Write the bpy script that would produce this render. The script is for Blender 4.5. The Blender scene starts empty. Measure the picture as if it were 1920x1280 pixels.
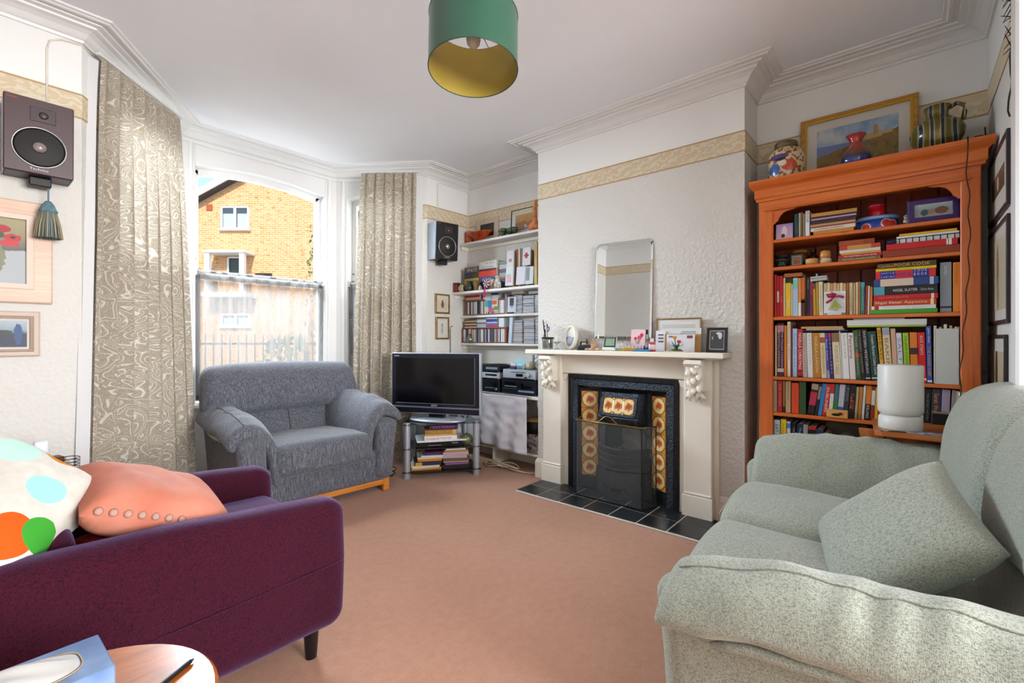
import bpy, bmesh, math, random
from math import pi, sin, cos, radians, sqrt, atan2, tan
from mathutils import Vector, Matrix, Euler, noise

random.seed(7)
SC = bpy.context.scene
COL = SC.collection

# ------------------------------------------------------------------ camera
F_PX = 872.0                       # focal length in pixels of a 1920 wide frame
YAW = radians(40.5)                # looking direction, measured from the +x axis
EYE = 1.12
cam = bpy.data.cameras.new('camera')
cam.sensor_width = 36.0
cam.lens = F_PX / 1920.0 * 36.0
cam.shift_y = -6.0 / 1920.0
cam.clip_start = 0.02
cam_o = bpy.data.objects.new('camera', cam)
cam_o.location = (0, 0, EYE)
cam_o.rotation_euler = (pi / 2, 0, YAW - pi / 2)
COL.objects.link(cam_o)
SC.camera = cam_o

# ------------------------------------------------------------------ world, sun, daylight at the bay windows, added fill lamps, exposure
world = bpy.data.worlds.new('sky')
SC.world = world
world.use_nodes = True
wn = world.node_tree.nodes
bg = wn['Background']
sky = wn.new('ShaderNodeTexSky')
sky.sky_type = 'NISHITA'
sky.sun_disc = False
sky.sun_elevation = radians(42)
sky.sun_rotation = radians(220)
sky.air_density = 1.0
sky.dust_density = 0.6
world.node_tree.links.new(sky.outputs[0], bg.inputs[0])
bg.inputs[1].default_value = 0.16

sun = bpy.data.lights.new('sun', 'SUN')
sun.energy = 2.6
sun.color = (1.0, 0.93, 0.82)
sun.angle = radians(0.6)
sun_o = bpy.data.objects.new('sun', sun)
sun_o.rotation_euler = Vector((0.50, 0.62, -0.60)).to_track_quat('-Z', 'Y').to_euler()
COL.objects.link(sun_o)


def area_lamp(name, loc, aim, w, h, power, color):
    l = bpy.data.lights.new(name, 'AREA')
    l.shape = 'RECTANGLE'
    l.size, l.size_y = w, h
    l.energy = power
    l.color = color
    o = bpy.data.objects.new(name, l)
    o.location = loc
    o.rotation_euler = Vector(aim).to_track_quat('-Z', 'Z').to_euler()
    COL.objects.link(o)
    return o


COOL = (0.82, 0.92, 1.0)
area_lamp('daylight_bay_front', (1.64, 5.75, 2.95), (0, -1, -0.70), 2.4, 1.9, 520, COOL)
area_lamp('daylight_bay_right', (3.75, 4.75, 2.85), (-0.85, -0.55, -0.66), 1.6, 1.9, 160, COOL)
area_lamp('daylight_bay_left', (-0.55, 4.75, 2.85), (0.85, -0.55, -0.66), 1.6, 1.9, 370, COOL)
area_lamp('ground_bounce_fill', (1.64, 5.7, -0.1), (0, -1, 0.62), 3.0, 1.2, 55, (1.0, 0.95, 0.88))  # lamp added low outside to brighten the ceiling, standing in for pavement bounce
area_lamp('rear_fill', (1.3, -4.3, 1.9), (0.05, 1, 0.10), 2.6, 2.0, 320, (0.97, 0.98, 1.0))  # fill lamp added behind the camera, outside an assumed rear window

cy = SC.cycles
cy.max_bounces = 7
cy.diffuse_bounces = 3
cy.glossy_bounces = 3
cy.transmission_bounces = 4
cy.transparent_max_bounces = 10
cy.caustics_reflective = False
cy.caustics_refractive = False
cy.use_adaptive_sampling = True
cy.adaptive_threshold = 0.03
cy.sample_clamp_indirect = 4.0

SC.view_settings.view_transform = 'Standard'
SC.view_settings.look = 'None'
SC.view_settings.exposure = 1.0
SC.view_settings.gamma = 1.0
SC.view_settings.use_curve_mapping = False


# ------------------------------------------------------------------ materials
def lin(h):
    if not isinstance(h, str):
        return tuple(h)[:3]
    h = h.lstrip('#')
    v = [int(h[i:i + 2], 16) / 255 for i in (0, 2, 4)]
    return tuple(c / 12.92 if c <= 0.04045 else ((c + 0.055) / 1.055) ** 2.4 for c in v)


def rgba(h):
    return (*lin(h), 1.0)


MATS = {}


def newmat(name):
    m = bpy.data.materials.new(name)
    m.use_nodes = True
    nt = m.node_tree
    return m, nt, nt.nodes['Principled BSDF']


def pm(h, rough=0.55, metal=0.0, spec=0.4, sheen=0.0, key=None):
    k = key or ('p', h, rough, metal, spec, sheen)
    if k in MATS:
        return MATS[k]
    m, nt, b = newmat('paint_%s' % (h if isinstance(h, str) else 'mix'))
    b.inputs['Base Color'].default_value = rgba(h)
    b.inputs['Roughness'].default_value = rough
    b.inputs['Metallic'].default_value = metal
    b.inputs['Specular IOR Level'].default_value = spec
    b.inputs['Sheen Weight'].default_value = sheen
    MATS[k] = m
    return m


def node(nt, t, **kw):
    n = nt.nodes.new(t)
    for k, v in kw.items():
        setattr(n, k, v)
    return n


def coords(nt, kind='Object', scale=(1, 1, 1), rot=(0, 0, 0)):
    tc = node(nt, 'ShaderNodeTexCoord')
    mp = node(nt, 'ShaderNodeMapping')
    mp.inputs['Scale'].default_value = scale
    mp.inputs['Rotation'].default_value = rot
    nt.links.new(tc.outputs[kind], mp.inputs[0])
    return mp.outputs[0]


def ramp(nt, fac, stops, interp='LINEAR'):
    r = node(nt, 'ShaderNodeValToRGB')
    r.color_ramp.interpolation = interp
    el = r.color_ramp.elements
    while len(el) > 1:
        el.remove(el[-1])
    el[0].position = stops[0][0]
    el[0].color = rgba(stops[0][1])
    for p, c in stops[1:]:
        e = el.new(p)
        e.color = rgba(c)
    nt.links.new(fac, r.inputs[0])
    return r.outputs[0]


def noise_tex(nt, vec, scale, detail=3, rough=0.5, dist=0.0):
    n = node(nt, 'ShaderNodeTexNoise')
    n.inputs['Scale'].default_value = scale
    n.inputs['Detail'].default_value = detail
    n.inputs['Roughness'].default_value = rough
    n.inputs['Distortion'].default_value = dist
    nt.links.new(vec, n.inputs['Vector'])
    return n.outputs[0]


def bump(nt, b, height, strength, dist=0.01):
    n = node(nt, 'ShaderNodeBump')
    n.inputs['Strength'].default_value = strength
    n.inputs['Distance'].default_value = dist
    nt.links.new(height, n.inputs['Height'])
    nt.links.new(n.outputs[0], b.inputs['Normal'])
    return n


def mixc(nt, fac, a, b_):
    n = node(nt, 'ShaderNodeMix', data_type='RGBA')
    if hasattr(fac, 'node'):
        nt.links.new(fac, n.inputs[0])
    else:
        n.inputs[0].default_value = fac
    for s, v in ((n.inputs[6], a), (n.inputs[7], b_)):
        if hasattr(v, 'node'):
            nt.links.new(v, s)
        else:
            s.default_value = rgba(v)
    return n.outputs[2]


def math_n(nt, op, a, b_=None):
    n = node(nt, 'ShaderNodeMath', operation=op)
    for s, v in ((n.inputs[0], a), (n.inputs[1], b_)):
        if v is None:
            continue
        if hasattr(v, 'node'):
            nt.links.new(v, s)
        else:
            s.default_value = v
    return n.outputs[0]


def mottled(name, c1, c2, scale=8, rough=0.6, bstr=0.0, bscale=60, metal=0.0, spec=0.4, stretch=(1, 1, 1), detail=4, bdist=0.01):
    if name in MATS:
        return MATS[name]
    m, nt, b = newmat(name)
    v = coords(nt, 'Object', stretch)
    f = noise_tex(nt, v, scale, detail)
    nt.links.new(ramp(nt, f, [(0.3, c1), (0.7, c2)]), b.inputs['Base Color'])
    b.inputs['Roughness'].default_value = rough
    b.inputs['Metallic'].default_value = metal
    b.inputs['Specular IOR Level'].default_value = spec
    if bstr:
        bump(nt, b, noise_tex(nt, v, bscale, 3), bstr, bdist)
    MATS[name] = m
    return m


def fabric(name, c1, c2, c3, streak=(60, 60, 6), weave=420, rough=0.9, sheen=0.25, bstr=0.35, sheen_tint='#ffffff', fdark='#868686'):
    """melange cloth: streaky yarn colour plus a fine over-under weave"""
    m, nt, b = newmat(name)
    v = coords(nt, 'Object')
    vs = coords(nt, 'Object', streak)
    f = noise_tex(nt, vs, 2.2, 5, 0.7)
    base = ramp(nt, f, [(0.28, c1), (0.5, c2), (0.72, c3)])
    k = weave / 330.0
    warp = noise_tex(nt, coords(nt, 'Object', (420 * k, 420 * k, 120 * k)), 1.0, 1, 0.5)
    weft = noise_tex(nt, coords(nt, 'Object', (120 * k, 120 * k, 420 * k)), 1.0, 1, 0.5)
    fine = math_n(nt, 'ADD', math_n(nt, 'MULTIPLY', warp, 0.5), math_n(nt, 'MULTIPLY', weft, 0.5))
    dark = ramp(nt, fine, [(0.36, fdark), (0.56, '#ffffff')])
    mul = node(nt, 'ShaderNodeMix', data_type='RGBA', blend_type='MULTIPLY')
    mul.inputs[0].default_value = 0.75
    nt.links.new(base, mul.inputs[6])
    nt.links.new(dark, mul.inputs[7])
    nt.links.new(mul.outputs[2], b.inputs['Base Color'])
    b.inputs['Roughness'].default_value = rough
    b.inputs['Specular IOR Level'].default_value = 0.15
    b.inputs['Sheen Weight'].default_value = sheen
    b.inputs['Sheen Tint'].default_value = rgba(sheen_tint)
    wr = noise_tex(nt, v, 9, 3, 0.5)
    h = math_n(nt, 'ADD', math_n(nt, 'MULTIPLY', fine, 0.5), math_n(nt, 'MULTIPLY', wr, 1.6))
    bump(nt, b, h, bstr, 0.006)
    return m


def wood(name, c1, c2, c3, axis='z', scale=1.0, rough=0.38, knots=True, coat=0.15):
    m, nt, b = newmat(name)
    st = {'z': (14, 14, 0.9), 'y': (14, 0.9, 14), 'x': (0.9, 14, 14)}[axis]
    v = coords(nt, 'Object', tuple(s * scale for s in st))
    f = noise_tex(nt, v, 1.6, 6, 0.6, 1.2)
    v2 = coords(nt, 'Object', tuple(s * scale * 5 for s in st))
    g = noise_tex(nt, v2, 2.0, 2, 0.5)
    mixf = math_n(nt, 'ADD', math_n(nt, 'MULTIPLY', f, 0.75), math_n(nt, 'MULTIPLY', g, 0.25))
    colr = ramp(nt, mixf, [(0.30, c1), (0.5, c2), (0.70, c3)])
    if knots:
        vk = coords(nt, 'Object', (5, 5, 2.6) if axis == 'z' else (5, 2.6, 5))
        vo = node(nt, 'ShaderNodeTexVoronoi')
        vo.inputs['Scale'].default_value = 1.1
        nt.links.new(vk, vo.inputs['Vector'])
        kf = ramp(nt, vo.outputs['Distance'], [(0.05, '#ffffff'), (0.11, '#000000')])
        colr = mixc(nt, kf, colr, '#5a2408')
    nt.links.new(colr, b.inputs['Base Color'])
    b.inputs['Roughness'].default_value = rough
    b.inputs['Coat Weight'].default_value = coat
    b.inputs['Coat Roughness'].default_value = 0.25
    return m


def clear_glass(name, tint='#ffffff', refl=0.08, rough=0.02, solid=0.0):
    """thin clear glass: lets light and sight through, mirrors a little"""
    m, nt, b = newmat(name)
    out = nt.nodes['Material Output']
    tr = node(nt, 'ShaderNodeBsdfTransparent')
    tr.inputs[0].default_value = rgba(tint)
    gl = node(nt, 'ShaderNodeBsdfGlossy')
    gl.inputs['Roughness'].default_value = rough
    lw = node(nt, 'ShaderNodeLayerWeight')
    lw.inputs[0].default_value = 0.35
    mx = node(nt, 'ShaderNodeMixShader')
    fac = math_n(nt, 'ADD', math_n(nt, 'MULTIPLY', lw.outputs['Fresnel'], 0.5), refl)
    nt.links.new(fac, mx.inputs[0])
    nt.links.new(tr.outputs[0], mx.inputs[1])
    nt.links.new(gl.outputs[0], mx.inputs[2])
    nt.links.new(mx.outputs[0], out.inputs[0])
    return m


# ------------------------------------------------------------------ mesh builder
class MB:
    def __init__(s):
        s.v, s.f, s.sm, s.uv = [], [], [], {}

    def add(s, verts, faces, smooth=False, mat=None):
        o = len(s.v)
        if mat is None:
            s.v += [tuple(p) for p in verts]
        else:
            s.v += [tuple(mat @ Vector(p)) for p in verts]
        s.f += [tuple(i + o for i in q) for q in faces]
        s.sm += [smooth] * len(faces)
        return o

    def box(s, x0, x1, y0, y1, z0, z1, mat=None):
        s.add([(x0, y0, z0), (x1, y0, z0), (x1, y1, z0), (x0, y1, z0), (x0, y0, z1), (x1, y0, z1), (x1, y1, z1), (x0, y1, z1)],
              [(0, 3, 2, 1), (4, 5, 6, 7), (0, 1, 5, 4), (1, 2, 6, 5), (2, 3, 7, 6), (3, 0, 4, 7)], False, mat)
        return s

    def cbox(s, x0, x1, y0, y1, z0, z1, b=0.004, mat=None):
        """box with chamfered edges"""
        b = min(b, (x1 - x0) * .45, (y1 - y0) * .45, (z1 - z0) * .45)
        c = [(x0, x1), (y0, y1), (z0, z1)]
        vs, idx = [], {}
        for i in (0, 1):
            for j in (0, 1):
                for k in (0, 1):
                    for ax in range(3):
                        p = [c[0][i], c[1][j], c[2][k]]
                        for a in range(3):
                            if a != ax:
                                sgn = (1, -1)[(i, j, k)[a]]
                                p[a] += b * sgn
                        idx[(i, j, k, ax)] = len(vs)
                        vs.append(p)
        fs = []
        # faces
        for ax in range(3):
            a1, a2 = [(1, 2), (2, 0), (0, 1)][ax]
            for d in (0, 1):
                q = []
                for (u, w) in ((0, 0), (1, 0), (1, 1), (0, 1)):
                    t = [0, 0, 0]
                    t[ax], t[a1], t[a2] = d, u, w
                    q.append(idx[(*t, ax)])
                fs.append(tuple(q if d else q[::-1]))
        # edges
        for ax in range(3):
            a1, a2 = [(1, 2), (2, 0), (0, 1)][ax]
            for u in (0, 1):
                for w in (0, 1):
                    t0, t1 = [0, 0, 0], [0, 0, 0]
                    t0[ax], t1[ax] = 0, 1
                    t0[a1] = t1[a1] = u
                    t0[a2] = t1[a2] = w
                    q = [idx[(*t0, a1)], idx[(*t1, a1)], idx[(*t1, a2)], idx[(*t0, a2)]]
                    fs.append(tuple(q[::-1] if u == w else q))
        for i in (0, 1):
            for j in (0, 1):
                for k in (0, 1):
                    q = [idx[(i, j, k, a)] for a in range(3)]
                    fs.append(tuple(q if (i + j + k) % 2 else q[::-1]))
        s.add(vs, fs, False, mat)
        return s

    def cyl(s, p0, p1, r0, r1=None, n=16, caps=True, smooth=True):
        r1 = r0 if r1 is None else r1
        p0, p1 = Vector(p0), Vector(p1)
        d = (p1 - p0).normalized()
        q = d.to_track_quat('Z', 'Y').to_matrix()
        ring = [q @ Vector((cos(2 * pi * i / n), sin(2 * pi * i / n), 0)) for i in range(n)]
        a = [p0 + r * r0 for r in ring]
        b = [p1 + r * r1 for r in ring]
        s.add(a + b, [(i, (i + 1) % n, n + (i + 1) % n, n + i) for i in range(n)], smooth)
        if caps:
            if r0 > 1e-5:
                s.add(a, [tuple(range(n))[::-1]])
            if r1 > 1e-5:
                s.add(b, [tuple(range(n))])
        return s

    def tube(s, path, r, n=8, closed=False, caps=True):
        P = [Vector(p) for p in path]
        m = len(P)
        rr = r if isinstance(r, (list, tuple)) else [r] * m
        up = Vector((0.123, 0.317, 0.94))
        vs = []
        for i in range(m):
            if closed:
                d = P[(i + 1) % m] - P[i - 1]
            else:
                d = P[min(i + 1, m - 1)] - P[max(i - 1, 0)]
            d = d.normalized() if d.length > 1e-9 else Vector((0, 0, 1))
            a = d.cross(up)
            if a.length < 1e-3:
                a = d.cross(Vector((1, 0, 0)))
            a.normalize()
            b = d.cross(a).normalized()
            for k in range(n):
                t = 2 * pi * k / n
                vs.append(P[i] + a * cos(t) * rr[i] + b * sin(t) * rr[i])
        fs = []
        for i in range(m if closed else m - 1):
            j = (i + 1) % m
            for k in range(n):
                l = (k + 1) % n
                fs.append((i * n + k, i * n + l, j * n + l, j * n + k))
        if caps and not closed:
            fs.append(tuple(range(n))[::-1])
            fs.append(tuple((m - 1) * n + k for k in range(n)))
        s.add(vs, fs, True)
        return s

    def lathe(s, prof, n=24, c=(0, 0, 0), sx=1.0, sy=1.0, smooth=True, mat=None):
        vs, fs = [], []
        m = len(prof)
        for (r, z) in prof:
            for k in range(n):
                t = 2 * pi * k / n
                vs.append((c[0] + r * cos(t) * sx, c[1] + r * sin(t) * sy, c[2] + z))
        for i in range(m - 1):
            for k in range(n):
                l = (k + 1) % n
                fs.append((i * n + k, i * n + l, (i + 1) * n + l, (i + 1) * n + k))
        if prof[0][0] > 1e-5:
            fs.append(tuple(range(n))[::-1])
        if prof[-1][0] > 1e-5:
            fs.append(tuple((m - 1) * n + k for k in range(n)))
        s.add(vs, fs, smooth, mat)
        return s

    def prism(s, poly, a0, a1, axis='z', mat=None, smooth=False):
        """poly: 2d outline; extruded along an axis.  axis z: (x,y), y: (x,z), x: (y,z)"""
        def P(p, a):
            return {'z': (p[0], p[1], a), 'y': (p[0], a, p[1]), 'x': (a, p[0], p[1])}[axis]
        n = len(poly)
        va = [P(p, a0) for p in poly]
        vb = [P(p, a1) for p in poly]
        s.add(va + vb, [(i, (i + 1) % n, n + (i + 1) % n, n + i) for i in range(n)], smooth, mat)
        s.add(va, [tuple(range(n))[::-1]], False, mat)
        s.add(vb, [tuple(range(n))], False, mat)
        return s

    def grid(s, fn, nu, nv, smooth=True, uvs=None):
        o = len(s.v)
        vs = [fn(i / nu, j / nv) for j in range(nv + 1) for i in range(nu + 1)]
        fs = [(j * (nu + 1) + i, j * (nu + 1) + i + 1, (j + 1) * (nu + 1) + i + 1, (j + 1) * (nu + 1) + i) for j in range(nv) for i in range(nu)]
        s.add(vs, fs, smooth)
        if uvs:
            for j in range(nv + 1):
                for i in range(nu + 1):
                    s.uv[o + j * (nu + 1) + i] = uvs(i / nu, j / nv)
        return s

    def soft(s, hx, hy, hz, r, n=(6, 6, 4), fn=None, c=(0, 0, 0)):
        """rounded block with half sizes hx,hy,hz; fn(p, u) deforms each point, u in -1..1 per axis"""
        def axis(h, k):
            rr = min(r, h * 0.999)
            edge = [h - rr + rr * tan(radians(a)) for a in (0, 12, 24, 35, 45)]
            inner = [-(h - rr) + 2 * (h - rr) * i / k for i in range(1, k)] if h - rr > 1e-4 else []
            return [-e for e in edge[::-1]] + inner + edge
        ax = [axis(hx, n[0]), axis(hy, n[1]), axis(hz, n[2])]
        H = (hx, hy, hz)
        key, vs, fs = {}, [], []

        def vert(p):
            k = tuple(round(t, 6) for t in p)
            if k in key:
                return key[k]
            q = [max(-(H[i] - min(r, H[i] * .999)), min(H[i] - min(r, H[i] * .999), p[i])) for i in range(3)]
            d = Vector([p[i] - q[i] for i in range(3)])
            d.normalize()
            w = Vector(q) + d * min(r, min(H) * .999)
            u = Vector((w.x / hx, w.y / hy, w.z / hz))
            if fn:
                w = Vector(fn(w, u))
            key[k] = len(vs)
            vs.append((w.x + c[0], w.y + c[1], w.z + c[2]))
            return key[k]
        for a in range(3):
            a1, a2 = [(1, 2), (2, 0), (0, 1)][a]
            for sg in (-1, 1):
                for i in range(len(ax[a1]) - 1):
                    for j in range(len(ax[a2]) - 1):
                        q = []
                        for (di, dj) in ((0, 0), (1, 0), (1, 1), (0, 1)):
                            p = [0, 0, 0]
                            p[a] = sg * H[a]
                            p[a1] = ax[a1][i + di]
                            p[a2] = ax[a2][j + dj]
                            q.append(vert(p))
                        if len(set(q)) < 3:
                            continue
                        fs.append(tuple(q if sg > 0 else q[::-1]))
        s.add(vs, fs, True)
        return s

    def pillow(s, w, h, t, n=18, edge=0.05, fn=None):
        """scatter cushion: pinched corners, thick middle; lies in xy, thickness along z"""
        def P(u, v, sg):
            a, b = 2 * u - 1, 2 * v - 1
            x = w / 2 * a * (1 - edge * (1 - b * b))
            y = h / 2 * b * (1 - edge * (1 - a * a))
            prof = max(0.0, (1 - a ** 4) * (1 - b ** 4)) ** 0.55
            z = sg * t / 2 * prof
            p = Vector((x, y, z))
            return tuple(fn(p, a, b, sg)) if fn else tuple(p)
        s.grid(lambda u, v: P(u, v, 1), n, n)
        s.grid(lambda u, v: P(1 - u, v, -1), n, n)
        return s

    def build(s, name, mat, parent=None, loc=None, rot=None, merge=False):
        me = bpy.data.meshes.new(name)
        me.from_pydata(s.v, [], s.f)
        me.polygons.foreach_set('use_smooth', s.sm)
        if s.uv:
            ul = me.uv_layers.new(name='UVMap')
            for lp in me.loops:
                ul.data[lp.index].uv = s.uv.get(lp.vertex_index, (0, 0))
        if merge:
            bm = bmesh.new()
            bm.from_mesh(me)
            bmesh.ops.remove_doubles(bm, verts=bm.verts, dist=1e-4)
            bm.to_mesh(me)
            bm.free()
        me.update()
        if mat:
            me.materials.append(mat)
        o = bpy.data.objects.new(name, me)
        COL.objects.link(o)
        if parent:
            o.parent = parent
        if loc is not None:
            o.location = loc
        if rot is not None:
            o.rotation_euler = rot
        return o


def tag(o, label=None, cat=None, group=None, kind=None):
    if label:
        o['label'] = label
    if cat:
        o['category'] = cat
    if group:
        o['group'] = group
    if kind:
        o['kind'] = kind
    return o


def thing(name, label, cat, loc=(0, 0, 0), rz=0.0, group=None, rot=None):
    o = bpy.data.objects.new(name, None)
    o.empty_display_size = 0.05
    o.location = loc
    o.rotation_euler = rot if rot is not None else (0, 0, rz)
    COL.objects.link(o)
    return tag(o, label, cat, group)


def struct(name, loc=(0, 0, 0), rz=0.0):
    o = bpy.data.objects.new(name, None)
    o.location = loc
    o.rotation_euler = (0, 0, rz)
    COL.objects.link(o)
    o['kind'] = 'structure'
    return o


def copy_part(src, parent, loc=None, rot=None, mat=None):
    o = src.copy()
    COL.objects.link(o)
    o.parent = parent
    if loc is not None:
        o.location = loc
    if rot is not None:
        o.rotation_euler = rot
    return o


TXT = {}


def text_mesh(body, bold=False):
    """flat lettering fitted to the unit box 0..1 x 0..1"""
    if body in TXT:
        return TXT[body]
    cu = bpy.data.curves.new('lettering', 'FONT')
    cu.body = body
    cu.resolution_u = 2
    cu.space_character = 1.05
    ob = bpy.data.objects.new('lettering', cu)
    me = bpy.data.meshes.new_from_object(ob)
    bpy.data.objects.remove(ob)
    bpy.data.curves.remove(cu)
    xs = [v.co.x for v in me.vertices]
    ys = [v.co.y for v in me.vertices]
    x0, x1, y0, y1 = min(xs), max(xs), min(ys), max(ys)
    TXT[body] = ([((v.co.x - x0) / (x1 - x0), (v.co.y - y0) / (y1 - y0)) for v in me.vertices], [tuple(p.vertices) for p in me.polygons], (x1 - x0) / (y1 - y0))
    bpy.data.meshes.remove(me)
    return TXT[body]


def put_text(mb, body, origin, ux, uy, w, h):
    """lettering with its lower left corner at origin, running along ux (length w) with height h along uy"""
    vs, fs, _ = text_mesh(body)
    o, ux, uy = Vector(origin), Vector(ux), Vector(uy)
    mb.add([o + ux * (x * w) + uy * (y * h) for x, y in vs], fs)


# measuring helpers: where the sight line through a pixel of the 1920x1280 photograph meets a real plane
_FW = (cos(YAW), sin(YAW))
_RT = (sin(YAW), -cos(YAW))


def sight(px):
    t = (px - 960) / F_PX
    return (_FW[0] + t * _RT[0], _FW[1] + t * _RT[1])


def on_x(px, py, x):
    d = sight(px)
    s = x / d[0]
    return Vector((x, d[1] * s, EYE - (py - 634) / F_PX * s))


def on_y(px, py, y):
    d = sight(px)
    s = y / d[1]
    return Vector((d[0] * s, y, EYE - (py - 634) / F_PX * s))


def on_z(px, py, z):
    s = (EYE - z) * F_PX / (py - 634)
    d = sight(px)
    return Vector((d[0] * s, d[1] * s, z))


# ================================================================== the room
Z_CEIL = 2.70
Z_STRIP0, Z_STRIP1 = 2.233, 2.359


def wallpaper_mat(name, base, emboss=1.0):
    """embossed paper below the border strip, smooth white paint above it"""
    m, nt, b = newmat(name)
    g = node(nt, 'ShaderNodeNewGeometry')
    sep = node(nt, 'ShaderNodeSeparateXYZ')
    nt.links.new(g.outputs['Position'], sep.inputs[0])
    up = math_n(nt, 'GREATER_THAN', sep.outputs[2], 2.30)
    mp = node(nt, 'ShaderNodeMapping')
    mp.inputs['Scale'].default_value = (1, 1, 1)
    nt.links.new(g.outputs['Position'], mp.inputs[0])
    v1 = node(nt, 'ShaderNodeTexVoronoi')
    v1.inputs['Scale'].default_value = 46
    nt.links.new(mp.outputs[0], v1.inputs['Vector'])
    n1 = noise_tex(nt, mp.outputs[0], 30, 3, 0.6, 1.5)
    low = math_n(nt, 'SUBTRACT', 1.0, up)
    hgt = math_n(nt, 'MULTIPLY', math_n(nt, 'ADD', v1.outputs['Distance'], n1), low)
    col = mixc(nt, up, mixc(nt, noise_tex(nt, mp.outputs[0], 1.4, 2), base, base), '#efeeeb')
    nt.links.new(col, b.inputs['Base Color'])
    b.inputs['Roughness'].default_value = 0.72
    b.inputs['Specular IOR Level'].default_value = 0.2
    bump(nt, b, hgt, 0.34 * emboss, 0.010)
    return m


M_WALL = wallpaper_mat('embossed_wallpaper', '#dad7d1', 1.0)
M_WALL_BREAST = wallpaper_mat('embossed_wallpaper_breast', '#dad7d1', 1.6)
M_WHITE = mottled('white_gloss_paint', '#e3e2e0', '#e8e7e5', 3, 0.38, 0, spec=0.4)
M_CEIL = mottled('ceiling_paint', '#f1f4f9', '#f4f7fb', 2, 0.8, 0.05, 50, spec=0.1)
M_CREAM = mottled('cream_gloss_paint', '#e6dfd0', '#ebe5d8', 4, 0.38, 0.03, 20)


def border_mat():
    m, nt, b = newmat('scroll_border_paper')
    g = node(nt, 'ShaderNodeNewGeometry')
    mp = node(nt, 'ShaderNodeMapping')
    mp.inputs['Scale'].default_value = (1, 1, 1.3)
    nt.links.new(g.outputs['Position'], mp.inputs[0])
    w = node(nt, 'ShaderNodeTexWave', wave_type='RINGS', rings_direction='SPHERICAL')
    w.inputs['Scale'].default_value = 7
    w.inputs['Distortion'].default_value = 9
    w.inputs['Detail'].default_value = 3.0
    w.inputs['Detail Scale'].default_value = 3.2
    nt.links.new(mp.outputs[0], w.inputs['Vector'])
    sep = node(nt, 'ShaderNodeSeparateXYZ')
    nt.links.new(g.outputs['Position'], sep.inputs[0])
    c = ramp(nt, w.outputs[0], [(0.30, '#cfbc9c'), (0.6, '#d5c5a8'), (0.85, '#dacdb4')])
    e1 = math_n(nt, 'GREATER_THAN', sep.outputs[2], Z_STRIP1 - 0.009)
    e2 = math_n(nt, 'LESS_THAN', sep.outputs[2], Z_STRIP0 + 0.007)
    ed = math_n(nt, 'MAXIMUM', e1, e2)
    nt.links.new(mixc(nt, ed, c, '#b39468'), b.inputs['Base Color'])
    b.inputs['Roughness'].default_value = 0.6
    bump(nt, b, w.outputs[0], 0.15, 0.004)
    return m


M_BORDER = border_mat()


def carpet_mat():
    m, nt, b = newmat('pink_pile_carpet')
    v = coords(nt, 'Object')
    big = noise_tex(nt, v, 1.6, 3, 0.55)
    fine = noise_tex(nt, v, 240, 2, 0.7)
    mid = noise_tex(nt, v, 26, 4, 0.65)
    c = ramp(nt, big, [(0.3, '#ad785c'), (0.7, '#bf8c70')])
    c2 = ramp(nt, mid, [(0.3, '#9c6a52'), (0.7, '#c4967e')])
    c = mixc(nt, 0.35, c, c2)
    c3 = ramp(nt, fine, [(0.3, '#8f5d48'), (0.7, '#cda088')])
    nt.links.new(mixc(nt, 0.35, c, c3), b.inputs['Base Color'])
    b.inputs['Roughness'].default_value = 0.95
    b.inputs['Specular IOR Level'].default_value = 0.05
    b.inputs['Sheen Weight'].default_value = 0.2
    bump(nt, b, math_n(nt, 'ADD', fine, math_n(nt, 'MULTIPLY', mid, 0.8)), 0.6, 0.006)
    return m


M_CARPET = carpet_mat()

# plan of the room, counter-clockwise with the room on the left-hand side
XA, XC = 3.30, 3.00
P_NIB = (2.36, -0.30)
PLAN = [P_NIB, (XA, -0.30), (XA, 0.744), (XC, 0.744), (XC, 2.284), (XA, 2.284), (XA, 3.40), (2.77, 3.40), (2.27, 4.13), (1.02, 4.13), (0.377, 3.20), (-0.62, 3.20), (-0.62, -0.30)]
NAMES = ['wall_rear', 'wall_right_alcove', 'wall_breast_rear_side', 'wall_breast', 'wall_breast_front_side', 'wall_right_shelf_alcove', 'wall_front_right', None, None, None, 'wall_front_left', 'wall_left']


def offs(poly, d, closed=False):
    """the plan polyline moved d towards the room (mitred)"""
    n = len(poly)
    out = []
    for i in range(n):
        ns = []
        for (a, b_) in ((i - 1, i), (i, i + 1)):
            if not closed and (a < 0 or b_ >= n):
                continue
            p, q = Vector(poly[a % n]), Vector(poly[b_ % n])
            t = (q - p).normalized()
            ns.append(Vector((-t.y, t.x)))
        if len(ns) == 1:
            m = ns[0]
        else:
            m = (ns[0] + ns[1])
            m = m / max(1e-6, m.dot(ns[0]))
        out.append(Vector(poly[i]) + m * d)
    return out


def sweep(mb, poly, prof, smooth=False):
    """prof: (distance into the room, height) points, swept along a plan polyline"""
    rows = [[(p.x, p.y, z) for p in offs(poly, d)] for d, z in prof]
    n = len(poly)
    for r in range(len(prof) - 1):
        for i in range(n - 1):
            mb.add([rows[r][i], rows[r][i + 1], rows[r + 1][i + 1], rows[r + 1][i]], [(0, 1, 2, 3)], smooth)
    for i in (0, n - 1):
        ring = [rows[r][i] for r in range(len(prof))]
        mb.add(ring, [tuple(range(len(prof)))])


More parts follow.
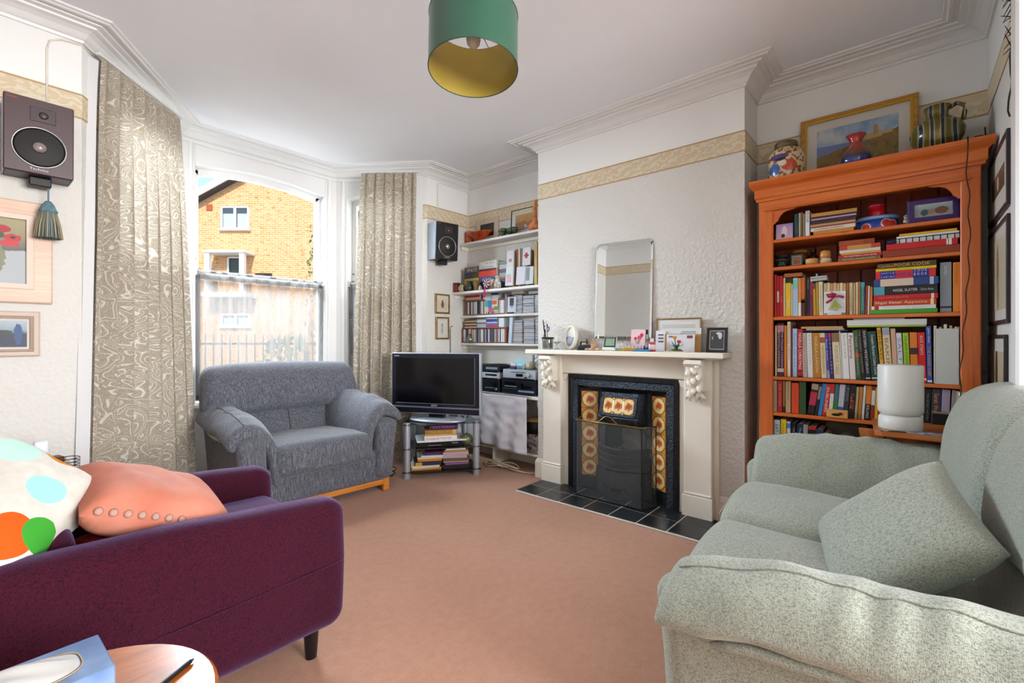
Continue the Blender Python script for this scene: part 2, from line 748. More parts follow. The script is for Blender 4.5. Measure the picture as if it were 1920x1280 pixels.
def wall_seg(name, a, b_, z0=0.0, z1=Z_CEIL, th=0.10, mat=None, parent=None, ext=0.0):
    a, b_ = Vector(a), Vector(b_)
    t = (b_ - a).normalized()
    n = Vector((t.y, -t.x)) * th          # away from the room
    a = a - t * ext
    b_ = b_ + t * ext
    q = [a, b_, b_ + n, a + n]
    mb = MB()
    mb.add([(p.x, p.y, z0) for p in q] + [(p.x, p.y, z1) for p in q],
           [(0, 3, 2, 1), (4, 5, 6, 7), (0, 1, 5, 4), (1, 2, 6, 5), (2, 3, 7, 6), (3, 0, 4, 7)])
    o = mb.build(name, mat or M_WALL, parent)
    if not parent:
        o['kind'] = 'structure'
    return o


for i, nm in enumerate(NAMES):
    if nm and i not in (10,) and 'breast' not in nm:
        a, b_ = PLAN[i], PLAN[i + 1]
        wall_seg(nm, a, b_, mat=M_WALL, th=0.10)
wall_seg('wall_front_left', PLAN[10], PLAN[11])
mb = MB()
mb.box(XC, XA, 0.744, 1.205, 0, Z_CEIL)
mb.box(XC, XA, 1.887, 2.284, 0, Z_CEIL)
mb.box(XC, XA, 1.205, 1.887, 0.756, Z_CEIL)
tag(mb.build('wall_breast', M_WALL_BREAST), kind='structure')

# rear room behind the wide opening in which the camera stands
wall_seg('wall_rear_room_right', (3.30, -3.40), (3.30, -0.42))
wall_seg('wall_rear_room_left', (-0.90, -0.30), (-0.90, -3.40))
wall_seg('wall_rear_room_back_low', (-0.90, -3.40), (3.30, -3.40), 0, 0.60)
wall_seg('wall_rear_room_back_high', (-0.90, -3.40), (3.30, -3.40), 2.50, Z_CEIL)
wall_seg('wall_rear_room_back_pier', (-0.90, -3.40), (0.20, -3.40), 0.60, 2.50)
wall_seg('wall_rear_room_back_pier_right', (2.40, -3.40), (3.30, -3.40), 0.60, 2.50)
wall_seg('wall_opening_left', (-0.62, -0.30), (-0.90, -0.30))
wall_seg('wall_opening_head', (-0.62, -0.30), (2.36, -0.30), 2.45, Z_CEIL)

mb = MB()
mb.prism([(-1.2, -3.7), (3.5, -3.7), (3.5, 3.4), (2.80, 3.44), (2.30, 4.22), (1.0, 4.22), (0.33, 3.24), (-1.2, 3.24)], -0.08, 0.0)
tag(mb.build('floor', M_CARPET), kind='structure')
mb = MB()
mb.prism([(-1.2, -3.7), (3.5, -3.7), (3.5, 3.5), (2.86, 3.5), (2.36, 4.32), (0.95, 4.32), (0.30, 3.3), (-1.2, 3.3)], Z_CEIL, Z_CEIL + 0.1)
tag(mb.build('ceiling', M_CEIL), kind='structure')

# plaster cornice
CORN = [(0.0, 2.615), (0.010, 2.615), (0.014, 2.628), (0.022, 2.632), (0.030, 2.640), (0.042, 2.655), (0.062, 2.666), (0.085, 2.671), (0.088, 2.680), (0.115, 2.682), (0.118, 2.690), (0.140, 2.690), (0.146, 2.683), (0.156, 2.683), (0.162, 2.690), (0.176, 2.692), (0.178, 2.7005)]
mb = MB()
sweep(mb, PLAN + [PLAN[0]][:0], CORN)
tag(mb.build('trim_cornice', M_WHITE), kind='structure')
# border strip
for k, poly in enumerate((PLAN[0:7] + [(2.77, 3.40), (2.726, 3.464)], [(0.466, 3.329), PLAN[10], PLAN[11], PLAN[12]])):
    mb = MB()
    sweep(mb, poly, [(0.0, Z_STRIP0), (0.003, Z_STRIP0), (0.003, Z_STRIP1), (0.0, Z_STRIP1)])
    tag(mb.build('trim_border_%d' % (k + 1), M_BORDER), kind='structure')
# skirting
SK = [(0.0, 0.0), (0.018, 0.0), (0.018, 0.125), (0.012, 0.140), (0.008, 0.150), (0.0, 0.155)]
for k, poly in enumerate(((PLAN[0], PLAN[1], PLAN[2], PLAN[3], (XC, 0.905)), ((XC, 2.19), PLAN[4], PLAN[5], PLAN[6], PLAN[7]), (PLAN[10], PLAN[11], PLAN[12]))):
    mb = MB()
    sweep(mb, list(poly), SK)
    tag(mb.build('baseboard_%s' % ('right', 'front', 'left')[k], M_CREAM), kind='structure')
# white casing of the wide opening at the right edge of the view
mb = MB()
mb.cbox(2.27, 2.375, -0.42, -0.270, 0, 2.50, 0.008)
mb.cbox(2.30, 2.385, -0.44, -0.400, 0, 2.50, 0.006)
mb.cbox(-0.66, 2.36, -0.42, -0.275, 2.42, 2.50, 0.008)
tag(mb.build('trim_opening', M_WHITE), kind='structure')
# thin surface-run cable on the left of the bay and in the shelf alcove
mb = MB()
c0 = on_y(88, 155, 3.195)
pts = [(c0.x, 3.194, 2.20), (c0.x, 3.194, 2.53), (c0.x + .01, 3.194, 2.575), (c0.x + .05, 3.194, 2.60), (0.372, 3.194, 2.608), (0.45, 3.29, 2.608)]
mb.tube(pts, 0.004, 6)
tag(mb.build('trim_cable', M_CREAM), kind='structure')
mb = MB()
mb.tube([(3.292, 3.392, 0.9), (3.292, 3.392, 2.57), (3.27, 3.392, 2.595), (2.92, 3.394, 2.60), (2.89, 3.394, 2.58), (2.89, 3.394, 2.15)], 0.004, 6)
tag(mb.build('trim_alcove_cable', M_CREAM), kind='structure')

# ------------------------------------------------------------------ the bay windows
M_GLASS = clear_glass('window_glass', '#fbfdff', 0.02)
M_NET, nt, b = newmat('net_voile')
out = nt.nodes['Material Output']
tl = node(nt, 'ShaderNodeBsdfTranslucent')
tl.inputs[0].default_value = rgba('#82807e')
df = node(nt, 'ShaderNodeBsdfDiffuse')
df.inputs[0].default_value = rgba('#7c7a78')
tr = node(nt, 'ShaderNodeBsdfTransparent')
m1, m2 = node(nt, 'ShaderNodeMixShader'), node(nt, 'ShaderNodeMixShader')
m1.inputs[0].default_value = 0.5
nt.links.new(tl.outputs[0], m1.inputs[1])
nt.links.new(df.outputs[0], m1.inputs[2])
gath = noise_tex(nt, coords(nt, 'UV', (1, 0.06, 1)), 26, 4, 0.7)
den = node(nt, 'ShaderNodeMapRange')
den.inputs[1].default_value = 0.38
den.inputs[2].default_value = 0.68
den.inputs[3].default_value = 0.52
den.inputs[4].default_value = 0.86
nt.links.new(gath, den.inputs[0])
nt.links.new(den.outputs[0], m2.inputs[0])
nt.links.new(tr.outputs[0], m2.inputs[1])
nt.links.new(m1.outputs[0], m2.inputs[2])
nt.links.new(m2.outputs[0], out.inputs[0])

Z_SILL, Z_SPRING, Z_CROWN, Z_NET = 0.62, 2.432, 2.485, 1.650


def bay_window(idx, a, b_, jl, jr, meet=True, net=True, proj=0.05):
    """sash window filling the wall segment a-b (room on the left going a to b); jl/jr: width of casing at each end"""
    a, b_ = Vector(a), Vector(b_)
    t = (b_ - a).normalized()
    L = (b_ - a).length
    w = struct('window_%d' % idx, (a.x, a.y, 0), atan2(t.y, t.x))
    # local frame: x along the wall, -y outwards
    casing = MB()
    casing.cbox(0.0, jl, -0.14, 0.012, Z_SILL, 2.62, 0.006)
    casing.cbox(L - jr, L, -0.14, 0.012, Z_SILL, 2.62, 0.006)
    casing.cbox(jl * .55, jl * .8, 0.0, 0.026, Z_SILL, 2.60, 0.006)
    casing.cbox(L - jr * .8, L - jr * .55, 0.0, 0.026, Z_SILL, 2.60, 0.006)
    casing.cbox(0.0, L, 0.0, 0.022, 2.595, 2.622, 0.006)
    casing.build('casing', M_WHITE, w)
    x0, x1 = jl, L - jr
    xm, hw = (x0 + x1) / 2, (x1 - x0) / 2

    def arch(inset, n=14):
        h = hw - inset
        return [(xm - h + 2 * h * i / n, Z_SPRING - inset + (Z_CROWN - Z_SPRING) * (1 - ((2 * i / n) - 1) ** 2)) for i in range(n + 1)]
    hd = MB()
    ar = arch(0.0)
    for i in range(len(ar) - 1):
        (xa, za), (xb, zb) = ar[i], ar[i + 1]
        hd.add([(xa, 0.005, za), (xb, 0.005, zb), (xb, 0.005, 2.62), (xa, 0.005, 2.62), (xa, -0.14, za), (xb, -0.14, zb), (xb, -0.14, 2.62), (xa, -0.14, 2.62)],
               [(0, 1, 2, 3), (7, 6, 5, 4), (0, 4, 5, 1)])
    hd.build('head_board', M_WHITE, w)

    def sash(inset, th, y0, y1, z0, z1, arched, nm):
        s = MB()
        s.cbox(x0 + inset, x0 + inset + th, y0, y1, z0, (Z_SPRING - inset if arched else z1), 0.004)
        s.cbox(x1 - inset - th, x1 - inset, y0, y1, z0, (Z_SPRING - inset if arched else z1), 0.004)
        s.cbox(x0 + inset, x1 - inset, y0, y1, z0, z0 + th, 0.004)
        if arched:
            o_, i_ = arch(inset), arch(inset + th)
            for k in range(len(o_) - 1):
                (xa, za), (xb, zb) = o_[k], o_[k + 1]
                (xc, zc), (xd, zd) = i_[k], i_[k + 1]
                s.add([(xa, y1, za), (xb, y1, zb), (xd, y1, zd), (xc, y1, zc), (xa, y0, za), (xb, y0, zb), (xd, y0, zd), (xc, y0, zc)],
                      [(3, 2, 1, 0), (4, 5, 6, 7), (2, 3, 7, 6)])
        else:
            s.cbox(x0 + inset, x1 - inset, y0, y1, z1 - th, z1, 0.004)
        so = s.build(nm, M_WHITE, w)
        return so
    up = sash(0.0, 0.045, -0.125, -0.085, 1.58, 0, True, 'upper_sash')
    lo = sash(0.0, 0.045, -0.075, -0.035, Z_SILL + 0.02, 1.625, False, 'lower_sash')
    for so, z0, z1, y in ((up, 1.61, 2.47, -0.105), (lo, Z_SILL + 0.05, 1.60, -0.055)):
        g = MB()
        if so is up:
            pts = [(x0 + .04, z0)] + [(x1 - .04, z0)] + [(p[0], p[1]) for p in arch(0.04)[::-1]]
            g.add([(p[0], y, p[1]) for p in pts], [tuple(range(len(pts)))])
        else:
            g.add([(x0 + .04, y, z0), (x1 - .04, y, z0), (x1 - .04, y, z1), (x0 + .04, y, z1)], [(0, 1, 2, 3)])
        g.build('pane', M_GLASS, so)
    f = MB()
    for z in (1.735, 1.665):
        f.cyl((x1 - 0.02, -0.086, z), (x1 - 0.02, -0.06, z), 0.009, 0.007, 8)
    f.build('sash_stop', pm('#9a8f80', 0.4, 0.6), w)
    f = MB()
    f.cbox(x1 - 0.016, x1 + 0.010, -0.03, 0.0, 1.60, 1.665, 0.008)
    f.cbox(x0 - 0.010, x0 + 0.016, -0.03, 0.0, 1.60, 1.665, 0.008)
    f.build('rod_bracket', M_WHITE, w)
    s = MB()
    s.cbox(-0.01, L + 0.01, -0.16, proj, Z_SILL - 0.035, Z_SILL, 0.008)
    s.build('sill', M_WHITE, w)
    wall_seg('wall_bay_low_%d' % idx, a, b_, 0, Z_SILL - 0.03, 0.16, M_WALL)
    wall_seg('wall_bay_head_%d' % idx, a, b_, 2.62, Z_CEIL, 0.16, M_WHITE)
    if net:
        n = thing('net_curtain', net, 'curtain', (a.x, a.y, 0), atan2(t.y, t.x))
        rnd = random.Random(idx)
        ph = [rnd.uniform(0, 6.28) for _ in range(4)]

        def fn(u, v):
            z = Z_SILL + 0.03 + (Z_NET - Z_SILL - 0.03) * v
            x = x0 + 0.006 + (x1 - x0 - 0.012) * u
            y = -0.012 + 0.007 * sin(u * 70 + ph[0] + 1.4 * sin(3 * v + ph[1])) + 0.006 * sin(u * 31 + ph[2] + 2 * v) - 0.004
            return (x, y, z)
        nb = MB()
        nb.grid(fn, 170, 6, True, lambda u, v: (u * (x1 - x0), v))
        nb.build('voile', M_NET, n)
        hem = MB()
        hem.grid(lambda u, v: tuple(Vector(fn(u, 1.0)) + Vector((0, 0.002, -0.028 * (1 - v)))), 170, 1, True)
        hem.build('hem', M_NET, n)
        rod = MB()
        rod.cyl((x0 - .004, -0.014, Z_NET - 0.012), (x1 + .004, -0.014, Z_NET - 0.012), 0.005, n=8)
        rod.build('rod', M_WHITE, n)
    return w


P7, P8, P9, P10 = PLAN[7], PLAN[8], PLAN[9], PLAN[10]
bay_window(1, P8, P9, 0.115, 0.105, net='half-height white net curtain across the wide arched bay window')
P7b = tuple(Vector(P7) + (Vector(P8) - Vector(P7)).normalized() * 0.08)
P10b = tuple(Vector(P10) + (Vector(P9) - Vector(P10)).normalized() * 0.16)
wall_seg('wall_bay_pier_right', P7, P7b)
wall_seg('wall_bay_pier_left', P10b, P10)
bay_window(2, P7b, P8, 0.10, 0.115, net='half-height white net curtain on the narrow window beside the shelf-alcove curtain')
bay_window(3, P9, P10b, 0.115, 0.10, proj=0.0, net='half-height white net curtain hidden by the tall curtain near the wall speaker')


# ================================================================== fireplace
M_IRON = mottled('cast_iron', '#1b1d20', '#2a2d31', 30, 0.42, 0.25, 120, metal=0.6, spec=0.5)
M_IRON_BLUE = mottled('embossed_iron', '#2a3038', '#454d58', 60, 0.34, 0.9, 95, metal=0.75, spec=0.5)
M_SLATE = mottled('black_slate_tile', '#17191b', '#24282a', 6, 0.28, 0.08, 40, spec=0.5)
M_GROUT = pm('#cdc7bb', 0.9)
M_BRASS = mottled('aged_brass', '#6e5a34', '#8f7a4c', 20, 0.35, metal=0.9)


def flower_tile_mat():
    m, nt, b = newmat('amber_floral_tile')
    v = coords(nt, 'Object')
    sep = node(nt, 'ShaderNodeSeparateXYZ')
    nt.links.new(v, sep.inputs[0])
    # tiles lie in local y-z, 0.13 across
    ay = math_n(nt, 'ABSOLUTE', sep.outputs[1])
    az = math_n(nt, 'ABSOLUTE', sep.outputs[2])
    r = math_n(nt, 'SQRT', math_n(nt, 'ADD', math_n(nt, 'POWER', ay, 2.0), math_n(nt, 'POWER', az, 2.0)))
    n = noise_tex(nt, v, 70, 3, 0.6, 1.0)
    flower = ramp(nt, math_n(nt, 'ADD', math_n(nt, 'MULTIPLY', r, 11.0), math_n(nt, 'MULTIPLY', n, 0.7)), [(0.50, '#a04a17'), (0.62, '#c8752a'), (0.72, '#e9d6a4'), (0.92, '#dfb86a'), (1.0, '#c98a3c')])
    oct_ = math_n(nt, 'MAXIMUM', math_n(nt, 'MAXIMUM', ay, az), math_n(nt, 'MULTIPLY', math_n(nt, 'ADD', ay, az), 0.72))
    line = math_n(nt, 'LESS_THAN', math_n(nt, 'ABSOLUTE', math_n(nt, 'SUBTRACT', oct_, 0.056)), 0.0022)
    outside = math_n(nt, 'GREATER_THAN', oct_, 0.056)
    corner = ramp(nt, noise_tex(nt, v, 150, 2), [(0.4, '#b9772c'), (0.6, '#d79a45')])
    c = mixc(nt, outside, flower, corner)
    c = mixc(nt, line, c, '#3a2210')
    nt.links.new(c, b.inputs['Base Color'])
    b.inputs['Roughness'].default_value = 0.18
    b.inputs['Coat Weight'].default_value = 0.4
    return m


M_TILE = flower_tile_mat()
FX, FY = XC, 1.546

# hearth of two rows of slate tiles
hearth = MB()
hearth.cbox(2.600, 2.960, 0.872, 2.188, 0.0, 0.012, 0.003)
hearth = tag(hearth.build('floor_hearth', M_GROUT), kind='structure')
cols = 7
tw = (2.188 - 0.872) / cols
tile = MB().cbox(-0.0845, 0.0845, -tw / 2 + .0045, tw / 2 - .0045, 0, 0.004, 0.0015).build('slate_tile', M_SLATE, hearth, (2.690, 0.872 + tw / 2, 0.0115))
for r in range(2):
    for k in range(cols):
        if r == 0 and k == 0:
            continue
        copy_part(tile, hearth, (2.690 + r * 0.177, 0.872 + tw * (k + .5), 0.0115))

sur = thing('mantelpiece', 'cream painted mantelpiece with carved corbels framing the fireplace', 'mantelpiece', (FX, FY, 0))
mb = MB()
mb.cbox(-0.030, 0.0, 0.422, 0.665, 0.0, 1.0, 0.004)
mb.cbox(-0.030, 0.0, -0.665, -0.422, 0.0, 1.0, 0.004)
mb.cbox(-0.030, 0.0, -0.43, 0.43, 0.852, 1.0, 0.004)
# rounded inner shoulders of the opening
for sg in (-1, 1):
    pts = [(sg * 0.465, 0.852), (sg * 0.465, 0.80), (sg * 0.435, 0.815), (sg * 0.422, 0.852)]
    mb.prism(pts if sg < 0 else pts[::-1], -0.045, -0.030, 'x')
mb.build('surround_board', M_CREAM, sur)
mb = MB()
mb.cbox(-0.052, -0.028, -0.470, 0.470, 0.858, 0.985, 0.004)
mb.build('frieze', M_CREAM, sur)
for sg in (-1, 1):
    y0, y1 = sorted((sg * 0.467, sg * 0.637))
    mb = MB()
    mb.cbox(-0.072, -0.028, y0, y1, 0.0, 0.992, 0.005)
    pil = mb.build('pilaster', M_CREAM, sur)
    mb = MB()
    mb.cbox(-0.086, -0.028, y0 - .008, y1 + .008, 0.0, 0.145, 0.004)
    mb.cbox(-0.080, -0.028, y0 - .004, y1 + .004, 0.143, 0.165, 0.010)
    mb.build('plinth', M_CREAM, pil)
    # carved corbel
    ym = (y0 + y1) / 2
    mb = MB()
    prof = [(-0.060, 0.988), (-0.168, 0.988), (-0.172, 0.965), (-0.150, 0.945), (-0.140, 0.90), (-0.132, 0.86), (-0.128, 0.83), (-0.132, 0.808), (-0.122, 0.798), (-0.060, 0.798)]
    mb.prism([(p[0], p[1]) for p in prof], ym - 0.050, ym + 0.050, 'y')
    cor = mb.build('corbel', M_CREAM, sur)
    rnd = random.Random(3 + sg)
    for k in range(9):      # acanthus leaves on the scroll
        fy = (-1, 0, 1)[k % 3] * 0.030
        z = 0.955 - 0.022 * k + rnd.uniform(-.006, .006)
        d = -0.150 + 0.0025 * k
        lf = MB()
        M = Matrix.Translation((d, ym + fy, z)) @ Euler((rnd.uniform(-.6, .6), 0.35, 0)).to_matrix().to_4x4()
        prof2 = [(0.001, -0.032), (0.010, -0.022), (0.014, -0.004), (0.012, 0.012), (0.006, 0.024), (0.0, 0.030)]
        lf.lathe(prof2, 8, sx=0.9, sy=1.35, mat=M)
        lf.build('carved_leaf', M_CREAM, cor)
    for sg2 in (-1, 1):     # side scroll volutes
        lf = MB()
        lf.tube([(-0.155 + 0.018 * cos(a) * (1 - a / 9), ym + sg2 * 0.050, 0.962 + 0.018 * sin(a) * (1 - a / 9)) for a in [i * .5 for i in range(15)]], 0.0045, 6)
        lf.build('volute', M_CREAM, cor)
    for k in range(5):      # hanging leaf below
        a = (k - 2) * 0.42
        lf = MB()
        P = []
        for i in range(7):
            t = i / 6
            P.append((-0.092 - 0.020 * sin(t * 2.6), ym + sin(a) * 0.075 * t + (0.012 * sin(t * 3) * (1 if a > 0 else -1)), 0.800 - 0.070 * t * cos(a * .8)))
        lf.tube(P, [0.013, 0.016, 0.017, 0.016, 0.014, 0.010, 0.004], 7)
        lf.build('carved_leaf', M_CREAM, cor)
mb = MB()
mb.cbox(-0.180, 0.0, -0.731, 0.731, 1.0, 1.034, 0.005)
shelf = mb.build('shelf', M_CREAM, sur)
mb = MB()
mb.cbox(-0.10, 0.0, -0.675, 0.675, 0.984, 1.001, 0.006)
mb.build('shelf_moulding', M_CREAM, sur)

ins = thing('fireplace_insert', 'black cast-iron fireplace insert with amber floral tiles', 'fireplace', (FX, FY, 0))


def ring_frame(mb, h0, h1, z0, z1, xa, xb):
    """three-sided frame (open at the floor) between half widths h0 > h1 and tops z0 > z1, sloping from xa to xb"""
    o = [(-h0, 0.012), (-h0, z0), (h0, z0), (h0, 0.012)]
    i = [(-h1, 0.012), (-h1, z1), (h1, z1), (h1, 0.012)]
    for k in range(3):
        mb.add([(xa, *o[k]), (xa, *o[k + 1]), (xb, *i[k + 1]), (xb, *i[k])], [(0, 1, 2, 3)])


mb = MB()
ring_frame(mb, 0.4215, 0.4215, 0.851, 0.851, 0.0, -0.040)
ring_frame(mb, 0.4215, 0.392, 0.851, 0.822, -0.040, -0.040)
ring_frame(mb, 0.392, 0.385, 0.822, 0.815, -0.040, -0.030)
mb.build('outer_frame', M_IRON, ins)
mb = MB()
ring_frame(mb, 0.386, 0.340, 0.816, 0.770, -0.034, -0.034)
mb.build('embossed_border', M_IRON_BLUE, ins)
mb = MB()
ring_frame(mb, 0.340, 0.334, 0.770, 0.750, -0.034, -0.008)
mb.build('inner_lip', M_IRON, ins)
# sloping cheeks that carry the tiles
XI, XO = 0.050, -0.006
for sg in (-1, 1):
    mb = MB()
    mb.add([(XO, sg * 0.336, 0.012), (XO, sg * 0.336, 0.752), (XI, sg * 0.200, 0.752), (XI, sg * 0.200, 0.012)], [(0, 1, 2, 3) if sg < 0 else (3, 2, 1, 0)])
    mb.build('cheek', M_IRON, ins)
    ang = atan2(XI - XO, 0.136)
    L = sqrt((XI - XO) ** 2 + 0.136 ** 2)
    for k in range(5):
        t = MB()
        t.cbox(-0.004, 0.004, -0.0620, 0.0620, -0.0620, 0.0620, 0.0015)
        t.build('tile', M_TILE, ins, ((XO + XI) / 2 - 0.004, sg * 0.268, 0.098 + 0.065 + k * 0.1255), (0, 0, sg * ang))
# arched iron plate and hood
mb = MB()
n = 12
top, hw = 0.752, 0.202
arch = [(-0.16, 0.44), (-0.15, 0.475), (-0.12, 0.498), (-0.08, 0.503), (-0.05, 0.500), (-0.025, 0.484), (0, 0.478), (0.025, 0.484), (0.05, 0.500), (0.08, 0.503), (0.12, 0.498), (0.15, 0.475), (0.16, 0.44)]
out = [(-hw, 0.012), (-0.16, 0.012)] + arch + [(0.16, 0.012), (hw, 0.012), (hw, top), (-hw, top)]
mb.prism(out[::-1], 0.046, 0.058, 'x')
mb.build('back_plate', M_IRON_BLUE, ins)
hood = MB()
a = [(0.045, -0.170, 0.738), (0.045, 0.170, 0.738), (0.045, 0.170, 0.505), (0.045, -0.170, 0.505)]
f_ = [(-0.020, -0.142, 0.735), (-0.020, 0.142, 0.735), (-0.066, 0.150, 0.560), (-0.066, -0.150, 0.560)]
lo = [(-0.066, -0.150, 0.560), (-0.066, 0.150, 0.560), (-0.050, 0.150, 0.520), (-0.050, -0.150, 0.520)]
hood.add(f_, [(0, 1, 2, 3)])
hood.add([a[0], f_[0], f_[3], a[3]], [(0, 1, 2, 3)])
hood.add([f_[1], a[1], a[2], f_[2]], [(0, 1, 2, 3)])
hood.add([a[0], a[1], f_[1], f_[0]], [(0, 1, 2, 3)])
ar = [(y, z + 0.030) for y, z in [(-0.15, 0.475), (-0.12, 0.500), (-0.07, 0.505), (-0.03, 0.488), (0.0, 0.478), (0.03, 0.488), (0.07, 0.505), (0.12, 0.500), (0.15, 0.475)]]
for k in range(len(ar) - 1):
    hood.add([(-0.066, ar[k][0], 0.560), (-0.066, ar[k + 1][0], 0.560), (-0.052, ar[k + 1][0], ar[k + 1][1]), (-0.052, ar[k][0], ar[k][1])], [(3, 2, 1, 0)])
hood = hood.build('hood', M_IRON_BLUE, ins)
tilt = atan2(0.046, 0.175)
for k in range(3):
    t = MB()
    t.cbox(-0.003, 0.003, -0.038, 0.038, -0.056, 0.056, 0.0012)
    t.build('tile', M_TILE, hood, (-0.0465, (k - 1) * 0.0775, 0.646), (0, tilt, 0))
mb = MB()
for (y0, y1, z0, z1) in ((-0.138, 0.138, 0.056, 0.074), (-0.138, 0.138, -0.074, -0.056), (-0.138, -0.117, -0.074, 0.074), (0.117, 0.138, -0.074, 0.074)):
    mb.cbox(-0.008, 0.003, y0, y1, z0, z1, 0.002)
mb.build('hood_moulding', M_IRON_BLUE, hood, (-0.0465, 0, 0.646), (0, tilt, 0))
# firebox and coals
mb = MB()
mb.add([(0.05, -0.17, 0.012), (0.24, -0.12, 0.012), (0.24, -0.12, 0.52), (0.05, -0.17, 0.52)], [(0, 1, 2, 3)])
mb.add([(0.05, 0.17, 0.012), (0.24, 0.12, 0.012), (0.24, 0.12, 0.52), (0.05, 0.17, 0.52)], [(3, 2, 1, 0)])
mb.add([(0.24, -0.12, 0.012), (0.24, 0.12, 0.012), (0.24, 0.12, 0.52), (0.24, -0.12, 0.52)], [(0, 1, 2, 3)])
mb.add([(0.05, -0.17, 0.52), (0.24, -0.12, 0.52), (0.24, 0.12, 0.52), (0.05, 0.17, 0.52)], [(0, 1, 2, 3)])
mb.add([(-0.04, -0.40, 0.0135), (0.24, -0.34, 0.0135), (0.24, 0.34, 0.0135), (-0.04, 0.40, 0.0135)], [(0, 3, 2, 1)])
mb.build('firebox', M_IRON, ins)
mb = MB()
mb.cbox(0.195, 0.235, -0.105, 0.105, 0.22, 0.46, 0.02)
mb.build('fire_back', mottled('pale_fireclay', '#7b7168', '#a39a92', 14, 0.9, 0.3, 30), ins)
rnd = random.Random(5)
M_COAL = mottled('ceramic_coal', '#2c2725', '#6b625c', 25, 0.9, 0.6, 40)
for k in range(14):
    c = MB()
    r = rnd.uniform(0.026, 0.04)
    c.lathe([(0.0, -r), (r * .8, -r * .6), (r, 0), (r * .75, r * .6), (0.0, r * .9)], 7, sx=rnd.uniform(.8, 1.3), smooth=False)
    c.build('coal', M_COAL, ins, (rnd.uniform(0.02, 0.15), rnd.uniform(-0.12, 0.12), 0.235 + rnd.uniform(0, .07)), (rnd.uniform(0, 3), rnd.uniform(0, 3), 0))
# bowed grate bars


def bow(y, d0, d1):
    return d0 + (d1 - d0) * cos(y / 0.205 * pi / 2)


for k, z in enumerate((0.345, 0.300, 0.255, 0.212)):
    mb = MB()
    pts = [(-bow(y, -0.045, 0.075 + 0.006 * k), y, z) for y in [-0.2 + 0.4 * i / 20 for i in range(21)]]
    mb.tube(pts, 0.0085 if k else 0.011, 8)
    mb.build('grate_bar', M_IRON, ins)
mb = MB()
mb.grid(lambda u, v: (-bow(-0.2 + 0.4 * u, -0.03, 0.055), -0.2 + 0.4 * u, 0.20 + 0.15 * v), 16, 2)
mb.build('grate_basket', M_IRON, ins)
mb = MB()


def ash(u, v):
    y = (-0.2 + 0.4 * u) * (1.12 - 0.12 * v)
    return (-bow(y / 1.15, -0.03, 0.095 + 0.045 * (1 - v)), y, 0.020 + 0.175 * v)


mb.grid(ash, 20, 4)
apron = mb.build('ash_cover', M_IRON, ins)
for k in range(9):
    s = MB()
    y = (k - 4) * 0.020
    s.cbox(-0.004, 0.004, -0.005, 0.005, -0.012, 0.012, 0.001)
    s.build('vent_slot', pm('#030303', 0.9), apron, (-bow(y, -0.03, 0.095 + 0.03) - .004, y, 0.085), (0, -0.25, 0))

# folding fire screen
M_MESH, nt, b = newmat('wire_gauze')
o_ = nt.nodes['Material Output']
tr = node(nt, 'ShaderNodeBsdfTransparent')
mx = node(nt, 'ShaderNodeMixShader')
mx.inputs[0].default_value = 0.27
b.inputs['Base Color'].default_value = rgba('#7d8688')
b.inputs['Roughness'].default_value = 0.45
b.inputs['Metallic'].default_value = 0.5
nt.links.new(tr.outputs[0], mx.inputs[1])
nt.links.new(b.outputs[0], mx.inputs[2])
nt.links.new(mx.outputs[0], o_.inputs[0])
scr = thing('fire_screen', 'folding wire gauze fire screen with a brass top rail', 'fire screen', (2.80, FY, 0.019))
yL, yR, zT = 0.250, -0.245, 0.525
wing = [(0.120, yL + 0.03), (0.0, yL), (0.0, yR), (0.105, yR - 0.05)]
for k in range(3):
    (xa, ya), (xb, yb) = wing[k], wing[k + 1]
    p = MB()
    p.add([(xa, ya, 0.006), (xb, yb, 0.006), (xb, yb, zT), (xa, ya, zT)], [(0, 1, 2, 3)])
    p.build('gauze_panel', M_MESH, scr)
mb = MB()
for (x, y) in wing:
    mb.cyl((x, y, 0), (x, y, zT + .003), 0.004, n=8)
mb.tube([(x, y, 0.004) for x, y in wing], 0.004, 6)
mb.build('screen_frame', M_IRON, scr)
mb = MB()
mb.tube([(x, y, zT) for x, y in wing], 0.006, 8)
mb.build('top_rail', M_BRASS, scr)
mb = MB()
mb.tube([(0, 0.085, zT), (0, 0.06, zT + .012), (0, 0.02, zT + .045), (0, 0.0, zT + .050), (0, -0.02, zT + .045), (0, -0.06, zT + .012), (0, -0.085, zT)], 0.004, 6)
mb.build('handle', M_BRASS, scr)


# ================================================================== upholstered seats
M_BLUE = fabric('blue_grey_melange', '#464850', '#64666f', '#979aa2', (90, 90, 7), 330)
M_SAGE = fabric('sage_weave', '#8f9386', '#a3a89a', '#b4b9ab', (220, 220, 90), 420, bstr=0.45, fdark='#a0a0a0')
M_MAROON = fabric('maroon_basketweave', '#2c0715', '#3b0a1b', '#480f24', (120, 120, 120), 300, sheen=0.30, sheen_tint='#b9a4ea', bstr=0.5)
M_LINING = pm('#c9c9c8', 0.9)
M_OAK = wood('orange_oak', '#b5651f', '#cb7a2c', '#dc9345', 'x', knots=False)


def wob(p, f, a, seed=0.0):
    return noise.noise(Vector((p[0] * f + seed, p[1] * f + seed * 2.3, p[2] * f - seed))) * a


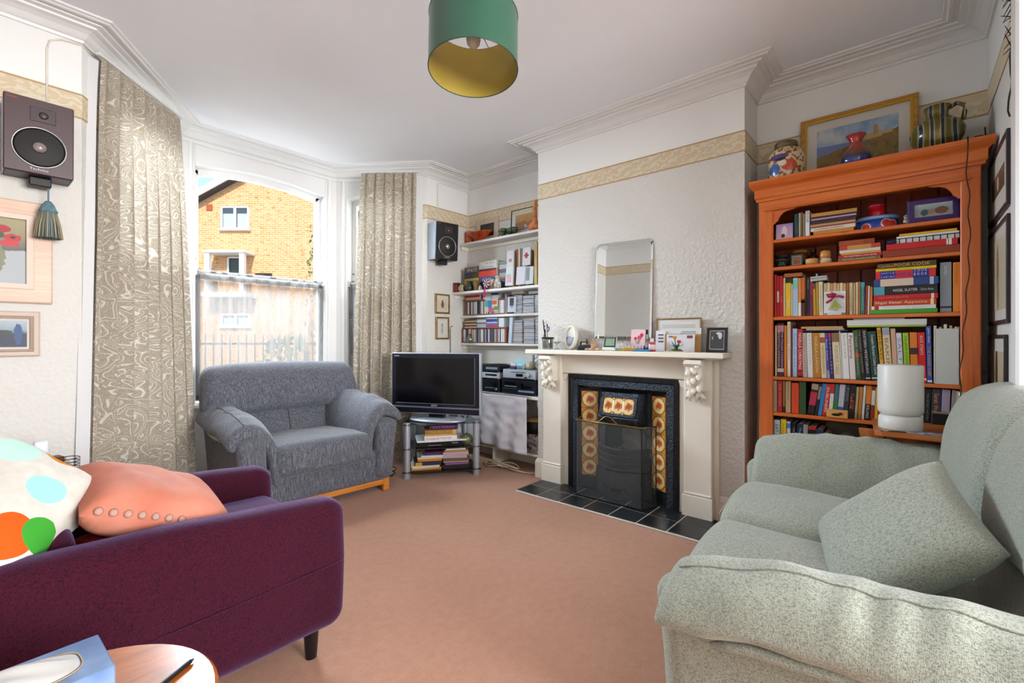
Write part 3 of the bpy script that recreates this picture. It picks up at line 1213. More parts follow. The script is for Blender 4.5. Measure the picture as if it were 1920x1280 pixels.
def spline(pts, t):
    """Catmull-Rom through 2d points, t in 0..1"""
    n = len(pts) - 1
    x = min(max(t, 0), 1) * n
    i = min(int(x), n - 1)
    u = x - i
    P = [Vector(pts[max(i - 1, 0)]), Vector(pts[i]), Vector(pts[i + 1]), Vector(pts[min(i + 2, n)])]
    return 0.5 * ((2 * P[1]) + (P[2] - P[0]) * u + (2 * P[0] - 5 * P[1] + 4 * P[2] - P[3]) * u * u + (3 * P[1] - P[0] - 3 * P[2] + P[3]) * u ** 3)


def lounge(name, label, cat, loc, rz, W, D, nseat, mat, heads=1, head_z=(0.60, 0.93), arm=0.17, flare=0.05, cush_z=0.0, lean=0.0, head_out=0.03, head_fwd=0.0, cush_k=1.0, cush_z2=None):
    """soft suite seat: front at y=0, back towards +y, arms at +-W/2"""
    t = thing(name, label, cat, loc, rz)
    hw = W / 2
    inner = hw - arm
    b = MB()
    b.soft(hw - 0.03, (D - 0.10) / 2, 0.115, 0.03, (10, 6, 3), c=(0, (D - 0.10) / 2 + 0.03, 0.195))
    b.build('base', mat, t)
    for y in (0.06, D - 0.10):
        r = MB()
        r.cbox(-hw + 0.06, hw - 0.06, y - 0.018, y + 0.018, 0.048, 0.090, 0.004)
        r.build('wooden_rail', M_OAK, t)
        for sx in (-1, 1):
            l = MB()
            x = sx * (hw - 0.06)
            l.cbox(x - 0.024, x + 0.024, y - 0.024, y + 0.024, 0.0, 0.095, 0.005)
            l.build('leg', M_OAK, t)
    for sx in (-1, 1):
        def arm_fn(p, u, sx=sx):
            k = (u.z + 1) / 2
            x = p.x * (1 - 0.15 * (1 - k)) + flare * k * k
            z = p.z + 0.035 * (u.y) * max(0, u.z)
            y = p.y - 0.02 * k * (1 if u.y < 0 else 0)
            return (sx * (x + inner + arm / 2), y, z + wob(p, 6, 0.006, 3))
        a = MB()
        a.soft(arm / 2, (D - 0.10) / 2, 0.235, 0.06, (4, 10, 8), arm_fn, c=(0, (D - 0.10) / 2, 0.325))
        if sx < 0:
            a.f = [f[::-1] for f in a.f]
        ao = a.build('arm', mat, t)
        cz = cush_z if (sx > 0 or cush_z2 is None) else cush_z2
        path = [(-0.070, 0.30), (-0.078, 0.42), (-0.062, 0.53), (0.0, 0.612), (0.080, 0.635), (0.165, 0.605), (0.200, 0.548)]

        def cush_fn(p, u, sx=sx):
            s = (u.z + 1) / 2
            q = spline(path, s)
            e = spline(path, min(1, s + .02)) - spline(path, max(0, s - .02))
            e.normalize()
            nrm = Vector((-e.y, e.x))
            th = p.x * (0.75 + 0.45 * sin(s * pi)) * (1 - 0.25 * max(0, abs(u.y) - .6) / .4)
            gather = max(0.0, 1 - abs(s - 0.74) / 0.22) * (1 if p.x > 0 else 0)
            th += (0.0022 + 0.0024 * (nseat - 1)) * gather * sin(p.y * 62 + 7 * s + 2.2 * sin(p.y * 13)) * (0.55 + 0.45 * sin(p.y * 9 + 1))
            q = q + nrm * th
            drop = 0.075 * max(0, -u.y - 0.35) ** 1.3 - 0.035 * max(0, u.y) * (1 if nseat == 1 else 0)
            wr = wob((p.y * 2.2, s * 1.3, 0), 5, 0.012, 1.7 + sx)
            y = p.y + 0.02 * sin(s * 3)
            return (sx * (inner + 0.02 + q.x * cush_k + (flare if s > .4 else flare * s / .4)), y, q.y + cz - drop + wr)
        c = MB()
        c.soft(0.050, (D - 0.13) / 2, 0.30, 0.042, (3, 64, 26), cush_fn, c=(0, (D - 0.13) / 2 + 0.0, 0))
        if sx < 0:
            c.f = [f[::-1] for f in c.f]
        co = c.build('arm_cushion', mat, t)
        # seam and lining flap along the cushion
        sm = MB()
        P = []
        for i in range(21):
            uy = -0.93 + 1.86 * i / 20
            P.append(cush_fn(Vector((0.0505, uy * (D - 0.13) / 2, 0)), Vector((1.0, uy, 0.40))))
        sm.tube([(p[0], p[1] + (D - 0.13) / 2, p[2] + 0.001) for p in P], 0.0028, 5)
        sm.build('seam', mat, co)
        fl = MB()
        P = []
        for i in range(15):
            uy = -0.70 + 1.4 * i / 14
            p = cush_fn(Vector((-0.045, uy * (D - 0.13) / 2, 0.27)), Vector((-1.0, uy, 0.93)))
            P.append((p[0] + sx * 0.012, p[1] + (D - 0.13) / 2, p[2] - 0.012))
        fl.tube(P, [0.004] + [0.013] * 13 + [0.004], 6)
        fl.build('lining_flap', M_LINING if nseat == 1 else mat, co)
    sw = 2 * (inner - 0.02) / nseat
    for k in range(nseat):
        xc = -inner + 0.02 + sw * (k + .5)

        def seat_fn(p, u):
            z = p.z
            if u.z > 0:
                z += 0.022 * (1 - u.x * u.x) * (1 - u.y * u.y) + 0.03 * max(0, -u.y) * (1 - abs(u.x) * .3) * 0 - 0.02 * u.y
            y = p.y - 0.022 * (1 - u.x ** 2) * (1 if u.y < 0 else 0) * max(0, -u.y)
            return (p.x, y, z + wob(p, 7, 0.007, k + 2))
        s = MB()
        s.soft(sw / 2 - 0.004, (D - 0.20) / 2, 0.095, 0.062, (10, 9, 4), seat_fn, c=(xc, (D - 0.20) / 2 - 0.012, 0.345))
        s.build('seat_cushion', mat, t)
    # lower back
    for k in range(nseat):
        xc = -inner + 0.02 + sw * (k + .5)

        def back_fn(p, u):
            y = p.y + 0.16 * (u.z + 1) / 2 - 0.02 * (1 - u.x ** 2) * (1 if u.y < 0 else 0)
            return (p.x, y, p.z + wob(p, 6, 0.006, 5 + k))
        s = MB()
        s.soft(sw / 2 + 0.004, 0.085, 0.19, 0.055, (10, 3, 7), back_fn, c=(xc, D - 0.21, 0.54))
        s.build('back_cushion', mat, t)
        if nseat == 1:
            sm = MB()
            sm.tube([(0, D - 0.295 - 0.02 + 0.16 * i / 8 * 0.93 - 0.003, 0.40 + 0.30 * i / 8) for i in range(9)], 0.003, 5)
            sm.build('seam', mat, t)
    # back shell
    s = MB()
    s.soft(hw - 0.07, 0.06, 0.30, 0.05, (8, 2, 6), lambda p, u: (p.x, p.y + 0.10 * (u.z + 1) / 2, p.z), c=(0, D - 0.10, 0.48))
    s.build('back_shell', mat, t)
    hwid = (2 * hw + 2 * head_out) / heads
    for k in range(heads):
        xc = -hw - head_out + hwid * (k + .5)

        def head_fn(p, u):
            kz = (u.z + 1) / 2
            y = p.y * (0.70 + 0.5 * sin(kz * pi * 0.75)) + 0.13 * kz + lean * kz
            x = p.x * (0.955 + 0.045 * (1 - kz) - 0.05 * max(0, kz - .5) ** 2)
            z = p.z - 0.018 * (u.x ** 4) * kz + 0.010 * (1 - u.x ** 2)
            return (x, y + wob(p, 5, 0.006, 9), z + wob(p, 5, 0.008, 8 + k))
        s = MB()
        s.soft(hwid / 2 - 0.003, 0.105, (head_z[1] - head_z[0]) / 2, 0.075, (14, 4, 8), head_fn, c=(xc, D - 0.17 - head_fwd, sum(head_z) / 2))
        s.build('headrest', mat, t)
    return t


blue = lounge('snuggler_armchair', 'wide blue-grey fabric armchair with puffy arms standing in the bay window', 'armchair', (1.545, 2.92, 0), -0.06, 1.04, 0.90, 1, M_BLUE, heads=1, head_z=(0.585, 0.93), flare=0.025, cush_z=-0.005, cush_z2=-0.045, cush_k=0.85, head_out=0.05, head_fwd=0.05)
sage = lounge('two_seat_sofa', 'sage green two-seat sofa with puffy arm cushions in front of the bookcase', 'sofa', (1.86, 0.54, 0), pi + 0.09, 1.44, 0.95, 2, M_SAGE, heads=2, head_z=(0.55, 0.955), cush_z=-0.075, cush_z2=-0.02, cush_k=0.72, arm=0.13, head_out=-0.03, head_fwd=0.02)

# ------------------------------------------------------------------ maroon armchair, facing the chimney breast
mc = thing('maroon_armchair', 'dark maroon woven armchair heaped with scatter cushions', 'armchair', (-0.13, 1.50, 0))
CW, CD = 0.74, 1.0


def slab_fn(p, u):
    z = p.z + 0.016 * (-u.x) * (1 if u.z > 0 else 0) * max(0, u.z) + 0.012 * max(0, u.z) * sin((u.x + 1) * 2.2)
    return (p.x + 0.01 * max(0, u.x) * (1 - abs(u.z)), p.y + wob(p, 4, 0.010, 4), z + wob(p, 5, 0.006, 2))


for y in (0.066, CW - 0.066):
    s = MB()
    s.soft(CD / 2, 0.066, 0.235, 0.060, (16, 2, 8), slab_fn, c=(CD / 2, y, 0.118 + 0.235))
    s.build('arm', M_MAROON, mc)
s = MB()
s.soft((CD - 0.06) / 2, (CW - 0.26) / 2 + .01, 0.10, 0.03, (6, 4, 3), c=((CD - 0.06) / 2 + .02, CW / 2, 0.22))
s.build('base', M_MAROON, mc)
s = MB()
s.soft(0.36, (CW - 0.264) / 2, 0.075, 0.055, (8, 6, 3), lambda p, u: (p.x, p.y, p.z + (0.02 * (1 - u.x ** 2) * (1 - u.y ** 2) if u.z > 0 else 0)), c=(0.62, CW / 2, 0.385))
s.build('seat_cushion', M_MAROON, mc)
s = MB()
s.soft(0.10, CW / 2 - .13, 0.24, 0.06, (3, 8, 6), lambda p, u: (p.x - 0.05 * (u.z + 1) / 2, p.y, p.z + wob(p, 5, .01)), c=(0.13, CW / 2, 0.44))
s.build('back', M_MAROON, mc)
s = MB()
s.soft(0.08, CW / 2 - .145, 0.12, 0.07, (3, 8, 6), lambda p, u: (p.x - 0.05 * (u.z + 1) / 2, p.y, p.z + wob(p, 5, .012)), c=(0.27, CW / 2, 0.545))
s.build('back_cushion', M_MAROON, mc)
M_DARKLEG = pm('#140f0f', 0.35)
for x in (0.10, CD - 0.085):
    for y in (0.10, CW - 0.10):
        l = MB()
        l.cyl((x, y, 0.0), (x, y, 0.135), 0.019, 0.028, 14)
        l.build('leg', M_DARKLEG, mc)
sm = MB()
sm.tube([(0.02 + 0.96 * i / 12, -0.0015 - 0.004 * sin(i / 12 * pi), 0.335 + 0.03 * (i / 12 - .5)) for i in range(13)], 0.0016, 5)
sm.build('seam', M_MAROON, mc)


# ------------------------------------------------------------------ scatter cushions
def cushion(name, label, loc, rot, w, h, t, mat, fn=None, n=20):
    th = thing(name, label, 'cushion', loc, rot=rot)
    c = MB()
    c.pillow(w, h, t, n, 0.05, fn)
    o = c.build('cover', mat, th, merge=True)
    return th, o


def dots_mat():
    m, nt, b = newmat('polka_dot_linen')
    v = coords(nt, 'Object')
    col = '#e9e4da'
    base = ramp(nt, noise_tex(nt, v, 30, 3), [(0.3, '#c9c3b8'), (0.7, '#d6d1c8')])
    spots = [((0.11, -0.13), .052, '#e2571c'), ((0.155, -0.085), .042, '#3f9a34'), ((0.08, 0.02), .045, '#9ed3dc'), ((-0.05, 0.10), .052, '#b8dccf'),
             ((-0.07, -0.06), .062, '#7d8fa6'), ((-0.13, -0.09), .05, '#c6801f'), ((-0.13, -0.19), .05, '#c21f2c'), ((0.17, 0.15), .04, '#3f9a34'), ((-0.17, 0.05), .045, '#e2571c'), ((0.03, 0.18), .045, '#c6801f')]
    c = base
    sep = node(nt, 'ShaderNodeSeparateXYZ')
    nt.links.new(v, sep.inputs[0])
    for (x, y), r, colr in spots:
        dx = math_n(nt, 'POWER', math_n(nt, 'SUBTRACT', sep.outputs[0], x), 2.0)
        dy = math_n(nt, 'POWER', math_n(nt, 'SUBTRACT', sep.outputs[1], y), 2.0)
        f = math_n(nt, 'LESS_THAN', math_n(nt, 'ADD', dx, dy), r * r)
        c = mixc(nt, f, c, colr)
    nt.links.new(c, b.inputs['Base Color'])
    b.inputs['Roughness'].default_value = 0.9
    b.inputs['Specular IOR Level'].default_value = 0.1
    bump(nt, b, noise_tex(nt, v, 14, 4), 0.25, 0.01)
    return m


M_DOTS = dots_mat()
M_PINK = mottled('salmon_velvet', '#b3654f', '#c98570', 6, 0.75, 0.3, 12, spec=0.2)
M_RED = mottled('crimson_chenille', '#6d1512', '#a02a1e', 40, 0.85, 0.5, 90, spec=0.1)


def crease(p, a, b, sg):
    return Vector((p.x, p.y, p.z + sg * 0.006 * sin(a * 9 + b * 4) * (1 - a * a) * (1 - b * b)))


def fit_rot(xd, yd):
    """euler whose local x and y point along xd and (roughly) yd"""
    x = Vector(xd).normalized()
    z = x.cross(Vector(yd)).normalized()
    y = z.cross(x)
    return Matrix((x, y, z)).transposed().to_euler()


def seen(right, up, away):
    """a direction given as seen from the doorway: to the right, upwards, and away from the viewer"""
    return (_RT[0] * right + _FW[0] * away, _RT[1] * right + _FW[1] * away, up)


cushion('scatter_cushion', 'white cushion with large coloured polka dots on the maroon armchair', (0.030, 1.775, 0.70), fit_rot((0.50, -0.25, -0.42), (0.32, 0.75, 0.34)), 0.40, 0.42, 0.19, M_DOTS, crease)
pk, pc = cushion('scatter_cushion', 'salmon pink cushion edged with covered buttons on the maroon armchair', (0.375, 1.815, 0.605), fit_rot((0.86, 0.02, -0.37), (0.04, 0.90, 0.10)), 0.40, 0.38, 0.17, M_PINK, crease)
for k in range(10):
    bt = MB()
    bt.lathe([(0.0, -0.006), (0.009, -0.004), (0.011, 0.001), (0.007, 0.006), (0.0, 0.007)], 10)
    bt.build('button', mottled('button_velvet', '#a98073', '#c09a8b', 30, 0.8), pk, (-0.165 + k * 0.034, -0.184 + 0.009 * sin(k / 9 * pi), 0.016), (1.1, 0, 0))
cushion('scatter_cushion', 'dark red chenille cushion tucked under the polka dot cushion', (0.36, 1.735, 0.505), fit_rot((0.95, -0.05, -0.05), (0.0, 0.95, 0.12)), 0.38, 0.20, 0.10, M_RED)
cushion('scatter_cushion', 'sage green scatter cushion leaning on its corner on the sofa', (1.69, 0.035, 0.560), fit_rot((0, -.28, .25), (.37, .07, .11)), 0.42, 0.44, 0.15, M_SAGE)


# ================================================================== television corner
M_BLACK = pm('#0b0c10', 0.25)
M_BEZEL = mottled('gloss_navy_black', '#141420', '#1b1b29', 3, 0.22, spec=0.5)
M_SILVER = pm('#9aa0aa', 0.32, 0.85)
M_SILVER_L = pm('#b9c0cb', 0.35, 0.6)
M_SCREEN = pm('#08070b', 0.12, 0, 0.5)
M_STANDGLASS = clear_glass('smoked_shelf_glass', '#b9c6c6', 0.10)
M_WHITE_INK = pm('#e8e8ea', 0.5)

sl, sr = Vector((2.278, 3.05, 0)), Vector((2.72, 2.71, 0))
sd = (sr - sl).normalized()
st_a = atan2(sd.y, sd.x)
sm_ = (sl + sr) / 2
ts = thing('tv_stand', 'three-tier smoked glass television stand with silver tube posts', 'tv stand', sm_, st_a)
SWD = (sr - sl).length
GZ = (0.052, 0.236, 0.430)
posts = [(-SWD / 2, 0.0), (SWD / 2, 0.0), (-SWD / 2 + .06, 0.33), (SWD / 2 - .06, 0.33)]
for (x, y) in posts:
    p = MB()
    p.cyl((x, y, 0.0), (x, y, 0.442), 0.028, n=18)
    po = p.build('post', M_SILVER_L, ts)
    for z in GZ:
        c = MB()
        c.cyl((x, y, z - .006), (x, y, z + .008), 0.0305, n=18)
        c.build('collar', M_SILVER, po)
for z in GZ:
    g = MB()
    g.prism([(-SWD / 2 - .035, -.03), (SWD / 2 + .035, -.03), (SWD / 2 - .02, 0.37), (-SWD / 2 + .02, 0.37)], z - 0.004, z + 0.004)
    g.build('glass_shelf', M_STANDGLASS, ts)

tl_, tr_ = Vector((2.342, 3.340, 0)), Vector((2.680, 2.625, 0))
td = (tr_ - tl_).normalized()
TWD = (tr_ - tl_).length
tva = atan2(td.y, td.x)
tv = thing('television', 'flat black television with silver edge on the glass stand', 'television', ((tl_ + tr_) / 2).to_tuple()[:2] + (0.4345,), tva)
hw = TWD / 2
TZ0, TZ1 = 0.060, 0.565
m = MB()
m.cbox(-hw, hw, -0.004, 0.055, TZ0, TZ1, 0.006)
m.cbox(-hw + .08, hw - .08, 0.05, 0.10, TZ0 + .06, TZ1 - .08, 0.02)
body = m.build('cabinet', M_SILVER_L, tv)
m = MB()
m.cbox(-hw + .006, hw - .006, -0.012, 0.0, TZ0 + .006, TZ1 - .006, 0.004)
m.build('bezel', M_BEZEL, tv)
m = MB()
m.cbox(-hw + .045, hw - .045, -0.0135, -0.010, TZ0 + .088, TZ1 - .042, 0.001)
m.build('screen', M_SCREEN, tv)
m = MB()
for (x0, x1, z0, z1) in ((-hw + .043, hw - .042, TZ0 + .084, TZ0 + .0868), (hw - .0445, hw - .042, TZ0 + .084, TZ1 - .040)):
    m.cbox(x0, x1, -0.0150, -0.0110, z0, z1, 0.0006)
m.build('screen_edge', M_SILVER, tv)
m = MB()
m.cbox(-hw + .006, hw - .006, -0.0145, -0.010, TZ0 + .048, TZ0 + .060, 0.001)
m.build('silver_strip', M_SILVER, tv)
m = MB()
put_text(m, 'SONY', (-0.028, -0.0148, TZ0 + .066), (1, 0, 0), (0, 0, 1), 0.056, 0.012)
put_text(m, 'BRAVIA', (-hw + .030, -0.0128, TZ1 - .030), (1, 0, 0), (0, 0, 1), 0.045, 0.008)
m.build('brand_lettering', M_WHITE_INK, tv)
m = MB()
m.lathe([(0.0, 0.0), (0.24, 0.0), (0.25, 0.008), (0.235, 0.018), (0.06, 0.028), (0.0, 0.028)], 36, (0, 0.05, 0), 1.0, 0.55)
m.build('pedestal', M_SILVER_L, tv)
m = MB()
m.cbox(-0.07, 0.07, 0.02, 0.07, 0.022, 0.075, 0.008)
m.build('neck', M_BLACK, tv)

BOOKN = [0]


def book(label, loc, t, h, d, col, rot=(0, 0, 0), title=None, tcol='#f2efe6', band=None, group=None, pages='#e6dfce', soft=False, trange=(0.12, 0.88), theight=0.62, name='book', cat='book', title2=None, extra=()):
    """spine towards -x, thickness along y, height along z"""
    b_ = thing(name, label, cat, loc, group=group, rot=rot)
    c = MB()
    ov = 0.0 if soft else 0.003
    th = min(0.0022, t * .18)
    c.cbox(0.0, 0.004, -t / 2, t / 2, 0, h, 0.001)
    c.cbox(0.0015, d, -t / 2, -t / 2 + th, 0, h, 0.0005)
    c.cbox(0.0015, d, t / 2 - th, t / 2, 0, h, 0.0005)
    c.build('cover', pm(col, 0.42 if not soft else 0.5), b_)
    p = MB()
    p.box(0.003, d - ov, -t / 2 + th, t / 2 - th, ov, h - ov)
    p.build('pages', pm(pages, 0.85), b_)
    if band:
        for (f0, f1, bc) in band:
            q = MB()
            q.box(-0.0006, 0.001, -t / 2 + .0002, t / 2 - .0002, h * f0, h * f1)
            q.build('spine_band', pm(bc, 0.45), b_)
    if title:
        lines = title.split('|')
        q = MB()
        lh = t * theight / len(lines) * (0.80 if len(lines) > 1 else 1)
        for k, ln in enumerate(lines):
            yc = -t / 2 + t * (k + .5) / len(lines) if len(lines) > 1 else 0
            put_text(q, ln, (-0.0012, yc + lh / 2, h * trange[1]), (0, 0, -1), (0, -1, 0), h * (trange[1] - trange[0]), lh)
        q.build('title', pm(tcol, 0.5), b_)
    if title2:
        txt, f0, f1, tc = title2
        q = MB()
        lh = t * theight
        put_text(q, txt, (-0.0012, lh / 2, h * f1), (0, 0, -1), (0, -1, 0), h * (f1 - f0), lh)
        q.build('subtitle', pm(tc, 0.5), b_)
    for (txt, f0, f1, tc, yo, lh) in extra:
        q = MB()
        put_text(q, txt, (-0.0012, -yo + lh / 2 - .002, h * f1), (0, 0, -1), (0, -1, 0), h * (f1 - f0), lh)
        q.build('subtitle', pm(tc, 0.5), b_)
    return b_


FLAT = -pi / 2


def in_stand(x, y, z):
    c, s = cos(st_a), sin(st_a)
    return (sm_.x + c * x - s * y, sm_.y + s * x + c * y, z)


def flat_book(label, pos, L, t, d, col, turn=0.0, base=0.0, tilt=0.0, **kw):
    """lying book; spine faces the local front, running L from its left end; pos is the centre of the spine's underside"""
    # spine along local +y after the quarter turn; turn rotates it about z
    off = Matrix.Rotation(base + turn, 3, 'Z') @ Vector((0, -L / 2, 0))
    R = Matrix.Rotation(base + turn, 3, 'Z') @ Matrix.Rotation(tilt, 3, 'X') @ Matrix.Rotation(FLAT, 3, 'X')
    loc = (pos[0] + off.x, pos[1] + off.y, pos[2] + t / 2)
    return book(label, loc, t, L, d, col, rot=R.to_euler(), **kw)


SB = st_a + pi / 2         # spines face the front of the stand
mid, low = GZ[1] + .0042, GZ[0] + .0042
pb = MB()
vb = thing('set_top_box', 'flat black set-top box on the middle shelf of the television stand', 'media player', in_stand(-0.03, 0.0, mid), st_a)
pb.cbox(-0.18, 0.18, 0.0, 0.24, 0.0, 0.042, 0.004)
pb.build('housing', M_BLACK, vb)
pb = MB()
pb.cbox(-0.08, 0.02, -0.001, 0.002, 0.014, 0.018, 0.0004)
pb.cbox(0.11, 0.16, -0.001, 0.002, 0.026, 0.034, 0.0004)
pb.build('display', pm('#8b8f96', .3), vb)
z = mid + 0.043
flat_book('white glossy magazine spread on the set-top box in the television stand', in_stand(0.0, -0.005, z), 0.40, 0.012, 0.26, '#dfe4ea', 0.05, SB, soft=True, name='magazine', cat='magazine')
flat_book('white cookbook titled Greekish lying in the television stand', in_stand(-0.01, -0.012, z + .013), 0.26, 0.036, 0.21, '#ece9e4', 0.02, SB, title='Greekish', tcol='#a3243c', trange=(0.55, 0.97), theight=0.62, title2=('Everyday recipes', 0.18, 0.52, '#2d3550'))
flat_book('pale brown thin book on top of the white Greekish cookbook', in_stand(-0.012, -0.008, z + .050), 0.255, 0.014, 0.20, '#c79a58', 0.03, SB)
flat_book('mustard book under the purple book in the television stand', in_stand(-0.012, -0.012, z + .065), 0.25, 0.032, 0.20, '#8f6a2a', 0.03, SB, title='THE RECIPES', tcol='#c99c3f', band=[(0.0, 0.12, '#d4a24a')])
flat_book('purple patterned book topping the pile in the television stand', in_stand(0.015, 0.02, z + .098), 0.23, 0.030, 0.19, '#3d1648', -0.04, SB, title='PATTERNS', tcol='#a35fae')
# round trinket
o = thing('gourd_ornament', 'round gold and green gourd ornament on the middle glass shelf', 'ornament', in_stand(0.205, 0.06, mid))
q = MB()
q.lathe([(0.0, 0.0), (0.030, 0.002), (0.048, 0.020), (0.055, 0.042), (0.050, 0.066), (0.034, 0.082), (0.012, 0.090), (0.0, 0.090)], 22)
q.build('body', mottled('gourd_gilding', '#2f6f5e', '#a98a45', 9, 0.35, metal=.3), o)
q = MB()
q.cyl((0, 0, 0.088), (0.004, 0, 0.105), 0.004, 0.002, 8)
q.build('stalk', pm('#2c2018'), o)
# lower shelf heaps
LOW = [(-0.155, 0, 0.30, 0.016, '#c98329', 0.05, 'orange folder at the foot of the left heap in the television stand'),
       (-0.16, -0.01, 0.27, 0.012, '#cfcabf', 0.12, 'grey-white magazine in the left heap of the television stand'),
       (-0.165, -0.014, 0.28, 0.010, '#e1d3b1', -0.05, 'cream magazine in the left heap of the television stand'),
       (-0.14, -0.008, 0.27, 0.026, '#1d2142', 0.10, 'navy and gold paperback in the left heap of the television stand'),
       (-0.12, 0.01, 0.24, 0.022, '#d08a35', 0.02, 'orange paperback in the left heap of the television stand'),
       (-0.12, 0.0, 0.25, 0.012, '#d9cfae', 0.04, 'pale yellow booklet in the left heap of the television stand'),
       (-0.10, 0.0, 0.22, 0.012, '#dcdce2', -0.06, 'white booklet near the top of the left heap in the television stand'),
       (-0.07, 0.02, 0.20, 0.022, '#4b1a4f', 0.06, 'purple notebook topping the left heap in the television stand')]
zz = low
for (x, y, L, t, col, tn, lb) in LOW:
    flat_book(lb, in_stand(x * 0.80, y + 0.01, zz), L * 0.80, t, 0.20, col, tn * 0.6, SB, band=[(0.72, 0.96, '#c99a3a')] if '#1d2142' == col else None, soft=True, name='paperback' if 'paperback' in lb else 'magazine', cat='book' if 'book' in lb else 'magazine')
    zz += t + .0008
LOW = [(0.145, 0.0, 0.27, 0.034, '#14171b', 0.0, 'black box file at the foot of the right heap in the television stand'),
       (0.15, -0.01, 0.24, 0.016, '#8d4d86', 0.08, 'mauve magazine in the right heap of the television stand'),
       (0.14, -0.005, 0.26, 0.012, '#9b8d78', -0.06, 'tan magazine in the right heap of the television stand'),
       (0.15, 0.0, 0.27, 0.020, '#5b554c', 0.10, 'olive grey magazine in the right heap of the television stand'),
       (0.13, 0.0, 0.25, 0.024, '#b9a3a8', -0.10, 'dusty pink paperback in the right heap of the television stand'),
       (0.14, -0.006, 0.26, 0.028, '#c3a0a4', 0.07, 'pink magazine bundle in the right heap of the television stand'),
       (0.145, 0.005, 0.24, 0.012, '#b08848', -0.05, 'gold covered booklet in the right heap of the television stand'),
       (0.14, 0.0, 0.20, 0.012, '#e8e4da', 0.03, 'white booklet topping the right heap in the television stand')]
zz = low
for (x, y, L, t, col, tn, lb) in LOW:
    flat_book(lb, in_stand(x * 0.80, y + 0.01, zz), L * 0.80, t, 0.20, col, tn * 0.6, SB, soft=True, name='magazine', cat='magazine')
    zz += t + .0008
# cables behind the stand
rnd = random.Random(11)
cb = thing('cable_tangle', 'tangle of black television cables behind the glass stand', 'cables', in_stand(-0.03, 0.42, 0))
for k in range(4):
    q = MB()
    pts = []
    for i in range(22):
        a = i / 21
        pts.append((0.07 * sin(a * 9 + k * 1.7) + rnd.uniform(-.006, .006) - 0.02 * k, 0.05 * cos(a * 7 + k) + 0.04, max(0.004, 0.42 * (1 - a) + 0.035 * sin(a * 15 + k))))
    q.tube(pts, 0.0035, 5)
    q.build('cable', pm('#0c0c0e', .5), cb)
cb = thing('floor_cable', 'black coiled cable on the carpet beside the blue-grey armchair', 'cable', (2.18, 3.18, 0))
q = MB()
q.tube([(0.06 * cos(i * .6) * (1 + .02 * i), 0.05 * sin(i * .6), 0.005 + 0.003 * i) for i in range(26)], 0.004, 5)
q.build('coil', pm('#0c0c0e', .5), cb)

# ------------------------------------------------------------------ hi-fi shelf unit in the alcove
un = thing('hifi_unit', 'white painted low shelf unit carrying the hi-fi in the alcove', 'shelf unit', (3.02, 2.80, 0))
q = MB()
q.cbox(0.0, 0.275, -0.512, 0.56, 0.612, 0.640, 0.003)
q.build('top_board', M_WHITE, un)
q = MB()
q.cbox(0.02, 0.275, -0.512, 0.56, 0.140, 0.160, 0.003)
q.build('lower_board', M_CREAM, un)
for y in (-0.510, 0.02, 0.545):
    q = MB()
    q.cbox(0.03, 0.27, y, y + 0.018, 0.0, 0.614, 0.003)
    q.build('upright', M_CREAM, un)
q = MB()
q.cbox(-0.004, 0.004, -0.506, -0.494, 0.555, 0.613, 0.002)
q.build('bracket', pm('#c9b7a4', .6), un)

M_CLOTH = mottled('creased_white_cotton', '#c6c5cf', '#d9d8de', 5, 0.9, 0.5, 16, spec=0.1)
cl = thing('hanging_cloth', 'creased white cotton cloth hanging from the front of the hi-fi unit', 'cloth', (3.0, 2.80, 0))


def cloth_fn(u, v):
    y = 0.42 - 0.83 * u
    z = 0.632 - (0.632 - 0.19 + 0.06 * (u - 0.5)) * v
    x = -0.012 - 0.020 * v + 0.010 * sin(u * 26) * (0.4 + v) + 0.006 * sin(u * 11 + v * 3) + wob((u * 3, v * 3, 0), 3, 0.012)
    return (min(x, 0.012), y, z)


q = MB()
q.grid(cloth_fn, 70, 26)
co = q.build('drape', M_CLOTH, cl)
q = MB()
q.grid(lambda u, v: (0.012 * v * 2 - 0.012, 0.42 - 0.83 * u, 0.6425), 20, 1)
q.build('top_fold', M_CLOTH, cl)
md = co.modifiers.new('cloth thickness', 'SOLIDIFY')
md.thickness = 0.003


def hifi(label, y0, y1, z0, h, d, face, front, x0=3.03, knobs=(), display=None, strips=(), name='hifi_component', feet=True):
    t = thing(name, label, 'hi-fi', (x0, (y0 + y1) / 2, z0))
    w = (y1 - y0) / 2
    z1 = 0.008 if feet else 0.0
    q = MB()
    q.cbox(0.004, d, -w, w, z1, h, 0.003)
    q.build('case', pm(face, 0.4, 0.3), t)
    q = MB()
    q.cbox(-0.002, 0.006, -w, w, z1, h, 0.002)
    q.build('front_panel', pm(front, 0.35, 0.5), t)
    if feet:
        for sy in (-1, 1):
            for xx in (0.03, d - .03):
                q = MB()
                q.cyl((xx, sy * (w - .03), 0), (xx, sy * (w - .03), z1 + .001), 0.014, n=12)
                q.build('foot', pm('#7d8087', .4, .5), t)
    for (fy, fz, r, c) in knobs:
        q = MB()
        q.cyl((-0.020, fy, fz), (-0.001, fy, fz), r * .92, r, 18)
        ko = q.build('knob', pm(c, 0.3, 0.5), t)
    if display:
        (a, b2, c, e, colr) = display
        q = MB()
        q.cbox(-0.0035, 0.0, a, b2, c, e, 0.0008)
        q.build('display', pm(colr, 0.15), t)
    for (a, b2, c, e, colr) in strips:
        q = MB()
        q.cbox(-0.0045, 0.0, a, b2, c, e, 0.0008)
        q.build('trim_strip', pm(colr, 0.3, .4), t)
    return t


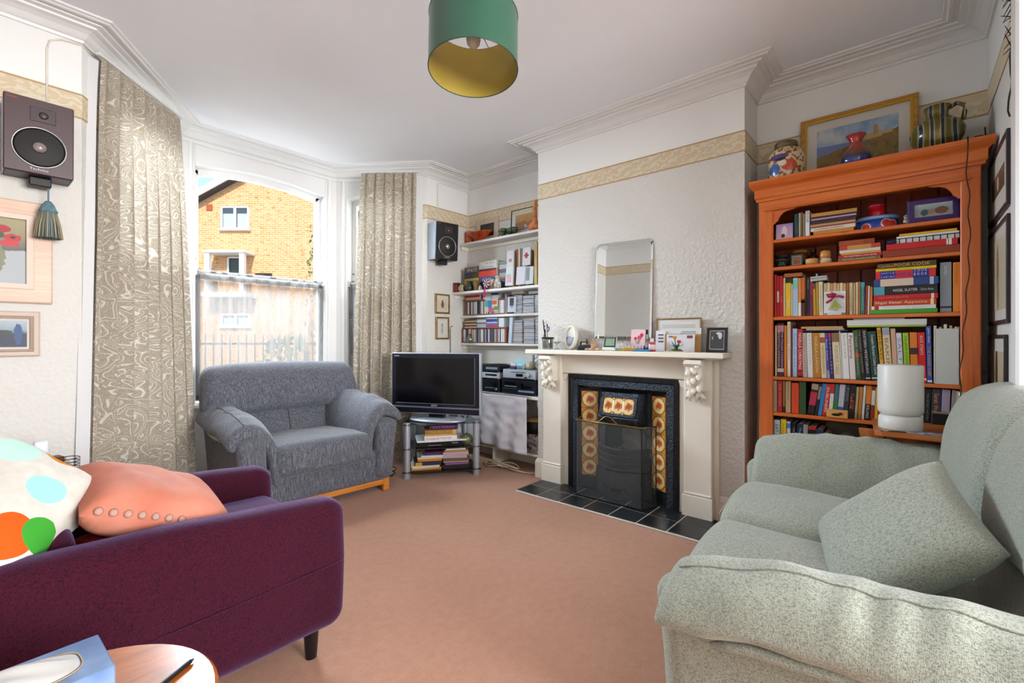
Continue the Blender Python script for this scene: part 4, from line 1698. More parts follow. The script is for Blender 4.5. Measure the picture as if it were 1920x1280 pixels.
hifi('black amplifier with large volume knob under the silver disc player', 2.325, 2.705, 0.6405, 0.128, 0.24, '#17191f', '#20242d', knobs=[(-0.030, 0.078, 0.024, '#15171b'), (-0.085, 0.072, 0.010, '#101216'), (-0.120, 0.070, 0.010, '#101216')],
     display=(0.02, 0.155, 0.078, 0.108, '#050608'), strips=[(0.02, 0.155, 0.066, 0.071, '#b9c3d2'), (-0.165, 0.0, 0.026, 0.042, '#9fb1cc'), (0.02, 0.18, 0.046, 0.050, '#55606f')])
hifi('silver disc player stacked on the black amplifier', 2.335, 2.690, 0.7690, 0.085, 0.235, '#a8aeb6', '#c3c9d2', knobs=[(-0.110, 0.048, 0.018, '#d8dce2'), (-0.08, 0.022, 0.007, '#4b5057')],
     display=(-0.045, 0.030, 0.026, 0.050, '#0a0d14'), strips=[(-0.07, 0.085, 0.060, 0.066, '#474d57'), (-0.17, 0.17, 0.008, 0.014, '#596170')])
hifi('black tape deck half hidden behind the television', 2.735, 3.12, 0.6405, 0.115, 0.24, '#14161b', '#1b1f27', knobs=[(-0.130, 0.072, 0.028, '#121418'), (-0.165, 0.030, 0.006, '#c6c6c6')], strips=[(-0.17, -0.02, 0.036, 0.044, '#7d8aa0')])
hifi('slim silver tuner on the black tape deck', 2.735, 3.11, 0.7565, 0.060, 0.23, '#9da2aa', '#b7bdc6', display=(-0.16, -0.02, 0.030, 0.046, '#0d1016'), strips=[(-0.17, -0.06, 0.016, 0.024, '#d8dbe0')])
hifi('black record player topping the stack behind the television', 2.735, 3.11, 0.8180, 0.062, 0.235, '#16181e', '#20242c', strips=[(-0.17, -0.03, 0.026, 0.046, '#8a93a4')])
tt = thing('record', 'dark vinyl record resting on the closed record player lid', 'record', (3.165, 2.90, 0.881))
q = MB()
q.lathe([(0.004, 0.0), (0.110, 0.0), (0.110, 0.003), (0.004, 0.003)], 30)
q.build('disc', pm('#141013', .3), tt)
q = MB()
q.lathe([(0.004, 0.003), (0.045, 0.003), (0.045, 0.0036), (0.004, 0.0036)], 24)
q.build('paper_label', pm('#8a4a3a'), tt)
# bits standing on the disc player
zt = 0.8545
o = thing('greeting_card', 'turquoise picture card propped on the silver disc player', 'card', (3.10, 2.575, zt + .0005), rot=(0, 0.20, 0.05))
q = MB()
q.cbox(0, 0.002, -0.055, 0.055, 0, 0.085, 0.0004)
q.build('board', mottled('turquoise_print', '#7fc6d4', '#a5dbe2', 12, .5), o)
q = MB()
q.cbox(-0.001, 0.0, -0.040, 0.030, 0.03, 0.045, 0.0003)
q.build('print_detail', pm('#d9f0f2'), o)
o = thing('ornament_figures', 'cluster of little white bird ornaments with blue base on the disc player', 'ornament', (3.055, 2.595, zt))
q = MB()
q.cbox(-0.014, 0.014, -0.03, 0.03, 0, 0.022, 0.003)
q.build('base', pm('#3c3f86', .4), o)
for k in range(3):
    q = MB()
    q.lathe([(0.0, 0.0), (0.010, 0.004), (0.013, 0.014), (0.008, 0.026), (0.005, 0.033), (0.007, 0.039), (0.0, 0.045)], 12)
    q.build('bird', pm('#e8e6e2', .4), o, (0.0, -0.020 + k * 0.020, 0.022))
o = thing('small_bottle', 'small clear bottle with white cap on the disc player', 'bottle', (3.06, 2.475, zt))
q = MB()
q.lathe([(0.0, 0.0), (0.013, 0.0), (0.014, 0.035), (0.006, 0.045), (0.006, 0.055), (0.0, 0.055)], 14)
q.build('glass', pm('#9fb8b4', .15), o)
q = MB()
q.cyl((0, 0, .054), (0, 0, .068), .008, n=12)
q.build('cap', pm('#eef0ee', .4), o)
o = thing('trinket_dish', 'shallow green glass dish on the silver disc player', 'dish', (3.075, 2.43, zt))
q = MB()
q.lathe([(0.0, 0.0), (0.022, 0.0), (0.040, 0.016), (0.043, 0.020), (0.038, 0.018), (0.020, 0.005), (0.0, 0.005)], 24)
q.build('bowl', pm('#a9c3a4', .15), o)
o = thing('wooden_pot', 'small beige wooden pot behind the green dish', 'pot', (3.115, 2.44, zt))
q = MB()
q.lathe([(0.0, 0.0), (0.020, 0.0), (0.022, 0.05), (0.020, 0.068), (0.0, 0.068)], 16)
q.build('body', pm('#b7a184', .6), o)
o = thing('flower_box', 'white blossom picture box standing at the end of the disc player', 'box', (3.13, 2.365, zt))
q = MB()
q.cbox(0, 0.05, -0.035, 0.085, 0.0, 0.125, 0.002)
q.build('carton', mottled('blossom_print', '#2e3b2c', '#f1f1f2', 38, .5, detail=1), o)
q = MB()
q.cbox(-0.001, 0.0, -0.034, 0.084, 0.0, 0.022, 0.0005)
q.build('lower_band', mottled('twig_print', '#6a4a2c', '#d9cdb9', 60, .6), o)

# things inside the unit
o = thing('basket', 'round dark storage tin with straw lid inside the hi-fi unit', 'tin', (3.155, 2.425, 0.318))
q = MB()
q.lathe([(0.0, 0.0), (0.085, 0.0), (0.09, 0.10), (0.0, 0.10)], 24)
q.build('body', pm('#1c2024', .5), o)
q = MB()
q.lathe([(0.0, 0.10), (0.093, 0.10), (0.093, 0.112), (0.04, 0.13), (0.0, 0.132)], 24)
q.build('lid', mottled('straw', '#a07a45', '#c4a067', 60, .8), o)
o = thing('storage_box', 'dark patterned storage box under the round tin in the hi-fi unit', 'box', (3.06, 2.425, 0.1612))
q = MB()
q.cbox(0, 0.19, -0.10, 0.20, 0.0, 0.156, 0.004)
q.build('carton', mottled('collage_print', '#2a262b', '#c7c1c4', 34, .6, detail=1), o)
o = thing('extension_cable', 'cream extension cable looped on the floor under the hi-fi unit', 'cable', (2.99, 2.64, 0))
for k in range(3):
    q = MB()
    pts = []
    for i in range(24):
        a = i / 23 * 2 * pi * (1.0 + .3 * k)
        pts.append((-0.02 + 0.035 * cos(a) + 0.012 * k, 0.10 - 0.14 * (i / 23) * (k == 2) + (0.10 + 0.025 * k) * sin(a) - .02 * k, 0.008 + 0.010 * k + 0.022 * (1 + sin(a * 2 + k)) * .6))
    q.tube(pts, 0.0045, 6)
    q.build('loop', pm('#d3c7a8', .5), o)
q = MB()
q.tube([(0.0, -0.02, 0.02), (-0.03, -0.12, 0.022), (0.0, -0.26, 0.012), (0.04, -0.30, 0.012)], 0.0045, 6)
q.build('lead', pm('#d3c7a8', .5), o)
o = thing('wooden_block', 'length of pale timber batten on the floor under the hi-fi unit', 'timber', (3.022, 2.98, 0))
q = MB()
q.cbox(-0.02, 0.02, -0.22, 0.22, 0.0, 0.045, 0.003)
q.build('batten', pm('#cbb690', .7), o)


# ================================================================== pine bookcase in the right-hand alcove
M_PINE = wood('orange_pine', '#bd581b', '#d06822', '#de7c30', 'z', 1.0, 0.36)
M_PINE_Y = wood('orange_pine_boards', '#bd581b', '#d06822', '#de7c30', 'y', 1.0, 0.36)
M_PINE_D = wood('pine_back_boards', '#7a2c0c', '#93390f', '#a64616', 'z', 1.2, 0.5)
BX = 2.98                      # front plane
BYL, BYR = 0.662, -0.248       # left and right side
INL, INR = 0.590, -0.180
bc = thing('bookcase', 'tall orange pine bookcase with moulded cornice and scalloped corner brackets', 'bookcase', (BX, 0, 0))
for (y0, y1) in ((INL, BYL), (BYR, INR)):
    q = MB()
    q.cbox(0.0, 0.024, y0, y1, 0.0, 1.86, 0.004)
    q.build('stile', M_PINE, bc)
for y0 in (BYL - .022, BYR):
    q = MB()
    q.cbox(0.022, 0.315, y0, y0 + .022, 0.0, 1.90, 0.002)
    q.build('side_panel', M_PINE, bc)
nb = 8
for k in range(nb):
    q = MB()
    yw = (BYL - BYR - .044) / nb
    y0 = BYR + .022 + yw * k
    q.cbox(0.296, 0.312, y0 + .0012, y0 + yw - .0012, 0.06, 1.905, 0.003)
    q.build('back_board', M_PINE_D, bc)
SH = [1.682, 1.525, 1.243, 0.904, 0.700, 0.440, 0.09]
for z in SH:
    q = MB()
    q.cbox(0.004, 0.296, INR - .045, INL + .045, z - 0.020, z - .0008, 0.003)
    q.build('shelf_board', M_PINE_Y, bc)
q = MB()
q.cbox(0.0, 0.020, BYR, BYL, 1.855, 1.915, 0.003)
q.cbox(-0.010, 0.022, BYR + .03, BYL - .03, 1.846, 1.857, 0.003)
q.box(0.02, 0.312, BYR + .02, BYL - .02, 1.897, 1.904)
q.build('top_rail', M_PINE_Y, bc)
q = MB()
prof = [(0.0, 1.905), (-0.012, 1.905), (-0.014, 1.918), (-0.020, 1.925), (-0.020, 1.968), (-0.026, 1.975), (-0.040, 1.985), (-0.052, 1.998), (-0.056, 2.006), (-0.056, 2.018), (0.0, 2.018)]
poly = [(0.315, BYR), (0.0, BYR), (0.0, BYL), (0.315, BYL)]
# cornice runs round the front and both ends
rows = []
for (d, z) in prof:
    dd = -d
    rows.append([(0.315, BYR - min(dd, 0.042), z), (-dd, BYR - min(dd, 0.042), z), (-dd, BYL + min(dd, 0.042), z), (0.315, BYL + min(dd, 0.042), z)])
for r in range(len(rows) - 1):
    for i in range(3):
        q.add([rows[r][i], rows[r][i + 1], rows[r + 1][i + 1], rows[r + 1][i]], [(3, 2, 1, 0)])
q.add(rows[-2], [(0, 1, 2, 3)])
q.add(rows[0], [(3, 2, 1, 0)])
q.build('cornice', M_PINE_Y, bc)
for sg, y0 in ((-1, INL), (1, INR)):      # scalloped corner brackets
    q = MB()
    pts = [(y0, 1.857), (y0 + sg * 0.120, 1.857), (y0 + sg * 0.112, 1.846), (y0 + sg * 0.098, 1.840), (y0 + sg * 0.086, 1.838), (y0 + sg * 0.070, 1.836), (y0 + sg * 0.052, 1.828), (y0 + sg * 0.038, 1.815), (y0 + sg * 0.028, 1.798), (y0 + sg * 0.024, 1.786), (y0 + sg * 0.014, 1.780), (y0 + sg * 0.010, 1.772), (y0, 1.768)]
    q.prism(pts if sg < 0 else pts[::-1], 0.004, 0.018, 'x')
    q.build('corner_bracket', M_PINE_Y, bc)

ORD = ['first', 'second', 'third', 'fourth', 'fifth', 'sixth', 'seventh', 'eighth', 'ninth', 'tenth', 'eleventh', 'twelfth', 'thirteenth', 'fourteenth', 'fifteenth', 'sixteenth', 'seventeenth', 'eighteenth', 'nineteenth', 'twentieth', 'twenty-first', 'twenty-second', 'twenty-third', 'twenty-fourth', 'twenty-fifth', 'twenty-sixth']
BFX = BX + 0.022               # spines stand a little behind the shelf edge


def row(books, z, shelf, kx, ox, base_depth=0.16, bx=BFX, group=None):
    """books: (zoom x0, zoom x1, top py, lean, colour, colour word, extra); zoom px -> photo px = ox + x/kx"""
    n = 0
    for bk in books:
        x0, x1, top, lean, col, word, ex = bk
        pa, pb_ = ox + x0 / kx, ox + x1 / kx
        ya = on_x(pa, 600, bx).y
        yb = on_x(pb_, 600, bx).y
        t = max(0.006, ya - yb - 0.0008)
        h = on_x((pa + pb_) / 2, top, bx).z - z
        over = [a for a in SH if a > z + .05]
        if z in SH and over:
            h = min(h, min(over) - 0.026 - z - t * abs(sin(lean)))
        lab = '%s, %s along the %s' % (word, ORD[n], shelf)
        n += 1
        yc = (ya + yb) / 2
        # a leaning book turns about its lower corner
        rx = lean
        zz = z + abs(sin(lean)) * t / 2 + 0.0004
        ex = dict(ex)
        d = ex.pop('d', base_depth)
        book(lab, (bx + ex.pop('back', 0.0), yc, zz), t * cos(lean) - .0004, h, d, col, rot=(rx, 0, 0), **ex)


# --- top shelf (measured on a x9.145 enlargement whose corner is 1440,360)
K1, O1 = 9.145, 1440
row([(450, 520, 401, 0, '#17494f', 'teal book with navy edge', dict(band=[(0.0, 0.15, '#1c2f55')])),
     (525, 562, 399, 0, '#b8a78a', 'thin stone coloured book', {}),
     (566, 590, 397, 0, '#7c5f3c', 'thin brown book', {}),
     (596, 636, 401, 0, '#8c8468', 'thin khaki book', {}),
     (640, 714, 395, 0, '#dfe2e6', 'white book with red and blue lettering', dict(title='HOUSE', tcol='#b5462f', trange=(0.72, 0.97), title2=('HOME', 0.55, 0.70, '#2a4a8a')))],
    SH[0], 'top shelf', K1, O1, 0.15)


def flat_stack(items, z, bx, shelf):
    """items from the bottom up: (px left, px right, thickness, colour, label, extra)"""
    for (pa, pb_, t, col, lab, ex) in items:
        ya, yb = on_x(pa, 600, bx).y, on_x(pb_, 600, bx).y
        ex = dict(ex)
        d = ex.pop('d', 0.19)
        tn = ex.pop('turn', 0.0)
        L = ya - yb
        R = Matrix.Rotation(tn, 3, 'Z') @ Matrix.Rotation(FLAT, 3, 'X')
        book(lab, (bx + ex.pop('back', 0.0), yb, z + t / 2 + .0003), t - .0006, L, d, col, rot=R.to_euler(), **ex)
        z += t
    return z


flat_stack([(1525, 1601, 0.020, '#c9812e', 'orange slim box file at the foot of the pile on the top shelf', {}),
            (1520, 1604, 0.019, '#ddd6c8', 'white spine book in the pile on the top shelf', dict(title='A GARDENER HANDBOOK', tcol='#3a3632', trange=(0.25, 0.92), theight=.5)),
            (1519, 1604, 0.007, '#a5372c', 'thin red book in the pile on the top shelf', {}),
            (1519, 1604, 0.012, '#b89a6c', 'tan book in the pile on the top shelf', {}),
            (1519, 1605, 0.013, '#3a2f1c', 'dark olive book in the pile on the top shelf', {}),
            (1520, 1606, 0.010, '#51204f', 'purple book in the pile on the top shelf', {}),
            (1521, 1606, 0.008, '#c9a6c8', 'pale mauve booklet in the pile on the top shelf', {}),
            (1521, 1606, 0.008, '#2e2619', 'near-black booklet in the pile on the top shelf', {}),
            (1521, 1607, 0.020, '#b98a45', 'golden brown book topping the pile on the top shelf', dict(turn=0.03))], SH[0], BFX, 'top')


def pos_on(px, bx):
    return on_x(px, 600, bx).y


def picture_mat(name, bands, nscale=9, blot=None, amt=0.12, axis=2, rough=0.5):
    """soft blotchy picture: colour bands up the local z axis, disturbed by noise"""
    m, nt, b = newmat(name)
    v = coords(nt, 'Object')
    sep = node(nt, 'ShaderNodeSeparateXYZ')
    nt.links.new(v, sep.inputs[0])
    n = noise_tex(nt, v, nscale, 4, 0.6)
    f = math_n(nt, 'ADD', sep.outputs[axis], math_n(nt, 'MULTIPLY', math_n(nt, 'SUBTRACT', n, 0.5), amt))
    c = ramp(nt, f, bands)
    if blot:
        for (y, z, ry, rz_, colr) in blot:
            dy = math_n(nt, 'POWER', math_n(nt, 'DIVIDE', math_n(nt, 'SUBTRACT', sep.outputs[1], y), ry), 2.0)
            dz = math_n(nt, 'POWER', math_n(nt, 'DIVIDE', math_n(nt, 'SUBTRACT', sep.outputs[2], z), rz_), 2.0)
            wobf = math_n(nt, 'ADD', math_n(nt, 'ADD', dy, dz), math_n(nt, 'MULTIPLY', math_n(nt, 'SUBTRACT', noise_tex(nt, v, nscale * 5, 3), 0.5), 1.6))
            c = mixc(nt, math_n(nt, 'LESS_THAN', wobf, 1.0), c, colr)
    nt.links.new(c, b.inputs['Base Color'])
    b.inputs['Roughness'].default_value = rough
    return m


def mitred(mb, y0, y1, z0, z1, fw, x0, x1, back=True):
    """four mitred bars round a rectangle in the y-z plane, face at x0"""
    o_ = [(y0, z0), (y1, z0), (y1, z1), (y0, z1)]
    i_ = [(y0 + fw, z0 + fw), (y1 - fw, z0 + fw), (y1 - fw, z1 - fw), (y0 + fw, z1 - fw)]
    c = min(fw * .22, 0.006)
    e_ = [(y0 + c, z0 + c), (y1 - c, z0 + c), (y1 - c, z1 - c), (y0 + c, z1 - c)]
    for k in range(4):
        j = (k + 1) % 4
        mb.add([(x1, *o_[k]), (x1, *o_[j]), (x0 + c * .7, *o_[j]), (x0 + c * .7, *o_[k])], [(0, 1, 2, 3)])
        mb.add([(x0 + c * .7, *o_[k]), (x0 + c * .7, *o_[j]), (x0, *e_[j]), (x0, *e_[k])], [(0, 1, 2, 3)])
        mb.add([(x0, *e_[k]), (x0, *e_[j]), (x0 + .001, *i_[j]), (x0 + .001, *i_[k])], [(0, 1, 2, 3)])
        mb.add([(x0 + .001, *i_[k]), (x0 + .001, *i_[j]), (x1, *i_[j]), (x1, *i_[k])], [(0, 1, 2, 3)])
    if back:
        mb.add([(x1, *p) for p in o_], [(0, 1, 2, 3)])


def frame(name, label, cat, loc, rot, w, h, fw, fd, fmat, mount=None, mw=0.0, pic=None, glass=False, inner=None, hang=False):
    """picture in the local y-z plane, face towards -x; origin at bottom centre"""
    t = thing(name, label, cat, loc, rot=rot)
    q = MB()
    mitred(q, -w / 2, w / 2, 0, h, fw, -fd, 0.0)
    q.build('frame', fmat, t)
    if inner:
        q = MB()
        g = fw * .72
        mitred(q, -w / 2 + g, w / 2 - g, g, h - g, fw * .28 + .004, -fd - .004, -fd + .003, False)
        q.build('inner_moulding', inner, t)
    if mount:
        q = MB()
        q.box(-fd * .45, -fd * .30, -w / 2 + fw * .9, w / 2 - fw * .9, fw * .9, h - fw * .9)
        q.build('mount', mount, t)
    if pic:
        q = MB()
        e = fw + mw
        q.box(-0.0012, 0.0, -w / 2 + e, w / 2 - e, -(h / 2 - e), h / 2 - e)
        q.build('picture', pic, t, (-fd * .46, 0, h / 2))
    return t


# photo card, oval tin, round red tin, purple photo frame
y = pos_on(1470, BX + .03)
o = thing('photo_card', 'lilac snapshot of a child leaning at the end of the top shelf', 'photograph', (BX + .035, y, SH[0]), rot=(0, 0.10, 0))
q = MB()
q.box(0, 0.002, -0.042, 0.042, 0.0, 0.090)
q.build('print', picture_mat('lilac_snapshot', [(0.0, '#e4c9d6'), (0.04, '#d2b4dc'), (0.09, '#b79ad8')], 20, [(0.0, 0.045, .014, .03, '#efe6ec'), (0.006, 0.022, .010, .012, '#5a2f4e')], .03), o)
y = pos_on(1643, BX + .10)
o = thing('oval_tin', 'blue oval biscuit tin with red flowers on the top shelf', 'tin', (BX + .10, y, SH[0]))


def tin_mat():
    m, nt, b = newmat('blue_flower_tin')
    v = coords(nt, 'Object', (1, 1, 1))
    vo = node(nt, 'ShaderNodeTexVoronoi')
    vo.inputs['Scale'].default_value = 17
    nt.links.new(v, vo.inputs['Vector'])
    c = ramp(nt, vo.outputs['Distance'], [(0.0, '#c22b2b'), (0.30, '#d9402f'), (0.36, '#e8e0d6'), (0.42, '#2f52b8'), (0.8, '#22409c')])
    nt.links.new(c, b.inputs['Base Color'])
    b.inputs['Roughness'].default_value = 0.25
    b.inputs['Metallic'].default_value = 0.3
    return m


q = MB()
q.lathe([(0.0, 0.0), (0.080, 0.0), (0.082, 0.004), (0.082, 0.050), (0.0, 0.050)], 36, sx=0.72, sy=1.08)
q.build('body', tin_mat(), o)
q = MB()
q.lathe([(0.084, 0.048), (0.085, 0.062), (0.080, 0.068), (0.0, 0.069)], 36, sx=0.72, sy=1.08)
q.build('lid', pm('#7f9fd0', .28, .4), o)
y = pos_on(1644, BX + .10)
o = thing('round_tin', 'small glossy red round tin on the blue oval tin', 'tin', (BX + .10, y, SH[0] + .0692))
q = MB()
q.lathe([(0.0, 0.0), (0.034, 0.0), (0.035, 0.004), (0.035, 0.048), (0.0, 0.048)], 28)
q.build('body', pm('#c31a2a', .2), o)
q = MB()
q.lathe([(0.0365, 0.046), (0.0365, 0.060), (0.033, 0.064), (0.0, 0.064)], 28)
q.build('lid', pm('#a81527', .2), o)
y = pos_on(1750, BX + .04)
frame('framed_snapshot', 'purple frame with a holiday snapshot on the top shelf of the bookcase', 'photo frame', (BX + .050, y, SH[0]), (0, 0.14, 0.06), 0.190, 0.118, 0.026, 0.012, pm('#3c1e63', .35),
      pic=picture_mat('holiday_snapshot', [(-0.05, '#8f9a9c'), (-0.02, '#e6e4e2'), (0.0, '#7f97a0'), (0.05, '#c6d2d2')], 30, [(-0.03, -0.005, .025, .018, '#7c4a3a'), (0.01, -0.008, .016, .012, '#9b7c5c'), (0.032, -0.01, .014, .016, '#3f4f52')], .03))
o = thing('small_figurine', 'tiny white and black figurine beside the purple photo frame', 'ornament', (BX + .06, pos_on(1699, BX + .06), SH[0]))
q = MB()
q.lathe([(0.0, 0.0), (0.010, 0.0), (0.012, 0.02), (0.007, 0.035), (0.010, 0.045), (0.0, 0.056)], 14)
q.build('body', mottled('spotted_glaze', '#201c1c', '#e6e2dc', 90, .3, detail=1), o)

# --- second shelf
o = thing('dark_bowl_stack', 'stack of dark bowls at the shadowed end of the second shelf', 'bowls', (BX + .10, pos_on(1464, BX + .08), SH[1]))
for k in range(3):
    q = MB()
    q.lathe([(0.0, 0.0), (0.020, 0.0), (0.040, 0.022), (0.043, 0.030), (0.039, 0.028), (0.0, 0.008)], 20)
    q.build('bowl', pm(('#2b2622', '#4a433c', '#37322d')[k], .4), o, (0, 0, k * 0.022))
o = thing('glass_frog', 'little green glass frog in the corner of the second shelf', 'ornament', (BX + .035, pos_on(1466, BX + .03), SH[1]))
q = MB()
q.soft(0.014, 0.020, 0.010, 0.0095, (3, 3, 2), lambda p, u: (p.x, p.y, p.z + .006 * (1 - u.y ** 2)), c=(0, 0, 0.010))
q.build('body', pm('#274b3c', .12), o)
for sy in (-1, 1):
    q = MB()
    q.lathe([(0.0, 0.0), (0.005, 0.003), (0.0, 0.009)], 8)
    q.build('eye', pm('#6fa08c', .12), o, (-0.006, sy * 0.008, 0.020))
frame('framed_miniature', 'tiny dark frame with pale arched border on the second shelf', 'photo frame', (BX + .05, pos_on(1494, BX + .05), SH[1]), (0, 0.08, 0), 0.058, 0.066, 0.008, 0.008, pm('#3d4a48', .4),
      mount=pm('#a9c3b6', .5), mw=0.004, pic=picture_mat('tiny_portrait', [(-0.03, '#8f4f2c'), (0.0, '#9c6a4a'), (0.03, '#4c564e')], 40, None, .02))
o = thing('amber_jar', 'dark amber jar behind the tiny frame on the second shelf', 'jar', (BX + .14, pos_on(1500, BX + .14), SH[1]))
q = MB()
q.lathe([(0.0, 0.0), (0.045, 0.0), (0.048, 0.06), (0.035, 0.085), (0.0, 0.085)], 24)
q.build('body', pm('#6b3a1c', .2), o)
q = MB()
q.lathe([(0.037, 0.084), (0.037, 0.10), (0.0, 0.102)], 24)
q.build('lid', pm('#9a6a38', .5), o)
o = thing('wooden_bowl', 'turned pale wooden bowl on the second shelf', 'bowl', (BX + .055, pos_on(1522, BX + .05), SH[1]))
q = MB()
q.lathe([(0.0, 0.0), (0.026, 0.0), (0.031, 0.012), (0.031, 0.030), (0.028, 0.034), (0.026, 0.030), (0.0, 0.010)], 24)
q.build('bowl', wood('turned_sycamore', '#b8843f', '#cf9d57', '#dcb271', 'z', 3, .4, False), o)
o = thing('brown_bottle', 'dark brown glass bottle behind the wooden bowl', 'bottle', (BX + .115, pos_on(1524, BX + .11), SH[1]))
q = MB()
q.lathe([(0.0, 0.0), (0.026, 0.0), (0.027, 0.055), (0.012, 0.068), (0.012, 0.08), (0.0, 0.08)], 20)
q.build('glass', pm('#2a0f0a', .12), o)
q = MB()
q.cyl((0, 0, .078), (0, 0, .088), .014, n=14)
q.build('cap', pm('#11100f', .4), o)
o = thing('wooden_pot', 'round wooden pot with barrel lid and pale collar on the second shelf', 'pot', (BX + .060, pos_on(1547, BX + .05), SH[1]))
q = MB()
q.lathe([(0.0, 0.0), (0.028, 0.0), (0.029, 0.018), (0.0, 0.018)], 22)
q.build('base', pm('#c9ac86', .45), o)
q = MB()
q.lathe([(0.026, 0.018), (0.026, 0.028), (0.0, 0.028)], 22)
q.build('collar', pm('#d9d4ca', .35), o)
q = MB()
q.lathe([(0.023, 0.028), (0.025, 0.045), (0.023, 0.068), (0.014, 0.073), (0.0, 0.073)], 22)
q.build('lid', wood('turned_barrel', '#b8732a', '#cc8a3d', '#dca256', 'z', 3, .3, False), o)
flat_stack([(1571, 1651, 0.016, '#6f6a3c', 'olive green book at the foot of the left pile on the second shelf', dict(title='RECIPES FROM HOME', tcol='#d8d2b6', theight=.4)),
            (1572, 1654, 0.016, '#b8232a', 'red book with white lettering in the left pile on the second shelf', dict(title='THE VEGETARIAN COOK BOOK', tcol='#f0e8e0', theight=.45)),
            (1577, 1652, 0.010, '#d89a3a', 'thin yellow book in the left pile on the second shelf', {}),
            (1574, 1651, 0.017, '#d9d0bf', 'cream book in the left pile on the second shelf', {}),
            (1574, 1651, 0.022, '#c0402a', 'red-orange book with tan label in the left pile on the second shelf', dict(band=[(0.22, 0.80, '#c98e4a')])),
            (1573, 1640, 0.026, '#8f3a20', 'rust brown book topping the left pile on the second shelf', dict(band=[(0.3, 1.0, '#a34a28')]))], SH[1], BFX, 'second')
zt = flat_stack([(1655, 1800, 0.034, '#8f3416', 'wide rust red leather album at the foot of the right pile on the second shelf', dict(d=0.24)),
                 (1662, 1796, 0.030, '#c4151f', 'glossy red ring binder on the rust leather album', dict(d=0.24, band=[(0.08, 0.12, '#f2eef0'), (0.13, 0.15, '#f2eef0')]))], SH[1], BX + .010, 'second')
nbk = thing('spiral_notebook', 'white spiral-bound notebook with black rings on the red binder', 'notebook', (BX + .012, pos_on(1737, BX), zt + .0004), rot=(0, 0, 0.02))
hl = (pos_on(1677, BX) - pos_on(1798, BX)) / 2
q = MB()
q.cbox(0.006, 0.20, -hl, hl, 0.0, 0.020, 0.001)
q.build('pages', pm('#dfe3e6', .7), nbk)
for k in range(9):
    q = MB()
    yy = -hl * .86 + 2 * hl * .86 * k / 8
    q.tube([(0.012 + 0.010 * cos(a), yy, 0.010 + 0.013 * sin(a)) for a in [i * 2 * pi / 10 for i in range(10)]], 0.0022, 5, closed=True)
    q.build('ring', pm('#101012', .35), nbk)
o = thing('blue_pouch', 'dark blue folded pouch sticking out beside the spiral notebook', 'pouch', (BX + .035, pos_on(1672, BX + .03), zt + .0004))
q = MB()
q.soft(0.03, 0.020, 0.009, 0.008, (3, 3, 2), c=(0, 0, 0.010))
q.build('pouch', pm('#23244c', .7), o)
flat_stack([(1681, 1799, 0.010, '#e2e4e6', 'white folder on the spiral notebook', dict(back=0.01)), (1686, 1795, 0.012, '#e0b21e', 'yellow folder topping the right pile on the second shelf', dict(back=0.01))], zt + .0245, BX + .01, 'second')
o = thing('wood_ball', 'small orange wooden egg beside the yellow folder', 'ornament', (BX + .075, INR + .016, SH[1]))
q = MB()
q.lathe([(0.0, 0.0), (0.009, 0.004), (0.013, 0.05), (0.013, 0.085), (0.007, 0.105), (0.0, 0.108)], 14)
q.build('body', pm('#c5702a', .35), o)

# --- third shelf
K3 = 9.6
row([(115, 158, 515, 0, '#c21a26', 'bright red paperback', {}), (160, 204, 517, 0, '#b5202a', 'red paperback with striped spine', dict(band=[(0.35, 0.62, '#d8c6b8')])), (206, 272, 517, 0, '#cf1620', 'wide red book', dict(title='TAPAS', tcol='#e8837f', trange=(0.35, 0.5), theight=.5)),
     (275, 312, 521, 0, '#d6c69a', 'cream slim book', {}), (314, 414, 521, 0, '#e0b71c', 'yellow book with black top', dict(band=[(0.87, 1.0, '#15130f')], title='GRAPE', tcol='#f3e8b0', trange=(0.2, 0.45), theight=.45)),
     (416, 446, 532, 0, '#c9c3bd', 'pale grey thin book', {}), (448, 540, 521, 0, '#a9c8dc', 'light blue book', dict(title='SALAD DAYS', tcol='#c79aa0', trange=(0.15, 0.7), theight=.35, band=[(0.72, 0.95, '#7fc2b4')])),
     (542, 596, 521, 0, '#dd8a35', 'orange and white book', dict(band=[(0.0, 0.35, '#ece4d6')])), (598, 668, 520, 0, '#c9651f', 'orange book with dark lower spine', dict(band=[(0.0, 0.45, '#5a2c1e'), (0.34, 0.40, '#d8412c')])),
     (670, 698, 520, 0, '#16181a', 'thin black book', {}), (700, 744, 520, 0, '#22231f', 'black book', dict(title='MEZZE', tcol='#a8a078', trange=(0.7, 0.95))), (746, 814, 526, 0, '#6d1f4b', 'plum book', dict(title='SPICE', tcol='#d84f6a', trange=(0.6, 0.95), theight=.4)),
     (818, 866, 531, -.02, '#c9991c', 'mustard book with brown top', dict(band=[(0.82, 1.0, '#6a4a1e')])), (870, 914, 529, -.02, '#b98f2a', 'old gold book', {}), (918, 998, 528, -.02, '#dccfae', 'cream paperback', dict(title='ENGLISH FOOD', tcol='#8a7a5c', theight=.35))] +
    [(1002 + 58 * k, 1058 + 58 * k, 531 - (k % 2), 0, ('#c9ab7c', '#dccaa4', '#b98f5e', '#d2b68a', '#cda874', '#e0d2b4', '#c09a66')[k], ('tan', 'cream', 'light brown', 'sand', 'buff', 'ivory', 'fawn')[k] + ' paperback behind the bow card', {}) for k in range(7)] +
    [(1410, 1458, 530, 0, '#a8682e', 'brown paperback beside the bow card', {}), (1462, 1526, 530, 0, '#d5c19a', 'cream small paperback', dict(title='COOKERY', tcol='#6b5a40', theight=.35))],
    SH[2], 'third shelf', K3, 1440, 0.15)
